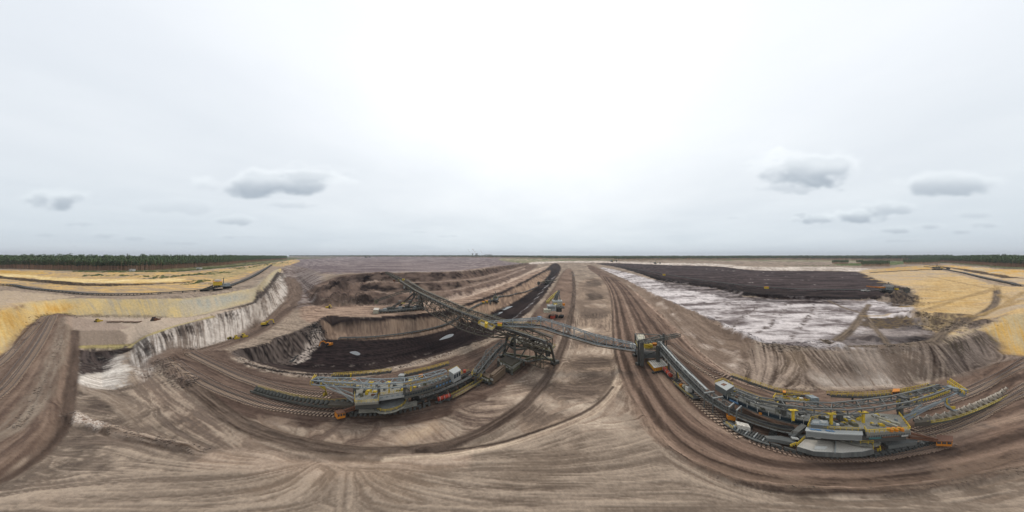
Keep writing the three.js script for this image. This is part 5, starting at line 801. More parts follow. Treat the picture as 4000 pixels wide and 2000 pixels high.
// ---------------------------------------------------------------- the excavator on the left
{
  const t = thing('bucket_chain_excavator', 'bucket chain excavator with a white fronted gallery left of the bridge', 'excavator', onGround(1530, 1615));
  const deck = [at(1384, 1498, 9), at(1480, 1492, 9), at(1572, 1490, 9), at(1586, 1532, 9), at(1478, 1548, 9), at(1478, 1570, 9), at(1386, 1576, 9)];
  part(t, 'deck', gSlab(deck, 0.9), M.deck); railing(t, [deck[4], deck[5], deck[6], deck[0]].map(p => lift(p, 0.05)), M.yellow);
  clutter(t, deck, 34, 9, 1.1);
  const house1 = [at(1388, 1578, 8), at(1480, 1572, 8), at(1480, 1552, 8), at(1390, 1556, 8)]; part(t, 'underframe', gSlab(house1, 2.4), M.steelDark);
  // white fronted gallery
  const ga = [at(1480, 1546, 9.6), at(1584, 1530, 9.6), at(1582, 1524, 9.6), at(1480, 1540, 9.6)]; house(t, 'gallery_house', ga, 2.2, M.roofPale, M.deck); railing(t, [ga[0], ga[1]].map(p => lift(p, 0.1)), M.yellow); windows(t, lift(ga[0], -1), lift(ga[1], -1), 5, 1.1, 0.55, M.steelBlue, 0.08);
  part(t, 'sign', gBar(at(1456, 1580, 6.6), at(1470, 1579, 6.6), 0.1, 0.6), M.white); part(t, 'sign', gBar(at(1390, 1584, 6.4), at(1414, 1583, 6.4), 0.1, 0.5), M.blue);
  const c = at(1530, 1578, 4); turntable(t, c, 5.4, 0.4);
  const legs = [[onGround(1412, 1612), onGround(1560, 1606)], [onGround(1500, 1560), onGround(1640, 1540)]];
  part(t, 'chassis_beam', [gBar(at(1406, 1602, 2.6), at(1530, 1598, 2.6), 2, 1.6), gBar(at(1530, 1598, 2.6), at(1628, 1574, 2.6), 2, 1.6)], M.deck); part(t, 'chassis_beam', gBar(at(1440, 1556, 2.6), at(1600, 1536, 2.6), 2, 1.6), M.steelDark); part(t, 'chassis_beam', gBar(at(1470, 1600, 2.4), at(1490, 1552, 2.4), 1.6, 1.4), M.steelDark);
  bogies(t, [onGround(1365, 1626), onGround(1450, 1624), onGround(1550, 1616), onGround(1640, 1596), onGround(1690, 1580)], 4.2, 1.5); bogies(t, [onGround(1420, 1566), onGround(1620, 1545)], 4.2, 1.5);
  // long gallery towards the right
  const gal = [at(1580, 1536, 9.5), at(1640, 1522, 9.5), at(1700, 1503, 9.5), at(1776, 1474, 9.5), at(1768, 1462, 9.5), at(1716, 1478, 9.5), at(1650, 1495, 9.5), at(1572, 1508, 9.5)];
  part(t, 'gallery_body', gSlab(gal, 2.6), M.girder); const front = gal.slice(0, 4); for (let i = 0; i < 3; i++) windows(t, lift(front[i], -1.1), lift(front[i + 1], -1.1), 6, 0.9, 0.8, i === 2 ? M.blue : M.glass); railing(t, front.map(p => lift(p, 0.03)), M.rust, 0.9); railing(t, gal.slice(4).map(p => lift(p, 0.03)), M.yellowDull, 0.9); clutter(t, gal, 22, 9.5, 0.9);
  const h2 = cabAt(t, [at(1772, 1460, 13), at(1800, 1445, 13), at(1784, 1431, 13), at(1753, 1447, 13)], 4.4, M.steelPale, M.roofPale, 'end_house'); railing(t, ring([at(1770, 1474, 9.6), at(1803, 1458, 9.6), at(1786, 1436, 9.6), at(1750, 1452, 9.6)]), M.yellow);
  // boom girder lying along the top
  const bm = [at(1228, 1496, 11), at(1300, 1500, 12), at(1385, 1503, 13), at(1480, 1508, 13.5), at(1580, 1502, 13.5), at(1660, 1486, 13), at(1740, 1462, 12.5)];
  lattice(t, 'boom_girder', bm.map((p, i) => ({ c: p, w: [3, 4, 4.6, 4.6, 4.6, 4, 3][i], h: 2 })), 5.2, 0.24, M.steelBlue, { floor: false });
  for (const [b, y] of [[1450, 1506], [1520, 1506], [1605, 1500]]) { const p = at(b, y, 13.3); part(t, 'ladder_cage', gRailing([lift(p, -3), lift(p, 1.5)], 0.6, 0.14, 0.8).concat([gBox(lift(p, 1.6), 2, 0.2, 1.4), gBox(lift(p, -1), 0.5, 4.5, 0.5)]), M.yellow); }
  for (const p of [bm[2], bm[3], bm[4]]) member(t, 'pillar', p, V3(p.x, 9, p.z), 0.9, 0.9, M.steelDark);
  // left head and struts
  for (const [a, b] of [[at(1272, 1512, 10), at(1385, 1556, 7.5)], [at(1290, 1506, 10), at(1392, 1544, 7.5)], [at(1300, 1505, 11), at(1380, 1570, 5)]]) member(t, 'strut', a, b, 0.5, 0.5, M.steelPale);
  part(t, 'ladder_frame', gRailing([at(1212, 1504, 9), at(1230, 1474, 9)], 1.6, 0.22, 1.5).concat(gRailing([at(1218, 1506, 9), at(1236, 1476, 9)], 1.6, 0.22, 1.5)), M.yellow);
  part(t, 'head_drum', [gTube(at(1236, 1484, 9.5), at(1252, 1490, 9.5), 1.5, 12), gBox(at(1244, 1480, 11.5), 4, 1.2, 3)], M.steelDark); const dn = [at(1250, 1504, 9.5), at(1270, 1520, 8), at(1274, 1542, 4), at(1262, 1546, 3)]; part(t, 'chute', gRailing(dn, 1.2, 0.25, 0.9), M.yellow); part(t, 'chute', gSweep(dn, 1.4, 0.3), M.yellowDull);
  part(t, 'platform', gSlab([at(1256, 1500, 10.4), at(1380, 1512, 10.4), at(1384, 1500, 10.4), at(1262, 1488, 10.4)], 0.3), M.steelDark); railing(t, [at(1256, 1500, 10.4), at(1380, 1512, 10.4)], M.yellow); railing(t, [at(1262, 1488, 10.4), at(1384, 1500, 10.4)], M.yellow);
  bucketLadder(t, [at(1360, 1572, 3.4), at(1280, 1578, 2.6), at(1180, 1566, 2.2), at(1080, 1545, 1.8), at(990, 1520, 1.6)], 24, 1.25, 1, M.girder);
  part(t, 'ladder_hinge', gSlab([at(1280, 1582, 4), at(1380, 1584, 4), at(1384, 1566, 4), at(1290, 1566, 4)], 1), M.girderBrown);
  // yellow spreading booms behind
  yellowBoom(t, [at(1298, 1468, 11), at(1370, 1464, 11.3), at(1450, 1458, 11.6), at(1530, 1449, 12)]); cabAt(t, [at(1375, 1484, 11), at(1392, 1483, 11), at(1392, 1474, 11), at(1375, 1474, 11)], 2.8, M.yellow, M.orange); part(t, 'platform', gSlab([at(1300, 1480, 9.5), at(1372, 1482, 9.5), at(1372, 1474, 9.5), at(1300, 1472, 9.5)], 0.25), M.deck); railing(t, [at(1300, 1480, 9.5), at(1372, 1482, 9.5)], M.yellow); member(t, 'mast', at(1370, 1484, 9), at(1370, 1458, 12.6), 0.6, 0.6, M.yellow);
  yellowBoom(t, [at(1580, 1464, 11), at(1640, 1450, 11.6), at(1700, 1436, 12.4), at(1754, 1420, 13.2)]); cabAt(t, [at(1636, 1472, 11), at(1652, 1470, 11), at(1651, 1460, 11), at(1636, 1462, 11)], 2.2, M.yellow, M.orange); part(t, 'counter_box', gBox(at(1570, 1473, 10), 3, 2.6, 2.4), M.steelPale); part(t, 'platform', gSlab([at(1586, 1482, 10), at(1650, 1476, 10), at(1650, 1466, 10), at(1586, 1472, 10)], 0.25), M.deck); railing(t, [at(1586, 1482, 10), at(1650, 1476, 10)], M.yellow); for (const [b, y] of [[1590, 1490], [1640, 1484]]) member(t, 'pillar', at(b, y, 9), at(b, y - 16, 11), 1.2, 1.2, M.steelDark);
  // orange cab on its arm, low in front
  part(t, 'cab_arm', [gBar(at(1420, 1575, 5), at(1340, 1606, 3.4), 0.9, 0.7), gBar(at(1426, 1584, 3.4), at(1345, 1612, 3), 0.7, 0.5)], M.rust);
  cabAt(t, [at(1318, 1616, 3.8), at(1349, 1610, 3.8), at(1336, 1599, 3.8), at(1307, 1604, 3.8)], 2.2, M.orange, M.rust);
}
{
  // loading conveyor on rails between the excavator and the portal boom
  const p = [onGround(1632, 1568), onGround(1700, 1546), onGround(1780, 1512), onGround(1850, 1474)], t = thing('loading_conveyor', 'twin dark loading conveyor between the left excavator and the brown sheds', 'conveyor', p[0]);
  for (const s of [-2.4, 2.4]) { const q = shift(p, s, 3); part(t, 'belt', gSweep(spline(q, 3), 1.5, 0.25), M.belt); for (const e of [-0.9, 0.9]) part(t, 'side_frame', gSweep(spline(shift(q, e, 0.2), 3), 0.25, 0.7), M.steelDark); part(t, 'handrail', gRailing(shift(q, s > 0 ? 1.3 : -1.3, 0), 1.1, 0.12, 2.2), s > 0 ? M.steelPale : M.yellowDull); }
  for (const q of along(p, 6)) part(t, 'trestle', [gBar(q.p, lift(q.p, 2.8), 3.4, 0.35), gBox(lift(q.p, 1.2), 4.5, 0.3, 0.4)], M.steelDark);
  bogies(t, shift(p, 3), 6, 1.2); bogies(t, shift(p, -3), 6, 1.2);
  part(t, 'gate_frame', [gBar(lift(p[1], 3), lift(p[1], 7.5), 0.35), gBar(lift(p[1], 7.5), lift(p[2], 7.5), 0.35), gBar(lift(p[2], 7.5), lift(p[2], 3), 0.35)], M.steelPale);
}
{
  const wagon = (label, a, b, red, r) => { const t = thing('tank_wagon', label, 'tank wagon', settle(a.clone().lerp(b, 0.5)), 'red tank wagons'); delete t.userData.group; const d = b.clone().sub(a).normalize(), y = r + 1.1, A = settle(a, y), B = settle(b, y); const L = [gTube(A, B, r, 18)]; for (const [e, s] of [[A, -1], [B, 1]]) { const g = new THREE.SphereGeometry(r, 16, 8); g.scale(1, 1, 0.35); g.applyMatrix4(frameOf(A, B).m); g.translate(e.x, e.y, e.z); L.push(g); } part(t, 'tank', L, red);
    part(t, 'chassis', gBar(V3(a.x, A.y - r - 0.2, a.z).addScaledVector(d, -1.4), V3(b.x, B.y - r - 0.2, b.z).addScaledVector(d, 1.4), r * 1.7, 0.35), M.steelDark); for (const k of [0.12, 0.5, 0.88]) { const c = A.clone().lerp(B, k), f = frameOf(A, B), g = new THREE.TorusGeometry(r * 1.03, 0.09, 5, 22); g.applyMatrix4(f.m); g.translate(c.x, c.y, c.z); part(t, 'strap', g, M.white); } for (const k of [0.15, 0.85]) { const c = settle(a.clone().lerp(b, k), 0.5); part(t, 'bogie', [gBox(c, 1.8, 0.9, 1.8, 0.4)], M.steelDark); } part(t, 'dome', gBox(V3((A.x + B.x) / 2, A.y + r, (A.z + B.z) / 2), 0.7, 0.35, 0.7), red); return t; };
  const a = onGround(1712, 1575), b = onGround(1757, 1560); const w = wagon('red tank wagon with white straps beside the left excavator', a, b, M.red, 0.95);
  const rw = [onGround(1764, 1560), onGround(1800, 1542), onGround(1850, 1512), onGround(1882, 1490)], f = thing('flat_wagon', 'long flat wagon with yellow side rails behind the left red tank', 'wagon', rw[0]); part(f, 'floor', gSweep(rw.map(p => lift(p, 1.1)), 2.6, 0.3), M.wood); for (const s of [-1.3, 1.3]) railing(f, shift(rw, s, 1.15), M.yellowDull, 1, 0.12); bogies(f, rw, 6, 1);
  wagon('red tank wagon below the yellow walled hut on the right', onGround(2592, 1452), onGround(2620, 1482), M.red, 1.15);
}

// ---------------------------------------------------------------- transfer tower at the right end of the link bridge
{
  const t = thing('transfer_tower', 'transfer tower with yellow machinery under the right end of the link bridge', 'tower', onGround(2520, 1412));
  const hs = [at(2482, 1336, 10), at(2580, 1342, 10), at(2592, 1362, 10), at(2494, 1366, 10)]; part(t, 'platform', gSlab(hs, 0.5), M.deck); railing(t, ring(hs), M.yellowDull, 1.2, 0.14);
  part(t, 'platform', gSlab(hs.map(p => V3(p.x, 4.5, p.z)), 0.5), M.steelDark); for (const p of hs) { member(t, 'leg', V3(p.x, 16, p.z), settle(p.clone()), 0.9, 0.9, M.steelDark); part(t, 'bogie', gBox(settle(p.clone(), 0.8), 4, 1.4, 2, 0.5), M.steelDark); }
  for (let i = 0; i < 4; i++) { const a = hs[i], b = hs[(i + 1) % 4]; member(t, 'brace', V3(a.x, 10, a.z), V3(b.x, 4.5, b.z), 0.4, 0.4, M.steelDark); member(t, 'brace', V3(a.x, 10, a.z), V3(b.x, 16, b.z), 0.3, 0.3, M.steel); member(t, 'crossbeam', V3(a.x, 16, a.z), V3(b.x, 16, b.z), 0.5, 0.5, M.steel); }
  part(t, 'drive', [gBox(at(2530, 1350, 11.5), 5, 2.6, 3), gTube(at(2518, 1346, 12), at(2550, 1352, 12), 1, 12)], M.yellow); part(t, 'drive', gBox(at(2556, 1346, 12), 3, 2, 2), M.orange); part(t, 'cab', gBox(at(2472, 1352, 11), 3, 3, 2.6), M.white); part(t, 'cabinet', gBox(at(2578, 1340, 12.5), 3, 1.6, 2), M.steelPale);
  part(t, 'column', gBar(at(2507, 1338, 16), at(2507, 1338, 16).setY(1), 1.8, 1.8), M.steelDark); part(t, 'column', gBar(at(2570, 1350, 14), at(2570, 1350, 14).setY(1), 1.6, 1.6), M.steelDark); part(t, 'beam_cap', gBar(at(2512, 1338, 15.4), at(2572, 1330, 15.4), 1, 0.8), M.roofPale);
  lattice(t, 'cantilever', [{ c: at(2512, 1340, 16), w: 3.4, h: 1.6 }, { c: at(2590, 1325, 16.5), w: 3, h: 1.6 }, { c: at(2652, 1312, 17), w: 2.4, h: 1.4 }], 4, 0.24, M.girder); member(t, 'mast', at(2592, 1330, 16), at(2592, 1330, 16).add(V3(0, 4.5, 0)), 0.9, 0.9, M.steelDark); member(t, 'mast', at(2603, 1330, 16), settle(at(2603, 1330, 16)), 0.45, 0.45, M.girderBrown);
}
{
  const roof = [at(2482, 1330, 5.5), at(2520, 1334, 5.5), at(2518, 1312, 5.5), at(2490, 1308, 5.5)], c = settle(roof[0].clone().lerp(roof[2], 0.5)), t = thing('pale_hut', 'cream roofed hut behind the transfer tower', 'hut', c);
  house(t, 'body', roof, 5.2, M.steelPale, M.cream); const a = roof[0].clone().lerp(roof[1], 0.5), b = roof[2].clone().lerp(roof[3], 0.5); part(t, 'ridge', gBar(lift(a, 0.7), lift(b, 0.7), 4, 1), M.cream); bogies(t, [settle(roof[0].clone()), settle(roof[1].clone())], 4, 1);
}
{
  const roof = [at(2556, 1436, 3.6), at(2608, 1427, 3.6), at(2585, 1403, 3.6), at(2534, 1410, 3.6)], t = thing('yellow_hut', 'broad hut with yellow walls and a dusty grey roof on the rails', 'hut', settle(roof[0].clone().lerp(roof[2], 0.5)));
  house(t, 'body', roof, 2.4, M.orange, M.deckPale); for (let i = 1; i < 7; i++) { const a = roof[3].clone().lerp(roof[2], i / 7), b = roof[0].clone().lerp(roof[1], i / 7); member(t, 'roof_seam', lift(a, 0.1), lift(b, 0.1), 0.14, 0.14, M.deck); }
  for (let i = 0; i < 6; i++) { const a = roof[0].clone().lerp(roof[1], (i + 0.5) / 6); member(t, 'wall_rib', V3(a.x, 3.2, a.z).multiplyScalar(0.9985).setY(3.2), V3(a.x, 1.4, a.z).multiplyScalar(0.9985).setY(1.4), 0.2, 0.2, M.yellow); } part(t, 'chassis', gSlab(roof.map(p => V3(p.x, 1.1, p.z)), 0.5), M.steelDark); bogies(t, [settle(roof[0].clone()), settle(roof[1].clone())], 4, 0.9); railing(t, [at(2530, 1420, 3), at(2552, 1444, 3)], M.yellow);
}
// ---------------------------------------------------------------- link conveyor from the tower to the right excavator
{
  const c = [at(2578, 1358, 11), at(2612, 1398, 9.5), at(2645, 1436, 8), at(2700, 1492, 6), at(2762, 1552, 4.5), at(2850, 1606, 3.8), at(2925, 1638, 3.6), at(3020, 1668, 3.6), at(3110, 1684, 3.6)], t = thing('link_conveyor', 'covered lattice conveyor descending right from the transfer tower to the excavator', 'conveyor', settle(c[0].clone()));
  lattice(t, 'girder', c.slice(0, 6).map((p, i) => ({ c: p, w: 3.4, h: [3.4, 3.4, 3.2, 3, 2.6, 2.2][i] })), 3.8, 0.24, M.steel);
  const L = spline(c, 3); part(t, 'belt', gSweep(L.map(p => lift(p, 0.8)), 1.7, 0.25), M.belt); for (const s of [-1.2, 1.2]) part(t, 'side_frame', gSweep(shift(L, s, 0.9), 0.3, 0.6), M.girder); for (const s of [-2.3, 2.3]) part(t, 'walkway', gSweep(shift(L, s, 0.2), 0.9, 0.15), M.steel); part(t, 'handrail', gRailing(shift(spline(c.slice(5), 3), 2.8, 0.2), 1, 0.12, 2.2), M.girderBrown);
  for (const [i, k] of [[0, 1], [1, 2], [2, 3], [3, 4]]) part(t, 'cover', gBar(lift(c[i], 3.8), lift(c[k], 3.6), 0.9, 0.4), M.roofPale);
  for (const i of [4, 5]) { const p = c[i], f = frameOf(c[i], c[i + 1]); for (const k of [0.1, 0.5]) { const q = c[i].clone().lerp(c[i + 1], k), a = q.clone().addScaledVector(f.x, -3), b = q.clone().addScaledVector(f.x, 3); member(t, 'gate', lift(a, 3), lift(b, 3), 0.4, 0.4, M.steelPale); member(t, 'gate', lift(a, 3), settle(a.clone()), 0.35, 0.35, M.steel); member(t, 'gate', lift(b, 3), settle(b.clone()), 0.35, 0.35, M.steel); } }
  for (const i of [1, 2, 3, 5, 6, 7]) part(t, 'support', [gBar(c[i], settle(c[i].clone()), 0.9), gBox(settle(c[i].clone(), 0.6), 3, 1.2, 2, 0.6)], M.steelDark);
  part(t, 'cabinet', gBox(at(2668, 1448, 7.4), 3.4, 1.6, 2), M.steelPale); part(t, 'platform', gSlab([at(2645, 1452, 7), at(2672, 1458, 7), at(2676, 1446, 7), at(2650, 1440, 7)], 0.25), M.yellow); part(t, 'ladder_cage', gRailing([at(2648, 1462, 7), at(2650, 1476, 4)], 1, 0.2, 0.8), M.yellow);
}
{
  const p = [onGround(2646, 1506), onGround(2690, 1545), onGround(2722, 1568)], t = thing('winch_car', 'low rail car with winches and a white cabinet beside the link conveyor', 'rail car', p[1]);
  part(t, 'chassis', gSweep(p.map(q => lift(q, 1.4)), 4, 0.5), M.steelDark); railing(t, shift(p, 2, 1.4), M.yellowDull, 1, 0.12); part(t, 'cabinet', gBox(lift(onGround(2690, 1542), 2.9), 2.4, 2.4, 2), M.white); part(t, 'winch', [gTube(lift(onGround(2672, 1526), 2.4), lift(onGround(2676, 1532), 2.4), 1, 12)], M.cream); part(t, 'winch', gBox(lift(onGround(2662, 1520), 2), 2, 1.2, 1.4), M.orange); part(t, 'column', gBar(onGround(2704, 1540), lift(onGround(2704, 1540), 7), 1, 1), M.steelDark); bogies(t, p, 4, 1.1);
}
// ---------------------------------------------------------------- the excavator on the right
{
  const t = thing('bucket_chain_excavator', 'large bucket chain excavator with a stained pale slab in front on the right', 'excavator', onGround(3270, 1790));
  const deck = [at(3158, 1666, 9), at(3168, 1640, 9), at(3300, 1612, 9), at(3400, 1612, 9), at(3512, 1620, 9), at(3557, 1680, 9), at(3386, 1692, 9), at(3376, 1676, 9)];
  part(t, 'deck', gSlab(deck, 1), M.deck); railing(t, [deck[4], deck[5], deck[6], deck[7]].map(p => lift(p, 0.03)), M.yellow, 1.1, 0.14); railing(t, [deck[0], deck[1], deck[2]].map(p => lift(p, 0.03)), M.yellow);
  clutter(t, [at(3180, 1660, 9), at(3200, 1632, 9), at(3370, 1616, 9), at(3372, 1672, 9)], 34, 9, 1); clutter(t, [at(3390, 1650, 9), at(3395, 1616, 9), at(3500, 1624, 9), at(3540, 1670, 9), at(3400, 1682, 9)], 14, 9, 0.8);
  for (const [b, y] of [[3477, 1684], [3496, 1683], [3519, 1682]]) part(t, 'vent', [gTube(at(b, y, 9), at(b, y, 9).add(V3(0, 0.9, 0)), 0.7, 12), gTube(at(b, y, 9).add(V3(0, 0.9, 0)), at(b, y, 9).add(V3(0, 1.2, 0)), 0.8, 12, 0.3)], M.orange);
  for (const [b, y] of [[3463, 1642], [3480, 1646], [3470, 1655]]) part(t, 'skid', [gBox(at(b, y, 9.6), 0.9, 0.9, 4, 0.35)], M.cream);
  // skylight house
  const sk = [at(3168, 1656, 10), at(3236, 1662, 10), at(3232, 1642, 10), at(3176, 1640, 10)]; house(t, 'skylight_house', sk, 1.4, M.steel, M.steelBlue); for (const k of [0, 1]) part(t, 'skylight', gSlab([at(3172 + k * 36, 1651, 10.3), at(3200 + k * 30, 1654, 10.3), at(3198 + k * 30, 1646, 10.3), at(3178 + k * 30, 1645, 10.3)], 0.3), M.roofPale);
  // front gallery with ribbed white wall
  const ga = [at(3150, 1682, 8.6), at(3260, 1694, 8.6), at(3366, 1698, 8.6), at(3364, 1684, 8.6), at(3260, 1680, 8.6), at(3155, 1668, 8.6)]; house(t, 'gallery_house', ga, 1.9, M.roofPale, M.roofPale); for (let i = 0; i < 60; i++) { const q = i / 59, a = q < 0.5 ? ga[0].clone().lerp(ga[1], q * 2) : ga[1].clone().lerp(ga[2], q * 2 - 1), o = V3(-a.x, 0, -a.z).normalize().multiplyScalar(0.1); member(t, 'wall_rib', lift(a, -0.35).add(o), lift(a, -1.9).add(o), 0.12, 0.12, M.steelPale); } for (const [b, e] of [[3164, 3182], [3186, 3206], [3226, 3244], [3248, 3258]]) member(t, 'window', at(b, 1676 + (b - 3164) * 0.09, 8.75), at(e, 1676 + (e - 3164) * 0.09, 8.75), 0.7, 0.1, M.blue); railing(t, [ga[5], ga[4], ga[3]].map(p => lift(p, 0.1)), M.yellow);
  // balustrade on the right with white bars
  { const a = at(3387, 1697, 8.4), b = at(3556, 1685, 8.4); part(t, 'balcony', gSlab([at(3387, 1700, 7.2), at(3556, 1690, 7.2), at(3554, 1678, 7.2), at(3386, 1688, 7.2)], 0.4), M.steelDark); for (let i = 0; i <= 26; i++) { const p = a.clone().lerp(b, i / 26); member(t, 'baluster', lift(p, 0.1), lift(p, -1.2), 0.14, 0.14, M.steelPale); } member(t, 'top_rail', lift(a, 0.15), lift(b, 0.15), 0.2, 0.2, M.yellow); for (let i = 0; i < 13; i++) { const p = a.clone().lerp(b, (i + 0.5) / 13); member(t, 'window', lift(p, -0.6).add(V3(-0.4, 0, -0.9)), lift(p, -0.6).add(V3(0.3, 0, -0.9)), 0.1, 0.9, M.glass); }
    part(t, 'sign', gBar(at(3394, 1712, 6.6), at(3441, 1710, 6.6), 0.12, 0.6), M.teal); part(t, 'sign', gBar(at(3448, 1708, 6.8), at(3512, 1702, 6.8), 0.1, 0.45), M.rust); part(t, 'name_board', gBar(at(3520, 1703, 6.9), at(3548, 1700, 6.9), 0.1, 0.75), M.steelDark); part(t, 'lettering', [0, 1, 2, 3, 4, 5, 6].map(i => gBar(at(3522 + i * 3.7, 1703 - i * 0.4, 6.98), at(3524.4 + i * 3.7, 1702.7 - i * 0.4, 6.98), 0.14, 0.5)), M.white); }
  part(t, 'underframe', gSlab([at(3170, 1690, 7), at(3380, 1704, 7), at(3540, 1696, 7), at(3500, 1640, 7), at(3200, 1650, 7)], 2.2), M.steelDark);
  turntable(t, at(3262, 1664, 4.6), 8.6, 0); part(t, 'slewing_drive', [gTube(at(3185, 1706, 5.6), at(3185, 1706, 5.6).add(V3(0, 1, 0)), 1.3, 16)], M.steelPale); part(t, 'slewing_drive', [gTube(at(3330, 1712, 5.6), at(3330, 1712, 5.6).add(V3(0, 1, 0)), 1.3, 16)], M.steelPale); clutter(t, [at(3170, 1712, 5.2), at(3350, 1722, 5.2), at(3350, 1704, 5.2), at(3180, 1698, 5.2)], 12, 5.3, 0.8);
  // the stained slab over the bogies
  const sl = [at(3113, 1744, 3.2), at(3180, 1764, 3.2), at(3290, 1770, 3.2), at(3372, 1765, 3.2), at(3412, 1756, 3.2), at(3402, 1726, 3.2), at(3290, 1724, 3.2), at(3144, 1715, 3.2)]; part(t, 'slab', gSlab(sl, 1.3), M.deckPale); part(t, 'slab_edge', gSweep(sl.slice(0, 5).map(p => lift(p, 0.02)), 0.3, 1.5), M.steel); railing(t, [sl[7], sl[0]].map(p => lift(p, 0.05)), M.yellow); railing(t, [sl[4], sl[5]].map(p => lift(p, 0.05)), M.yellow); part(t, 'hatch', gSlab([at(3180, 1752, 3.7), at(3224, 1754, 3.7), at(3232, 1744, 3.7), at(3186, 1741, 3.7)], 0.5), M.white); part(t, 'partition', gBar(at(3265, 1724, 3.4), at(3262, 1769, 3.4), 0.3, 0.4), M.steelPale); part(t, 'ladder_cage', gRailing([at(3418, 1726, 3), at(3432, 1736, 3), at(3440, 1762, 2.2), at(3424, 1764, 1.6)], 1, 0.16, 0.9), M.yellow); part(t, 'ladder_cage', gRailing([at(3112, 1738, 3), at(3086, 1748, 2)], 1, 0.16, 0.9), M.yellow);
  // crawler arms
  part(t, 'chassis_beam', gSlab([at(2985, 1702, 2.6), at(3050, 1702, 2.6), at(3110, 1716, 2.6), at(3108, 1732, 2.6), at(3040, 1718, 2.6), at(2996, 1712, 2.6)], 1.2), M.steel); part(t, 'chassis_beam', gBar(at(3090, 1706, 3), at(3142, 1662, 6), 1.5, 1), M.steel); part(t, 'chassis_beam', gBar(at(3120, 1710, 3), at(3240, 1700, 4.4), 1.4, 1), M.steel); part(t, 'cap', gBar(at(3092, 1710, 3.4), at(3118, 1714, 3.4), 1, 0.4), M.white); part(t, 'chassis_beam', gSlab([at(3440, 1724, 2.8), at(3470, 1742, 2.8), at(3580, 1726, 2.8), at(3584, 1716, 2.8), at(3500, 1714, 2.8)], 1.2), M.steel); part(t, 'chassis_beam', gBar(at(3400, 1712, 3.4), at(3470, 1726, 2.8), 2, 1), M.steelDark);
  bogies(t, [onGround(2930, 1712), onGround(3000, 1742), onGround(3110, 1775), onGround(3250, 1792), onGround(3420, 1786), onGround(3560, 1755), onGround(3655, 1728)], 3.6, 1.2); bogies(t, [onGround(3180, 1640), onGround(3400, 1648)], 4.2, 1.4);
  // orange cab on its arm
  part(t, 'cab_arm', [gBar(at(3550, 1690, 5), at(3658, 1716, 3.6), 0.9, 0.7), gBar(at(3550, 1708, 3.6), at(3658, 1722, 3.2), 0.8, 0.6)], M.rust); cabAt(t, [at(3657, 1722, 3.4), at(3718, 1724, 3.4), at(3722, 1703, 3.4), at(3661, 1698, 3.4)], 1.7, M.orange, M.rust);
  part(t, 'stair', gRailing([at(3586, 1722, 2.4), at(3612, 1738, 1)], 0.9, 0.14, 0.7), M.steelPale);
  // long gallery to the left
  const gal = [at(2824, 1538, 7.4), at(2900, 1570, 7.4), at(2980, 1603, 7.4), at(3070, 1628, 7.4), at(3162, 1646, 7.4), at(3170, 1604, 7.4), at(3090, 1592, 7.4), at(3010, 1572, 7.4), at(2930, 1540, 7.4), at(2868, 1512, 7.4)]; part(t, 'gallery_body', gSlab(gal, 2.4), M.steel); const fr = gal.slice(0, 5); for (let i = 0; i < 4; i++) { windows(t, lift(fr[i], -1.1), lift(fr[i + 1], -1.1), 11, 0.62, 1.3, M.glass); windows(t, lift(fr[i], -0.5), lift(fr[i + 1], -0.5), 2, 0.16, 2, M.white, 0.12); } railing(t, fr.map(p => lift(p, 0.03)), M.olive, 0.9); railing(t, gal.slice(5).map(p => lift(p, 0.03)), M.yellowDull, 1); clutter(t, gal, 40, 7.4, 0.9);
  part(t, 'sign', gBar(at(2850, 1562, 6.3), at(2884, 1577, 6.3), 0.14, 0.7), M.blue); part(t, 'sign', gBar(at(2964, 1614, 6), at(2976, 1617, 6), 0.14, 0.9), M.orange);
  const eh = [at(2837, 1524, 10), at(2866, 1507, 10), at(2824, 1485, 10), at(2793, 1497, 10)]; house(t, 'end_house', eh, 2.8, M.steel, M.roofPale); part(t, 'roof_patch', gSlab([at(2828, 1507, 10.12), at(2840, 1501, 10.12), at(2826, 1496, 10.12), at(2815, 1501, 10.12)], 0.1), M.rust); railing(t, [eh[3], eh[2], eh[1]].map(p => lift(p, 0.03)), M.yellow); part(t, 'stair', gRailing([at(2840, 1524, 9), at(2850, 1536, 7.4)], 1, 0.18, 0.6), M.yellow);
  // boom girder lying along the top
  const bm = [at(2868, 1535, 10), at(2960, 1572, 11), at(3060, 1592, 12), at(3160, 1602, 12.6), at(3280, 1606, 13), at(3380, 1596, 13), at(3515, 1576, 12.6), at(3610, 1550, 12), at(3692, 1524, 11.6)]; lattice(t, 'boom_girder', bm.map((p, i) => ({ c: p, w: [2, 3, 4, 4.6, 4.6, 4.6, 4.2, 3.6, 3][i], h: 1.8 })), 6, 0.28, M.steel, { floor: false }); for (const i of [2, 4, 6]) member(t, 'pillar', bm[i], V3(bm[i].x, 9, bm[i].z), 1.2, 1.2, M.steelDark);
  for (const [b, y] of [[3098, 1610], [3247, 1624], [3372, 1618]]) { const p = at(b, y, 12.6); part(t, 'ladder_cage', gRailing([lift(p, -3), lift(p, 0.6)], 0.5, 0.14, 0.8).concat([gBox(lift(p, -1.2), 0.7, 4, 0.5), gBox(lift(p, 0.8), 3, 0.2, 1)]), M.yellow); }
  part(t, 'pylon', gBox(at(3048, 1570, 11), 2.4, 3, 2), M.steelDark); part(t, 'pylon', gBox(at(3528, 1566, 13), 2.4, 3.4, 2), M.steelDark); part(t, 'pylon', gBar(at(3516, 1590, 11), at(3516, 1590, 11).setY(5), 1.1, 1.1), M.steelDark);
  const walk = [at(2958, 1560, 10.6), at(3040, 1578, 11), at(3036, 1586, 11), at(2955, 1568, 10.6)]; part(t, 'platform', gSlab(walk.map(p => V3(p.x, 10.6, p.z)), 0.2), M.deck); railing(t, ring(walk), M.yellow, 1, 0.14);
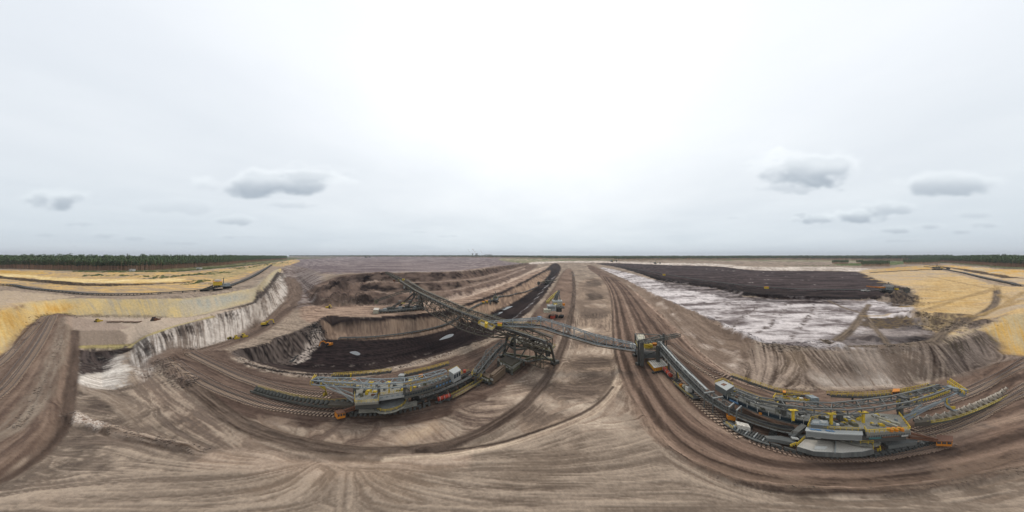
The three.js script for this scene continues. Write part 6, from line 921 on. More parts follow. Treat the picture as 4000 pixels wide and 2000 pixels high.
  // yellow booms behind
  yellowBoom(t, [at(2858, 1467, 10), at(2930, 1492, 10.6), at(3050, 1530, 11.4), at(3168, 1548, 11.8)]); part(t, 'counter_box', gBox(at(3172, 1562, 11), 3, 3, 2.6), M.steelBlue); part(t, 'platform', gSlab([at(3020, 1558, 10.6), at(3160, 1570, 10.6), at(3165, 1556, 10.6), at(3030, 1544, 10.6)], 0.25), M.deck); railing(t, ring([at(3020, 1558, 10.6), at(3160, 1570, 10.6), at(3165, 1556, 10.6), at(3030, 1544, 10.6)]), M.yellow, 1, 0.14); cabAt(t, [at(3058, 1532, 13), at(3070, 1533, 13), at(3069, 1526, 13), at(3058, 1525, 13)], 1.8, M.yellow, M.orange); clutter(t, [at(3030, 1556, 10.7), at(3155, 1567, 10.7), at(3160, 1558, 10.7), at(3040, 1546, 10.7)], 9, 10.7, 0.8);
  yellowBoom(t, [at(3238, 1542, 11), at(3370, 1546, 11.4), at(3480, 1538, 11.6), at(3570, 1525, 11.8), at(3640, 1508, 12)]); cabAt(t, [at(3486, 1530, 13.4), at(3514, 1528, 13.4), at(3514, 1518, 13.4), at(3489, 1518, 13.4)], 1.8, M.orange, M.orange); part(t, 'counter_box', gBox(at(3650, 1520, 11), 2.6, 3.4, 2.4), M.steelDark); part(t, 'platform', gSlab([at(3510, 1552, 11), at(3560, 1548, 11), at(3556, 1530, 11), at(3512, 1534, 11)], 0.25), M.steelDark); railing(t, ring([at(3510, 1552, 11), at(3560, 1548, 11), at(3556, 1530, 11), at(3512, 1534, 11)]), M.yellow); for (const [b, y] of [[3330, 1546], [3372, 1546], [3440, 1544], [3580, 1530]]) member(t, 'pillar', at(b, y, 11), V3(at(b, y, 11).x, 8, at(b, y, 11).z), 0.4, 0.4, M.steelDark);
  const w2 = [at(3514, 1578, 13), at(3620, 1560, 12.4), at(3700, 1530, 12)]; part(t, 'walkway', gSweep(w2, 1.4, 0.2), M.steelDark); railing(t, shift(w2, 0.7, 0.05), M.yellow, 1, 0.14); railing(t, shift(w2, -0.7, 0.05), M.yellow, 1, 0.14);
  // discharge head
  part(t, 'head_frame', gRailing([at(3712, 1490, 12), at(3780, 1536, 11)], 1.4, 0.2, 1.4).concat(gRailing([at(3702, 1498, 12), at(3768, 1542, 11)], 1.4, 0.2, 1.4)), M.yellow); part(t, 'head_drum', [gTube(at(3712, 1512, 11), at(3760, 1542, 10), 1, 12), gBox(at(3730, 1518, 12), 6, 0.8, 1.6, -0.5)], M.steelBlue); for (const [b, y, e, f] of [[3700, 1505, 3770, 1540], [3690, 1530, 3740, 1512], [3680, 1560, 3750, 1530]]) member(t, 'strut', at(b, y, 11), at(e, f, 10.5), 0.35, 0.35, M.steelBlue); const dn = [at(3700, 1560, 9), at(3698, 1582, 7), at(3712, 1600, 5), at(3730, 1598, 4)]; part(t, 'chute', gRailing(dn, 1.2, 0.2, 0.8), M.yellow); part(t, 'chute', gSweep(dn, 1.5, 0.3), M.steelBlue);
  for (const [a, b] of [[at(3540, 1640, 7), at(3690, 1560, 9.5)], [at(3520, 1634, 8), at(3660, 1572, 9.5)], [at(3560, 1610, 8), at(3600, 1580, 11)]]) member(t, 'strut', a, b, 0.5, 0.5, M.steelBlue); part(t, 'platform', gSlab([at(3528, 1622, 7), at(3572, 1632, 7), at(3580, 1622, 7), at(3536, 1610, 7)], 0.25), M.steelDark); railing(t, [at(3528, 1622, 7), at(3572, 1632, 7), at(3580, 1622, 7)], M.yellow);
  bucketLadder(t, [at(3590, 1646, 3), at(3680, 1632, 2.4), at(3770, 1604, 2), at(3870, 1562, 1.8), at(3962, 1514, 1.6)], 17, 1.45, 1, M.ash); part(t, 'ladder_hinge', gSlab([at(3572, 1652, 4.2), at(3636, 1646, 4.2), at(3632, 1630, 4.2), at(3576, 1636, 4.2)], 1.6), M.girderBrown);
}
{
  const p = [onGround(2840, 1660), onGround(2890, 1692), onGround(2950, 1720), onGround(3000, 1735)], t = thing('supply_car', 'low supply car with an orange box and a pale crate left of the right excavator', 'rail car', p[1]);
  part(t, 'chassis', gSweep(p.map(q => lift(q, 1.2)), 4.6, 0.4), M.steel); part(t, 'chassis_frame', gSweep(shift(p, -2, 1.7), 0.5, 0.5), M.steelDark); part(t, 'crate', gBox(lift(onGround(2902, 1688), 2.3), 4, 1.8, 2.8, -0.5), M.deckPale); part(t, 'orange_box', [gBox(lift(onGround(2858, 1652), 2.2), 3.2, 1.4, 2, -0.4), gBox(lift(onGround(2858, 1652), 3), 3.4, 0.2, 2.2, -0.4)], M.orange); railing(t, [lift(onGround(2836, 1668), 1.2), lift(onGround(2862, 1688), 1.2), lift(onGround(2880, 1678), 1.2)], M.yellow, 1.1, 0.14); part(t, 'drum', gTube(lift(onGround(2866, 1684), 1.8), lift(onGround(2874, 1688), 1.8), 0.7, 10), M.steelBlue); for (let i = 0; i < 10; i++) { const q = p[1].clone().lerp(p[3], i / 10); part(t, 'cross_bar', gBar(lift(q, 1.6).add(V3(-2, 0, 1)), lift(q, 1.6).add(V3(2, 0, -1.5)), 0.3, 0.3), i % 3 ? M.steelDark : M.steelPale); } bogies(t, p, 4, 0.9);
}

// ---------------------------------------------------------------- machines farther off
{
  // grey excavator standing by the rails beyond the bridge
  const t = thing('bucket_chain_excavator', 'pale grey excavator with a lattice tower on the rails beyond the link bridge', 'excavator', onGround(2170, 1238)), D = 300, q = (b, y, d = 0) => atDepth(b, y, D + d);
  const box = (n, b0, y0, b1, y1, dep, m, d = 0, turn = 0) => { const a = q(b0, y0, d), c = q(b1, y1, d); return part(t, n, gBox(a.clone().lerp(c, 0.5), Math.abs(c.x - a.x), Math.abs(c.y - a.y), dep, turn), m); };
  box('counterweight', 2124, 1207, 2150, 1219, 7, M.cream, -6); box('house', 2138, 1192, 2170, 1212, 9, M.steelPale, 0); box('house', 2160, 1176, 2192, 1196, 10, M.cream, 8); box('roof', 2158, 1173, 2194, 1177, 11, M.roofPale, 8); box('deck', 2150, 1196, 2200, 1200, 16, M.steelDark, 4);
  for (let i = 0; i < 6; i++) member(t, 'window', q(2140 + i * 4.6, 1203, -4.7), q(2142.6 + i * 4.6, 1203, -4.7), 0.2, 1.6, M.glass);
  lattice(t, 'tower', [{ c: q(2168, 1178, 8), w: 5, h: 0.1 }, { c: q(2178, 1148, 12), w: 3, h: 0.1 }], 3.5, 0.45, M.steel); for (const [a, b] of [[2160, 2172], [2190, 2184], [2168, 2178]]) { member(t, 'mast', q(a, 1180, 6), q(b, 1146, 12), 0.8, 0.8, M.steel); member(t, 'mast', q(a, 1180, 14), q(b, 1146, 12), 0.6, 0.6, M.steelDark); } for (let k = 0; k < 5; k++) member(t, 'crossbeam', q(2162 + k * 2, 1176 - k * 7, 8), q(2190 - k * 1.4, 1174 - k * 7, 8), 0.5, 0.5, M.steel);
  lattice(t, 'boom', [{ c: q(2138, 1184, 12), w: 2.5, h: 2 }, { c: q(2160, 1160, 30), w: 2.5, h: 2 }, { c: q(2180, 1142, 50), w: 2, h: 1.6 }], 4, 0.4, M.yellowDull); lattice(t, 'boom', [{ c: q(2170, 1168, 10), w: 2.5, h: 2 }, { c: q(2184, 1140, 30), w: 2, h: 2 }], 4, 0.4, M.steelDark);
  part(t, 'cab', gBox(q(2202, 1189, 2), 2.6, 2.6, 2.4), M.orange); box('hopper', 2172, 1198, 2192, 1216, 8, M.steelDark, 4); for (const [b, y] of [[2150, 1222], [2172, 1226], [2190, 1218], [2196, 1208]]) { crawler(t, settle(q(b, y)), V3(0.35, 0, -1), 9, 3, 2.6); } clutter(t, [q(2150, 1199, 12), q(2150, 1199, -6), q(2198, 1199, -6), q(2198, 1199, 12)], 12, 13, 2.2); box('cab', 2163, 1186, 2176, 1190, 5, M.yellow, 2);
}
{ const t = thing('rail_wagon', 'small blue wagon on the rails behind the link bridge', 'wagon', onGround(2110, 1248)); for (let i = 0; i < 2; i++) part(t, i ? 'cabin' : 'flatbed', gBox(lift(onGround(2111 - i * 3, 1246 + i * 4), 1.4 + i), 3.4, 1.4 + i, 4.6, 0.4), i ? M.blue : M.steel); part(t, 'chassis', gBox(lift(onGround(2106, 1252), 0.6), 3, 0.5, 12, 0.4), M.steelDark); bogies(t, [onGround(2100, 1256), onGround(2112, 1244)], 4, 0.7); }
{ const t = thing('red_container', 'small red container beside the rails near the grey excavator', 'container', onGround(2160, 1244)); part(t, 'body', gBox(lift(onGround(2160, 1244), 1.9), 4, 2.8, 6.5, -0.5), M.red); part(t, 'roof', gBox(lift(onGround(2160, 1244), 3.4), 4.2, 0.2, 6.7, -0.5), M.rust); part(t, 'chassis', gBox(lift(onGround(2160, 1244), 0.3), 3, 0.6, 6.2, -0.5), M.steelDark); }
function spreader(label, b, y, floorH, s, turn, pal, extra) {   // a crawler mounted excavator or stacker of middle size
  const c = floorH === undefined ? onGround(b, y) : (() => { const p = at(b, y, floorH); return settle(p); })(), t = thing('crawler_excavator', label, 'excavator', c), cs = Math.cos(turn), sn = Math.sin(turn), W = (x, h, z) => V3(c.x + (x * cs - z * sn) * s, c.y + h * s, c.z + (x * sn + z * cs) * s), dir = V3(cs, 0, sn);
  for (const z of [-4, 4]) crawler(t, W(0, 0, z), dir, 12 * s, 2.6 * s, 2.4 * s); part(t, 'undercarriage', gBox(W(0, 3, 0), 8 * s, 1.6 * s, 8 * s, -turn), M.steelDark); part(t, 'deck', gBox(W(0, 4.8, 0), 16 * s, 0.8 * s, 8 * s, -turn), pal[0]); part(t, 'house', gBox(W(-2, 7, 0), 9 * s, 3.6 * s, 6.5 * s, -turn), pal[1]); part(t, 'roof', gBox(W(-2, 9, 0), 9.6 * s, 0.4 * s, 7 * s, -turn), pal[2]); part(t, 'cab', gBox(W(6, 6.4, 4), 3 * s, 2.6 * s, 2.4 * s, -turn), M.yellow);
  for (let i = 0; i < 4; i++) member(t, 'window', W(-5 + i * 2, 7.4, 3.4), W(-3.9 + i * 2, 7.4, 3.4), 0.2 * s, 1.1 * s, M.glass);
  lattice(t, 'wheel_boom', [{ c: W(5, 6, 0), w: 3 * s, h: 2.4 * s }, { c: W(22, 5, 0), w: 1.8 * s, h: 1.6 * s }], 3 * s, 0.3 * s, M.steelDark); lattice(t, 'discharge_boom', [{ c: W(-7, 6.5, 0), w: 2.4 * s, h: 1.8 * s }, { c: W(-28, 9, 0), w: 1.6 * s, h: 1.2 * s }], 3.2 * s, 0.28 * s, pal[3]);
  const mastTop = W(0, 16, 0); for (const z of [-2.4, 2.4]) member(t, 'mast', W(1, 8.8, z), mastTop, 0.6 * s, 0.6 * s, M.steel); for (const p of [W(22, 6.6, 0), W(14, 7.6, 0), W(-20, 9.8, 0)]) member(t, 'stay', mastTop, p, 0.22 * s, 0.22 * s, M.steel);
  const w = new THREE.CylinderGeometry(3.4 * s, 3.4 * s, 1.2 * s, 16); w.rotateX(Math.PI / 2); w.rotateY(-turn); const wp = W(24, 4.6, 0); w.translate(wp.x, wp.y, wp.z); part(t, 'bucket_wheel', w, M.steelDark); for (let i = 0; i < 8; i++) { const a = i / 8 * Math.PI * 2; part(t, 'bucket', gBox(W(24 + Math.cos(a) * 3.7, 4.6 + Math.sin(a) * 3.7, 0), 1.1 * s, 1.1 * s, 1.8 * s, -turn), M.steel); }
  if (extra) extra(t, W); return t;
}
spreader('crawler excavator with a yellow boom at the coal edge on the right', 3470, 1143, undefined, 0.95, 0.12, [M.steelDark, M.steelBlue, M.steelPale, M.orange], (t, W) => { part(t, 'upper_house', gBox(W(-1, 10.6, 1), 9, 2.6, 5), M.steelPale); part(t, 'gantry', gBox(W(-10, 8.6, 2), 16, 1.4, 1.6), M.orange); });
spreader('distant crawler excavator on the crest of the yellow terrace', 3660, 1055, undefined, 1.1, 0.2, [M.steelDark, M.steel, M.yellow, M.steelDark]);
spreader('small grey crawler machine at the foot of the tan slope in the cut', 1935, 1201, -14, 0.85, 1.9, [M.steelDark, M.steelPale, M.olive, M.steel], (t, W) => { part(t, 'upper_house', gBox(W(0, 11, 0), 6, 3, 5), M.olive); member(t, 'mast', W(0, 10, 0), W(0, 22, 0), 1, 1, M.steel); });
spreader('dark distant excavator down in the coal cut', 2138, 1126, -14, 1.2, 2.6, [M.steelDark, M.steelDark, M.girder, M.girder]);
spreader('tiny far machine on the white bank right of the track junction', 2390, 1023, undefined, 1.6, 0.1, [M.steelDark, M.steelBlue, M.steelDark, M.steelDark]);
spreader('tiny far machine at the back edge of the coal field', 2560, 1031, undefined, 1.1, 0.1, [M.steelDark, M.steel, M.steelDark, M.steelDark]);
spreader('far machine on the horizon of the grey dumps', 1430, 1007, undefined, 3, 0.05, [M.steelDark, M.steelDark, M.steelDark, M.steelDark]);
{
  const t = thing('belt_stacker', 'dark belt stacker with a yellow house on the upper left terrace', 'stacker', onGround(850, 1137)), c = [onGround(800, 1137), onGround(850, 1134), onGround(888, 1127)], D = -c[1].z, q = (b, y, d = 0) => atDepth(b, y, D + d);
  lattice(t, 'frame', [{ c: lift(c[0], 1.5), w: 4, h: 1.2 }, { c: lift(c[1], 4), w: 6, h: 4 }, { c: lift(c[2], 3), w: 5, h: 3.5 }], 3, 0.4, M.steelDark); part(t, 'body', gSweep([lift(c[0].clone().lerp(c[1], 0.4), 3.4), lift(c[1], 6), lift(c[2], 5)], 5, 2.6), M.girder); house(t, 'yellow_house', [lift(q(832, 1112, -3), 3.4), lift(q(868, 1111, -3), 3.4), lift(q(868, 1108, 4), 3.4), lift(q(832, 1109, 4), 3.4)].map(p => V3(p.x, c[1].y + 10.6, p.z)), 4, M.yellow, M.orange);
  part(t, 'upper_cab', gBox(V3(q(852, 1100).x, c[1].y + 12, q(852, 1100).z), 5, 2.2, 3), M.white); part(t, 'drive_house', gBox(V3(q(880, 1115).x, c[2].y + 6, q(880, 1115).z), 6, 3.4, 5), M.steelBlue); member(t, 'mast', V3(q(873, 1110).x, c[1].y + 4, q(873, 1110).z), V3(q(873, 1095).x, c[1].y + 15, q(873, 1095).z), 0.5, 0.5, M.steel); for (const p of c) crawler(t, p, c[2].clone().sub(c[0]), 8, 3, 2); railing(t, [V3(q(815, 1110).x, c[1].y + 7, q(815, 1110).z), V3(q(832, 1110).x, c[1].y + 7, q(832, 1110).z)], M.yellowDull, 1.4, 0.3);
}
// ---------------------------------------------------------------- small earth moving machines
function digger(name, label, b, y, turn, s = 1, m = M.yellow, floorH, group) {
  const c = floorH === undefined ? onGround(b, y) : settle(at(b, y, floorH)), t = thing(name, label, 'digger', c), cs = Math.cos(turn), sn = Math.sin(turn), W = (x, h, z) => V3(c.x + (x * cs - z * sn) * s, c.y + h * s, c.z + (x * sn + z * cs) * s), dir = V3(cs, 0, sn);
  for (const z of [-1.5, 1.5]) crawler(t, W(0, 0, z), dir, 5.2 * s, 0.8 * s, 1.1 * s, 'crawler_track'); part(t, 'house', [gBox(W(-0.9, 2.1, 0), 3.6 * s, 1.6 * s, 3 * s, -turn), gBox(W(-2.4, 2.2, 0), 1 * s, 1.4 * s, 3.2 * s, -turn)], m); part(t, 'cab', gBox(W(0.9, 2.7, -0.9), 1.6 * s, 2.2 * s, 1.3 * s, -turn), M.glass); part(t, 'cab_roof', gBox(W(0.9, 3.9, -0.9), 1.8 * s, 0.2 * s, 1.5 * s, -turn), m);
  part(t, 'boom', [gBar(W(1, 2.4, 0.4), W(3.6, 5.6, 0.4), 0.6 * s, 0.8 * s), gBar(W(3.6, 5.6, 0.4), W(5.6, 5.2, 0.4), 0.55 * s, 0.7 * s)], m); part(t, 'stick', gBar(W(5.6, 5.4, 0.4), W(6.6, 2, 0.4), 0.5 * s, 0.6 * s), m); part(t, 'bucket', [gBox(W(6.2, 1.4, 0.4), 1.2 * s, 1.1 * s, 1.5 * s, -turn)], M.steelDark); part(t, 'cylinder', gTube(W(1.6, 2.6, 0.4), W(3.4, 4.6, 0.4), 0.18 * s, 6), M.steelPale); return t;
}
function dozer(label, b, y, turn, s = 1, m = M.yellow) {
  const c = onGround(b, y), t = thing('bulldozer', label, 'bulldozer', c), cs = Math.cos(turn), sn = Math.sin(turn), W = (x, h, z) => V3(c.x + (x * cs - z * sn) * s, c.y + h * s, c.z + (x * sn + z * cs) * s), dir = V3(cs, 0, sn);
  for (const z of [-1.3, 1.3]) crawler(t, W(0, 0, z), dir, 4.6 * s, 0.7 * s, 1.3 * s, 'crawler_track'); part(t, 'hood', gBox(W(0.9, 1.9, 0), 2.6 * s, 1.3 * s, 1.5 * s, -turn), m); part(t, 'cab', gBox(W(-0.9, 2.6, 0), 1.5 * s, 1.6 * s, 1.7 * s, -turn), M.glass); part(t, 'cab_roof', gBox(W(-0.9, 3.5, 0), 1.8 * s, 0.2 * s, 2 * s, -turn), m); part(t, 'rear_box', gBox(W(-2.2, 1.6, 0), 0.9 * s, 1.2 * s, 1.6 * s, -turn), m); part(t, 'blade', [gBox(W(3.2, 0.9, 0), 0.35 * s, 1.5 * s, 4 * s, -turn), gBox(W(3.35, 1.6, 0), 0.4 * s, 0.3 * s, 4 * s, -turn)], m); for (const z of [-1.6, 1.6]) part(t, 'push_arm', gBar(W(0, 0.8, z), W(3.1, 0.7, z), 0.25 * s, 0.3 * s), m); part(t, 'exhaust', gTube(W(1.2, 2.5, 0.4), W(1.2, 3.4, 0.4), 0.1 * s, 6), M.steelDark); return t;
}
digger('hydraulic_excavator', 'yellow digger with raised boom at the foot of the grey slope', 1036, 1272, -0.5, 1.05);
digger('hydraulic_excavator', 'yellow digger on the tan bench left of the support train', 1281, 1206, 0.3, 1);
digger('hydraulic_excavator', 'orange digger at the pale mound beside the coal cut', 1284, 1296, 2.4, 1.1, M.orange);
dozer('yellow bulldozer at the right end of the pair on the haul road', 952, 1315, 0.4, 0.85); dozer('low yellow bulldozer parked left in the haul road row', 922, 1322, 0.5, 0.8); dozer('dusty yellow bulldozer alone at the slope foot', 896, 1324, 2.6, 0.6, M.yellowDull);
dozer('small yellow bulldozer on the pale bench above the left platform', 382, 1257, 0.1, 0.75);
dozer('brown bulldozer on the pale bench right of the sleeper piles', 604, 1252, 0.1, 0.9, M.rust);
for (const [b, y, l] of [[1888, 1216, 'left of two yellow boxes on the coal floor'], [1901, 1211, 'right of two yellow boxes on the coal floor']]) { const p = settle(at(b, y, -14)), t = thing('drive_station', `yellow drive station, ${l}`, 'drive station', p); part(t, 'body', gBox(lift(p, 2.2), 4, 2.6, 3.4), M.yellow); part(t, 'roof', gBox(lift(p, 3.6), 4.4, 0.3, 3.8), M.orange); part(t, 'base', gBox(lift(p, 0.5), 5, 1, 4), M.steelDark); part(t, 'motor', gTube(lift(p, 1.4).add(V3(2, 0, 0)), lift(p, 1.4).add(V3(4, 0, 0)), 0.7, 8), M.steel); }
for (const [b, y, l] of [[2594, 1077, 'far end'], [2994, 1129, 'near end']]) { const p = onGround(b, y), k = b > 2800 ? 1 : 1.3, t = thing('drive_station', `yellow box on the ${l} of the right coal conveyor`, 'drive station', p); part(t, 'body', gBox(lift(p, 2 * k), 4.6 * k, 3.4 * k, 3.4), M.yellow); part(t, 'roof', gBox(lift(p, 3.9 * k), 5 * k, 0.4, 3.8), M.orange); part(t, 'base', gBox(lift(p, 0.3), 5.4 * k, 0.8, 4), M.steelDark); }
function pickup(label, b, y, turn, s = 1, floorH) { const c = onGround(b, y), t = thing('pickup_truck', label, 'pickup truck', c), cs = Math.cos(turn), sn = Math.sin(turn), W = (x, h, z) => V3(c.x + (x * cs - z * sn) * s, c.y + h * s, c.z + (x * sn + z * cs) * s); part(t, 'body', gBox(W(0, 0.95, 0), 5.2 * s, 0.9 * s, 1.9 * s, -turn), M.white); part(t, 'cab', gBox(W(0.3, 1.7, 0), 2 * s, 0.8 * s, 1.7 * s, -turn), M.glass); part(t, 'cab_roof', gBox(W(0.3, 2.15, 0), 1.8 * s, 0.12 * s, 1.7 * s, -turn), M.white); for (const [x, z] of [[-1.6, -0.95], [1.6, -0.95], [-1.6, 0.95], [1.6, 0.95]]) part(t, 'wheel', gTube(W(x, 0.45, z - 0.12), W(x, 0.45, z + 0.12), 0.45 * s, 10), M.rubber); }
pickup('white pickup on the road left of the middle sand strip', 2243, 1077, 1.4, 1.6); pickup('white pickup on the coal field near the crawler excavator', 3381, 1139, 0.1, 1.7); pickup('white pickup far back on the coal field', 2621, 1038, 0.1, 2);
// piles of spare sleepers on the pale bench
for (const [b0, b1, l] of [[424, 443, 'leftmost'], [447, 475, 'second from the left'], [486, 514, 'third from the left'], [520, 548, 'rightmost']]) { const a = onGround(b0, 1259), b = onGround(b1, 1259), t = thing('sleeper_pile', `pile of old sleepers on the pale bench, ${l} of the row`, 'sleeper pile', a), n = Math.round(a.distanceTo(b) / 0.9); for (let i = 0; i < n; i++) for (let k = 0; k < 2; k++) { const p = a.clone().lerp(b, (i + 0.5) / n); member(t, 'sleeper', V3(p.x, p.y + 0.3 + k * 0.5, p.z - 1.3), V3(p.x + rnd(-0.2, 0.2), p.y + 0.3 + k * 0.5, p.z + 1.3), 0.5, 0.4, k ? M.sleeperDark : M.wood); } }
// small buildings on the plateau edge
for (const [b, y, l, w, h] of [[517, 1060, 'small white hut at the forest edge beneath the pines', 7, 4.2], [778, 1052, 'white box hut on the grass strip right of the forest front', 9, 4]]) { const p = onGround(b, y), t = thing('hut', l, 'hut', p); part(t, 'wall', gBox(lift(p, h / 2), w, h, 4), M.white); part(t, 'roof', gBox(lift(p, h + 0.15), w + 0.6, 0.3, 4.6), M.roofPale); for (const x of [-1.8, 1.2]) part(t, x < 0 ? 'door' : 'window', gBox(V3(p.x + x, p.y + h * 0.45, p.z + 2.02), 1.2, x < 0 ? 2.4 : 1.2, 0.1), M.glass); }

// ---------------------------------------------------------------- power station on the horizon
{
  const tower = (b, D, H, R, label) => { const x = D * (b - 2000) / 1000, y = 40, t = thing('cooling_tower', label, 'cooling tower', V3(x, y, -D), 'cooling towers of the far power station'); const pr = []; for (let i = 0; i <= 14; i++) { const q = i / 14; pr.push(new THREE.Vector2(R * (0.62 + 0.55 * Math.pow(0.74 - q, 2) * 1.25 + (q > 0.74 ? (q - 0.74) * 0.12 : 0)), q * H)); } const g = new THREE.LatheGeometry(pr, 28); g.translate(x, y, -D); part(t, 'shell', g, M.steelPale); const rim = new THREE.TorusGeometry(R * 0.65, 2, 5, 28); rim.rotateX(Math.PI / 2); rim.translate(x, y + H, -D); part(t, 'rim', rim, M.steelDark); };
  [[1846, 'leftmost of the far cooling towers'], [1859, 'second far cooling tower from the left'], [1863.5, 'third far cooling tower, close behind the second'], [1896, 'fourth far cooling tower from the left'], [1903, 'fifth far cooling tower from the left'], [1911, 'sixth far cooling tower from the left'], [1918, 'rightmost of the far cooling towers']].forEach(([b, l], i) => tower(b, 11500, i < 3 ? 150 : 105, 46, l));
  const plume = (b, y, n, dx, label, s) => { const D = 11400, c = V3(D * (b - 2000) / 1000, EYE + (1000 - y) * D / 1000, -D), t = thing('steam_plume', label, 'steam', c), g = []; for (let i = 0; i < n; i++) { const q = i / n, r = s * (0.5 + q) * rnd(0.7, 1.2), e = new THREE.IcosahedronGeometry(r, 2), pa = e.attributes.position; for (let k = 0; k < pa.count; k++) { const f = 1 + (vnoise(pa.getX(k) * 0.05 + i * 9, pa.getY(k) * 0.05 + pa.getZ(k) * 0.03) - 0.5) * 0.7; pa.setXYZ(k, pa.getX(k) * f, pa.getY(k) * f, pa.getZ(k) * f); } e.computeVertexNormals(); e.translate(c.x + dx * q * 220 + rnd(-14, 14), c.y + q * 210, c.z + rnd(-30, 30)); g.push(e); } part(t, 'vapour', g, new THREE.MeshStandardMaterial({ color: 0xffffff, roughness: 1, transparent: true, opacity: 0.45 })); };
  plume(1858, 990, 9, -0.6, 'tall white steam plume over the left cooling towers', 24); plume(1842, 991, 5, -0.9, 'small steam plume at the left edge of the power station', 16); plume(1889, 994, 6, -0.8, 'low steam plume between the two tower clusters', 18);
}
// ---------------------------------------------------------------- hills along the horizon
{
  const pos = [], idx = []; let n = 0;
  for (let b = -1000; b <= 5000; b += 25) {
    const D = 13500 + 1500 * vnoise(b * 0.004, 2), top = 44 + 72 * fbm(b * 0.0028 + 4, 1, 4) * (b < 1150 || b > 2350 ? 1 : 0.45) + 10 * vnoise(b * 0.03, 7);
    for (const [dd, h] of [[-900, 30], [-300, mix(30, top, 0.75)], [0, top], [500, mix(30, top, 0.7)], [1500, 20]]) { pos.push((D + dd) * (b - 2000) / 1000, h, -(D + dd)); n++; }
  }
  for (let i = 0; i < n / 5 - 1; i++) for (let k = 0; k < 4; k++) { const a = i * 5 + k; idx.push(a, a + 5, a + 1, a + 1, a + 5, a + 6); }
  const g = new THREE.BufferGeometry(); g.setAttribute('position', new THREE.Float32BufferAttribute(pos, 3)); g.setIndex(idx); g.computeVertexNormals(); const o = new THREE.Mesh(g, mat(62, 84, 58, { map: null, roughness: 1 })); o.name = 'hills'; o.userData = { kind: 'structure', label: 'low wooded hills along the horizon', category: 'hills' }; o.castShadow = o.receiveShadow = true; scene.add(o);
}
// ---------------------------------------------------------------- standing water in the coal cut
{
  PONDS.forEach(a => { const g = gSlab(a.p.map(p => V3(p[0], -PIT - 0.02, p[1])), 0.3), o = new THREE.Mesh(g, new THREE.MeshPhysicalMaterial({ color: new THREE.Color().setRGB(0.05, 0.05, 0.048), roughness: 0.08 })); o.name = numbered('water'); o.userData = { kind: 'structure', label: 'pale puddle on the coal floor', category: 'water' }; o.receiveShadow = true; scene.add(o); });
}

// ---------------------------------------------------------------- pine forest
const needle = mat(82, 100, 62, { map: null, roughness: 1, side: THREE.DoubleSide }), needle2 = mat(98, 112, 68, { map: null, roughness: 1, side: THREE.DoubleSide }), needle3 = mat(72, 92, 62, { map: null, roughness: 1, side: THREE.DoubleSide }), bark = mat(168, 132, 108, { map: null, roughness: 1 });
function pine(seed, H) {
  seedState = seed; const tg = new THREE.CylinderGeometry(0.11, 0.26, H * 0.9, 5); tg.translate(0, H * 0.45, 0); const limbs = [];
  for (let i = 0; i < 5; i++) { const a = rnd(0, 6.28), y = H * rnd(0.55, 0.8), l = rnd(1, 1.9); limbs.push(gBar(V3(0, y, 0), V3(Math.cos(a) * l, y + 0.6, Math.sin(a) * l), 0.12)); }
  const trunk = mergeGeometries([tg.toNonIndexed(), ...limbs.map(g => g.toNonIndexed())]), pos = [];
  const tuft = (x, y, z, s, n) => { for (let i = 0; i < n; i++) { const a = rnd(0, 6.28), b = rnd(-0.5, 0.9), dx = Math.cos(a), dz = Math.sin(a), r = s * rnd(0.6, 1.15), px = x + rnd(-s, s) * 0.5, py = y + rnd(-s, s) * 0.4, pz = z + rnd(-s, s) * 0.5; pos.push(px, py, pz, px + dx * r - dz * r * 0.5, py + b * r * 0.7, pz + dz * r + dx * r * 0.5, px + dx * r + dz * r * 0.45, py + b * r * 0.7 + 0.35 * r, pz + dz * r - dx * r * 0.45); } };
  const lobes = 9 + Math.floor(rnd(0, 5)); for (let k = 0; k < lobes; k++) { const q = k / lobes, a = rnd(0, 6.28), R = (1.9 - 1.3 * q) * rnd(0.4, 1.05); tuft(Math.cos(a) * R, H * mix(0.62, 0.98, q) + rnd(-0.5, 0.5), Math.sin(a) * R, mix(1.45, 0.9, q) * rnd(0.8, 1.2), 11); }
  const g = new THREE.BufferGeometry(); g.setAttribute('position', new THREE.Float32BufferAttribute(pos, 3)); g.computeVertexNormals(); return { trunk, crown: g };
}
const KINDS = [pine(11, 19), pine(23, 21), pine(37, 18), pine(53, 22), pine(71, 17)];
seedState = 4242;
const leftFront = curve([[-500, 1050], [-200, 1050], [0, 1049], [300, 1055], [520, 1056.5], [640, 1051.5], [760, 1043], [860, 1036], [950, 1025.5], [1050, 1017.5], [1120, 1012]]).map(p => sight(p[0], p[1]));
const rightFront = curve([[3560, 1019.5], [3640, 1022], [3700, 1025], [3780, 1030], [3850, 1035.5], [3920, 1040.5], [4000, 1045], [4200, 1049], [4500, 1050]]).map(p => sight(p[0], p[1]));
const spots = [];
for (const [line, gap, side] of [[leftFront, 3.1, -1], [rightFront, 4.2, 1]]) {
  const l = line.map(p => V3(p[0], 0, p[1]));
  for (const q of along(l, gap)) { const b = 2000 + 1000 * q.p.x / -q.p.z; spots.push({ x: q.p.x + rnd(-1.5, 1.5), z: q.p.z + rnd(-5, 1), front: b > -10 && b < 4010, side, r: Math.hypot(q.p.x, q.p.z) }); }
}
const nearest = side => spots.filter(s => s.front && s.side === side).sort((a, b) => a.r - b.r), shown = [...nearest(-1).slice(0, 205), ...nearest(1).slice(0, 95)];
const rest = spots.filter(s => !shown.includes(s));
let leftCount = 0, rightCount = 0;
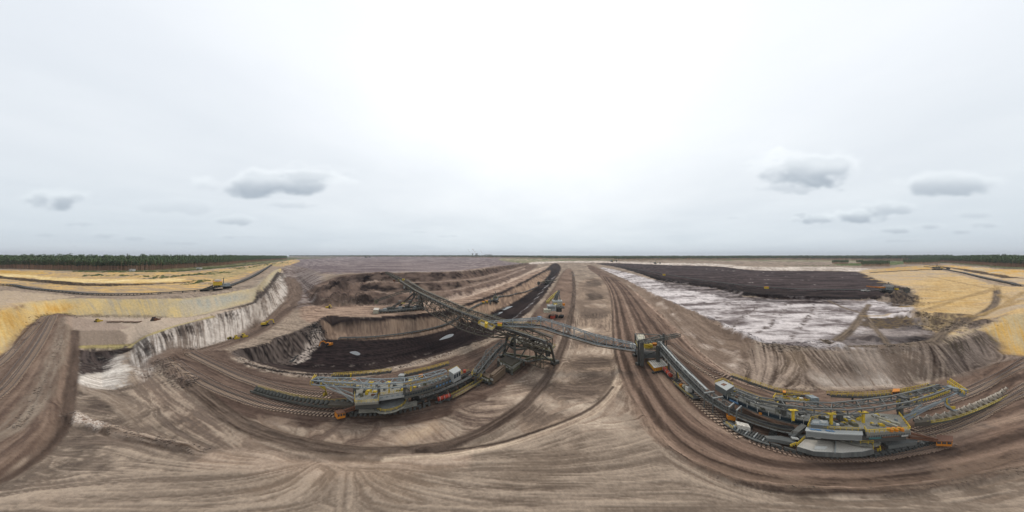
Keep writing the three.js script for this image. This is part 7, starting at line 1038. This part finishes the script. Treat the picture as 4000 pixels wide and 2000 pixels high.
shown.forEach((s, i) => {
  const k = Math.floor(rnd(0, 5)), P = KINDS[k], base = V3(s.x, groundAt(s.x, s.z), s.z), t = thing('pine_tree', s.side < 0 ? 'tall slender pine in the front row of the forest on the left' : 'tall slender pine in the front row of the forest on the right', 'tree', base, s.side < 0 ? 'front row pines on the left' : 'front row pines on the right');
  const tr = new THREE.Mesh(P.trunk, bark); tr.name = 'trunk'; const cr = new THREE.Mesh(P.crown, [needle, needle2, needle3][Math.floor(rnd(0, 3))]); cr.name = 'crown'; tr.castShadow = cr.castShadow = tr.receiveShadow = cr.receiveShadow = true; t.add(tr, cr); const sc = rnd(0.86, 1.14); t.scale.set(sc, sc, sc); t.rotation.y = rnd(0, 6.28);
});
// the wood behind: one mass of trees
{
  const lists = [[], [], []], put = (x, z, s) => lists[Math.floor(rnd(0, 3))].push([x, groundFar(x, z), z, s]);
  function groundFar(x, z) { return baseHeight(x, z); }
  for (const s of rest) put(s.x, s.z, rnd(0.85, 1.15));
  for (const [line, deep] of [[leftFront, 1], [rightFront, 1]]) for (let i = 1; i < line.length; i++) {
    const [ax, az] = line[i - 1], [bx, bz] = line[i], L = Math.hypot(bx - ax, bz - az), cx = (ax + bx) / 2, cz = (az + bz) / 2; if (Math.hypot(cx, cz) > 4200) continue;
    let d = 3, w = 4.2; while (d < 900) { const n = Math.max(1, Math.round(L / w)); for (let k = 0; k < n; k++) { const q = (k + rnd()) / n, x = mix(ax, bx, q), z = mix(az, bz, q), R = Math.hypot(x, z), f = 1 + (d + rnd(0, w)) / R; put(x * f, z * f, rnd(0.85, 1.12) * Math.min(1.5, w / 4.2 * 0.25 + 0.75)); } d += w; w *= 1.035; }
  }
  // far woods along the horizon and copses among the fields
  for (let i = 0; i < 22000; i++) { const b = rnd(1130, 3720), near = b < 2050 ? mix(7000, 3600, (b - 1130) / 920) : b < 2400 ? mix(3600, 2900, (b - 2050) / 350) : b < 3100 ? 2500 : mix(2500, 1500, (b - 3100) / 620), D = near * (1 + Math.pow(rnd(), 2.4) * 1.6) + 120 * vnoise(b * 0.05, 3), x = D * (b - 2000) / 1000; put(x, -D, rnd(1.0, 1.7) * (1 + D / 9000)); }
  for (const [b0, b1, d0, d1, n] of [[3250, 3315, 1250, 1420, 260], [3365, 3475, 980, 1150, 420], [3530, 3670, 1080, 1300, 500], [3345, 3370, 1300, 1380, 60]]) for (let i = 0; i < n; i++) { const b = rnd(b0, b1), D = rnd(d0, d1); put(D * (b - 2000) / 1000, -D, rnd(0.7, 1)); }
  const M4 = new THREE.Matrix4(), Q = new THREE.Quaternion(), whole = KINDS.slice(0, 3).map(P => { const a = P.trunk.clone(), b = P.crown.clone(); a.deleteAttribute('uv'); const paint = (g, c) => { const n = g.attributes.position.count, arr = new Float32Array(n * 3); for (let i = 0; i < n; i++) arr.set(c, i * 3); g.setAttribute('color', new THREE.BufferAttribute(arr, 3)); return g; }; return mergeGeometries([paint(a, [lin(168), lin(132), lin(108)]), paint(b, [lin(84), lin(102), lin(64)])]); });
  const wood = new THREE.Group(); lists.forEach((l, k) => {
    const im = new THREE.InstancedMesh(whole[k], new THREE.MeshStandardMaterial({ vertexColors: true, roughness: 1, side: THREE.DoubleSide }), l.length), tint = new THREE.Color();
    l.forEach(([x, y, z, s], i) => { Q.setFromAxisAngle(UP, rnd(0, 6.28)); M4.compose(V3(x, y - 0.3, z), Q, V3(s, s * rnd(0.9, 1.1), s)); im.setMatrixAt(i, M4); const v = rnd(0.75, 1.25); tint.setRGB(v * rnd(0.9, 1.1), v, v * rnd(0.85, 1.05)); im.setColorAt(i, tint); });
    im.name = numbered('forest'); im.userData = { kind: 'stuff', label: ['dark green pine wood stretching to the horizon', 'paler pines mixed through the wood', 'older pines mixed through the wood'][k], category: 'forest' }; im.castShadow = im.receiveShadow = true; scene.add(im);
  });
  console.log('trees', shown.length, lists.map(l => l.length).join());
}
// bushes and scrub on the terrace edges
{
  const pos = []; seedState = 99; for (let i = 0; i < 60; i++) { const a = rnd(0, 6.28), r = rnd(0.2, 1), x = Math.cos(a) * r, z = Math.sin(a) * r, y = rnd(0, 0.9) * (1.1 - r), s = rnd(0.25, 0.5); pos.push(x, y, z, x + rnd(-s, s), y + rnd(0, s), z + rnd(-s, s), x + rnd(-s, s), y + rnd(-s, s) * 0.5 + 0.2, z + rnd(-s, s)); }
  const g = new THREE.BufferGeometry(); g.setAttribute('position', new THREE.Float32BufferAttribute(pos, 3)); g.computeVertexNormals(); const list = [];
  for (const [b0, y0, b1, y1, n, w] of [[300, 1062, 700, 1062, 160, 6], [700, 1060, 1060, 1028, 420, 10], [620, 1085, 900, 1062, 120, 12], [300, 1075, 640, 1080, 50, 10], [740, 1110, 800, 1095, 40, 10], [920, 1050, 1130, 1024, 160, 14], [3280, 1034, 3560, 1026, 260, 20], [3100, 1040, 3400, 1036, 160, 30]]) for (let i = 0; i < n; i++) { const q = rnd(), [x, z] = sight(mix(b0, b1, q), mix(y0, y1, q)); list.push([x + rnd(-w, w), z + rnd(-w, w)]); }
  const im = new THREE.InstancedMesh(g, needle2, list.length), m = new THREE.Matrix4(), q = new THREE.Quaternion(); list.forEach(([x, z], i) => { const s = rnd(0.8, 2.6); q.setFromAxisAngle(UP, rnd(0, 6)); m.compose(V3(x, groundAt(x, z) - 0.1, z), q, V3(s, s * 0.9, s)); im.setMatrixAt(i, m); }); im.name = 'scrub'; im.userData = { kind: 'stuff', label: 'low green scrub along the terrace edges', category: 'scrub' }; im.castShadow = im.receiveShadow = true; scene.add(im);
}
scene.fog = new THREE.FogExp2(0xf2f7ff, 0.00004);

// ---------------------------------------------------------------- loose rubble and clods along rims, slope feet and road edges
{
  seedState = 777; const g = new THREE.IcosahedronGeometry(1, 0), pa = g.attributes.position; for (let i = 0; i < pa.count; i++) { const k = 0.75 + 0.5 * hash2(Math.round(pa.getX(i) * 50), Math.round(pa.getY(i) * 50 + pa.getZ(i) * 90)); pa.setXYZ(i, pa.getX(i) * k, pa.getY(i) * k * 0.7, pa.getZ(i) * k); } g.computeVertexNormals();
  const list = [], out = [0, 0, 0], along2 = (pts, w, n, s0, s1, tone = 1) => { const p = toGround(curve(pts, false, 4)); for (let i = 0; i < n; i++) { const q = rnd(0, p.length - 1.001), k = Math.floor(q), f = q - k, x = mix(p[k][0], p[k + 1][0], f) + rnd(-w, w), z = mix(p[k][1], p[k + 1][1], f) + rnd(-w, w); list.push([x, z, mix(s0, s1, Math.pow(rnd(), 3)), tone]); } };
  along2([[630, 1410], [655, 1440], [690, 1480], [740, 1500]], 4, 420, 0.2, 0.9); along2([[930, 1400], [1000, 1432], [1110, 1458], [1250, 1468], [1420, 1461], [1600, 1424], [1760, 1378], [1900, 1330]], 2.5, 900, 0.15, 0.6); along2([[120, 1290], [150, 1245], [220, 1228], [300, 1236], [450, 1240], [640, 1241]], 2.5, 500, 0.15, 0.7);
  along2([[520, 1450], [600, 1470], [700, 1385], [800, 1355], [900, 1322], [1000, 1274], [1060, 1226], [1108, 1180]], 2.5, 500, 0.15, 0.6); along2([[2330, 1046], [2420, 1085], [2510, 1130], [2600, 1176], [2700, 1220], [2800, 1266], [2900, 1312], [2980, 1338], [3080, 1356], [3260, 1366], [3480, 1360], [3640, 1340]], 3, 1100, 0.15, 0.7); along2([[2980, 1340], [3060, 1352], [3200, 1345], [3260, 1335]], 6, 300, 0.2, 0.9);
  along2([[255, 1618], [330, 1655], [430, 1684], [560, 1716], [680, 1742], [800, 1764]], 1.6, 500, 0.1, 0.45); along2([[60, 1700], [140, 1590], [205, 1450], [240, 1330]], 1.8, 600, 0.1, 0.4); along2([[2440, 1048], [2600, 1096], [2800, 1124], [2950, 1156], [3300, 1168], [3420, 1172]], 5, 700, 0.3, 1.2); along2([[3540, 1160], [3560, 1190], [3590, 1250], [3640, 1285], [3700, 1260], [3760, 1270]], 10, 500, 0.3, 1.1); along2([[1200, 1290], [1230, 1270], [1250, 1262]], 5, 240, 0.3, 1.3); along2([[2480, 1140], [2620, 1268], [2770, 1415], [2900, 1492], [3000, 1514], [3300, 1528], [3600, 1502]], 2, 600, 0.1, 0.5); along2([[2404, 1382], [2474, 1568], [2614, 1752], [2873, 1885], [3199, 1928], [3572, 1915], [3990, 1832]], 1.4, 900, 0.06, 0.26); along2([[1280, 1190], [1400, 1192], [1600, 1186], [1750, 1170]], 6, 500, 0.3, 1.4);
  const im = new THREE.InstancedMesh(g, mat(255, 255, 255, { map: null, roughness: 1 }), list.length), m = new THREE.Matrix4(), q = new THREE.Quaternion(), c = new THREE.Color();
  list.forEach(([x, z, s, t], i) => { q.setFromEuler(new THREE.Euler(rnd(-0.5, 0.5), rnd(0, 6), rnd(-0.5, 0.5))); m.compose(V3(x, groundAt(x, z) + s * 0.2, z), q, V3(s * rnd(0.8, 1.4), s, s)); im.setMatrixAt(i, m); soilAt(x, z, out); const k = rnd(0.7, 1.25); im.setColorAt(i, c.setRGB(out[0] * k, out[1] * k, out[2] * k)); });
  im.name = 'rubble'; im.userData = { kind: 'stuff', label: 'loose clods and rubble along rims and slope feet', category: 'rubble' }; im.castShadow = im.receiveShadow = true; scene.add(im);
}
renderer.render(scene, camera);
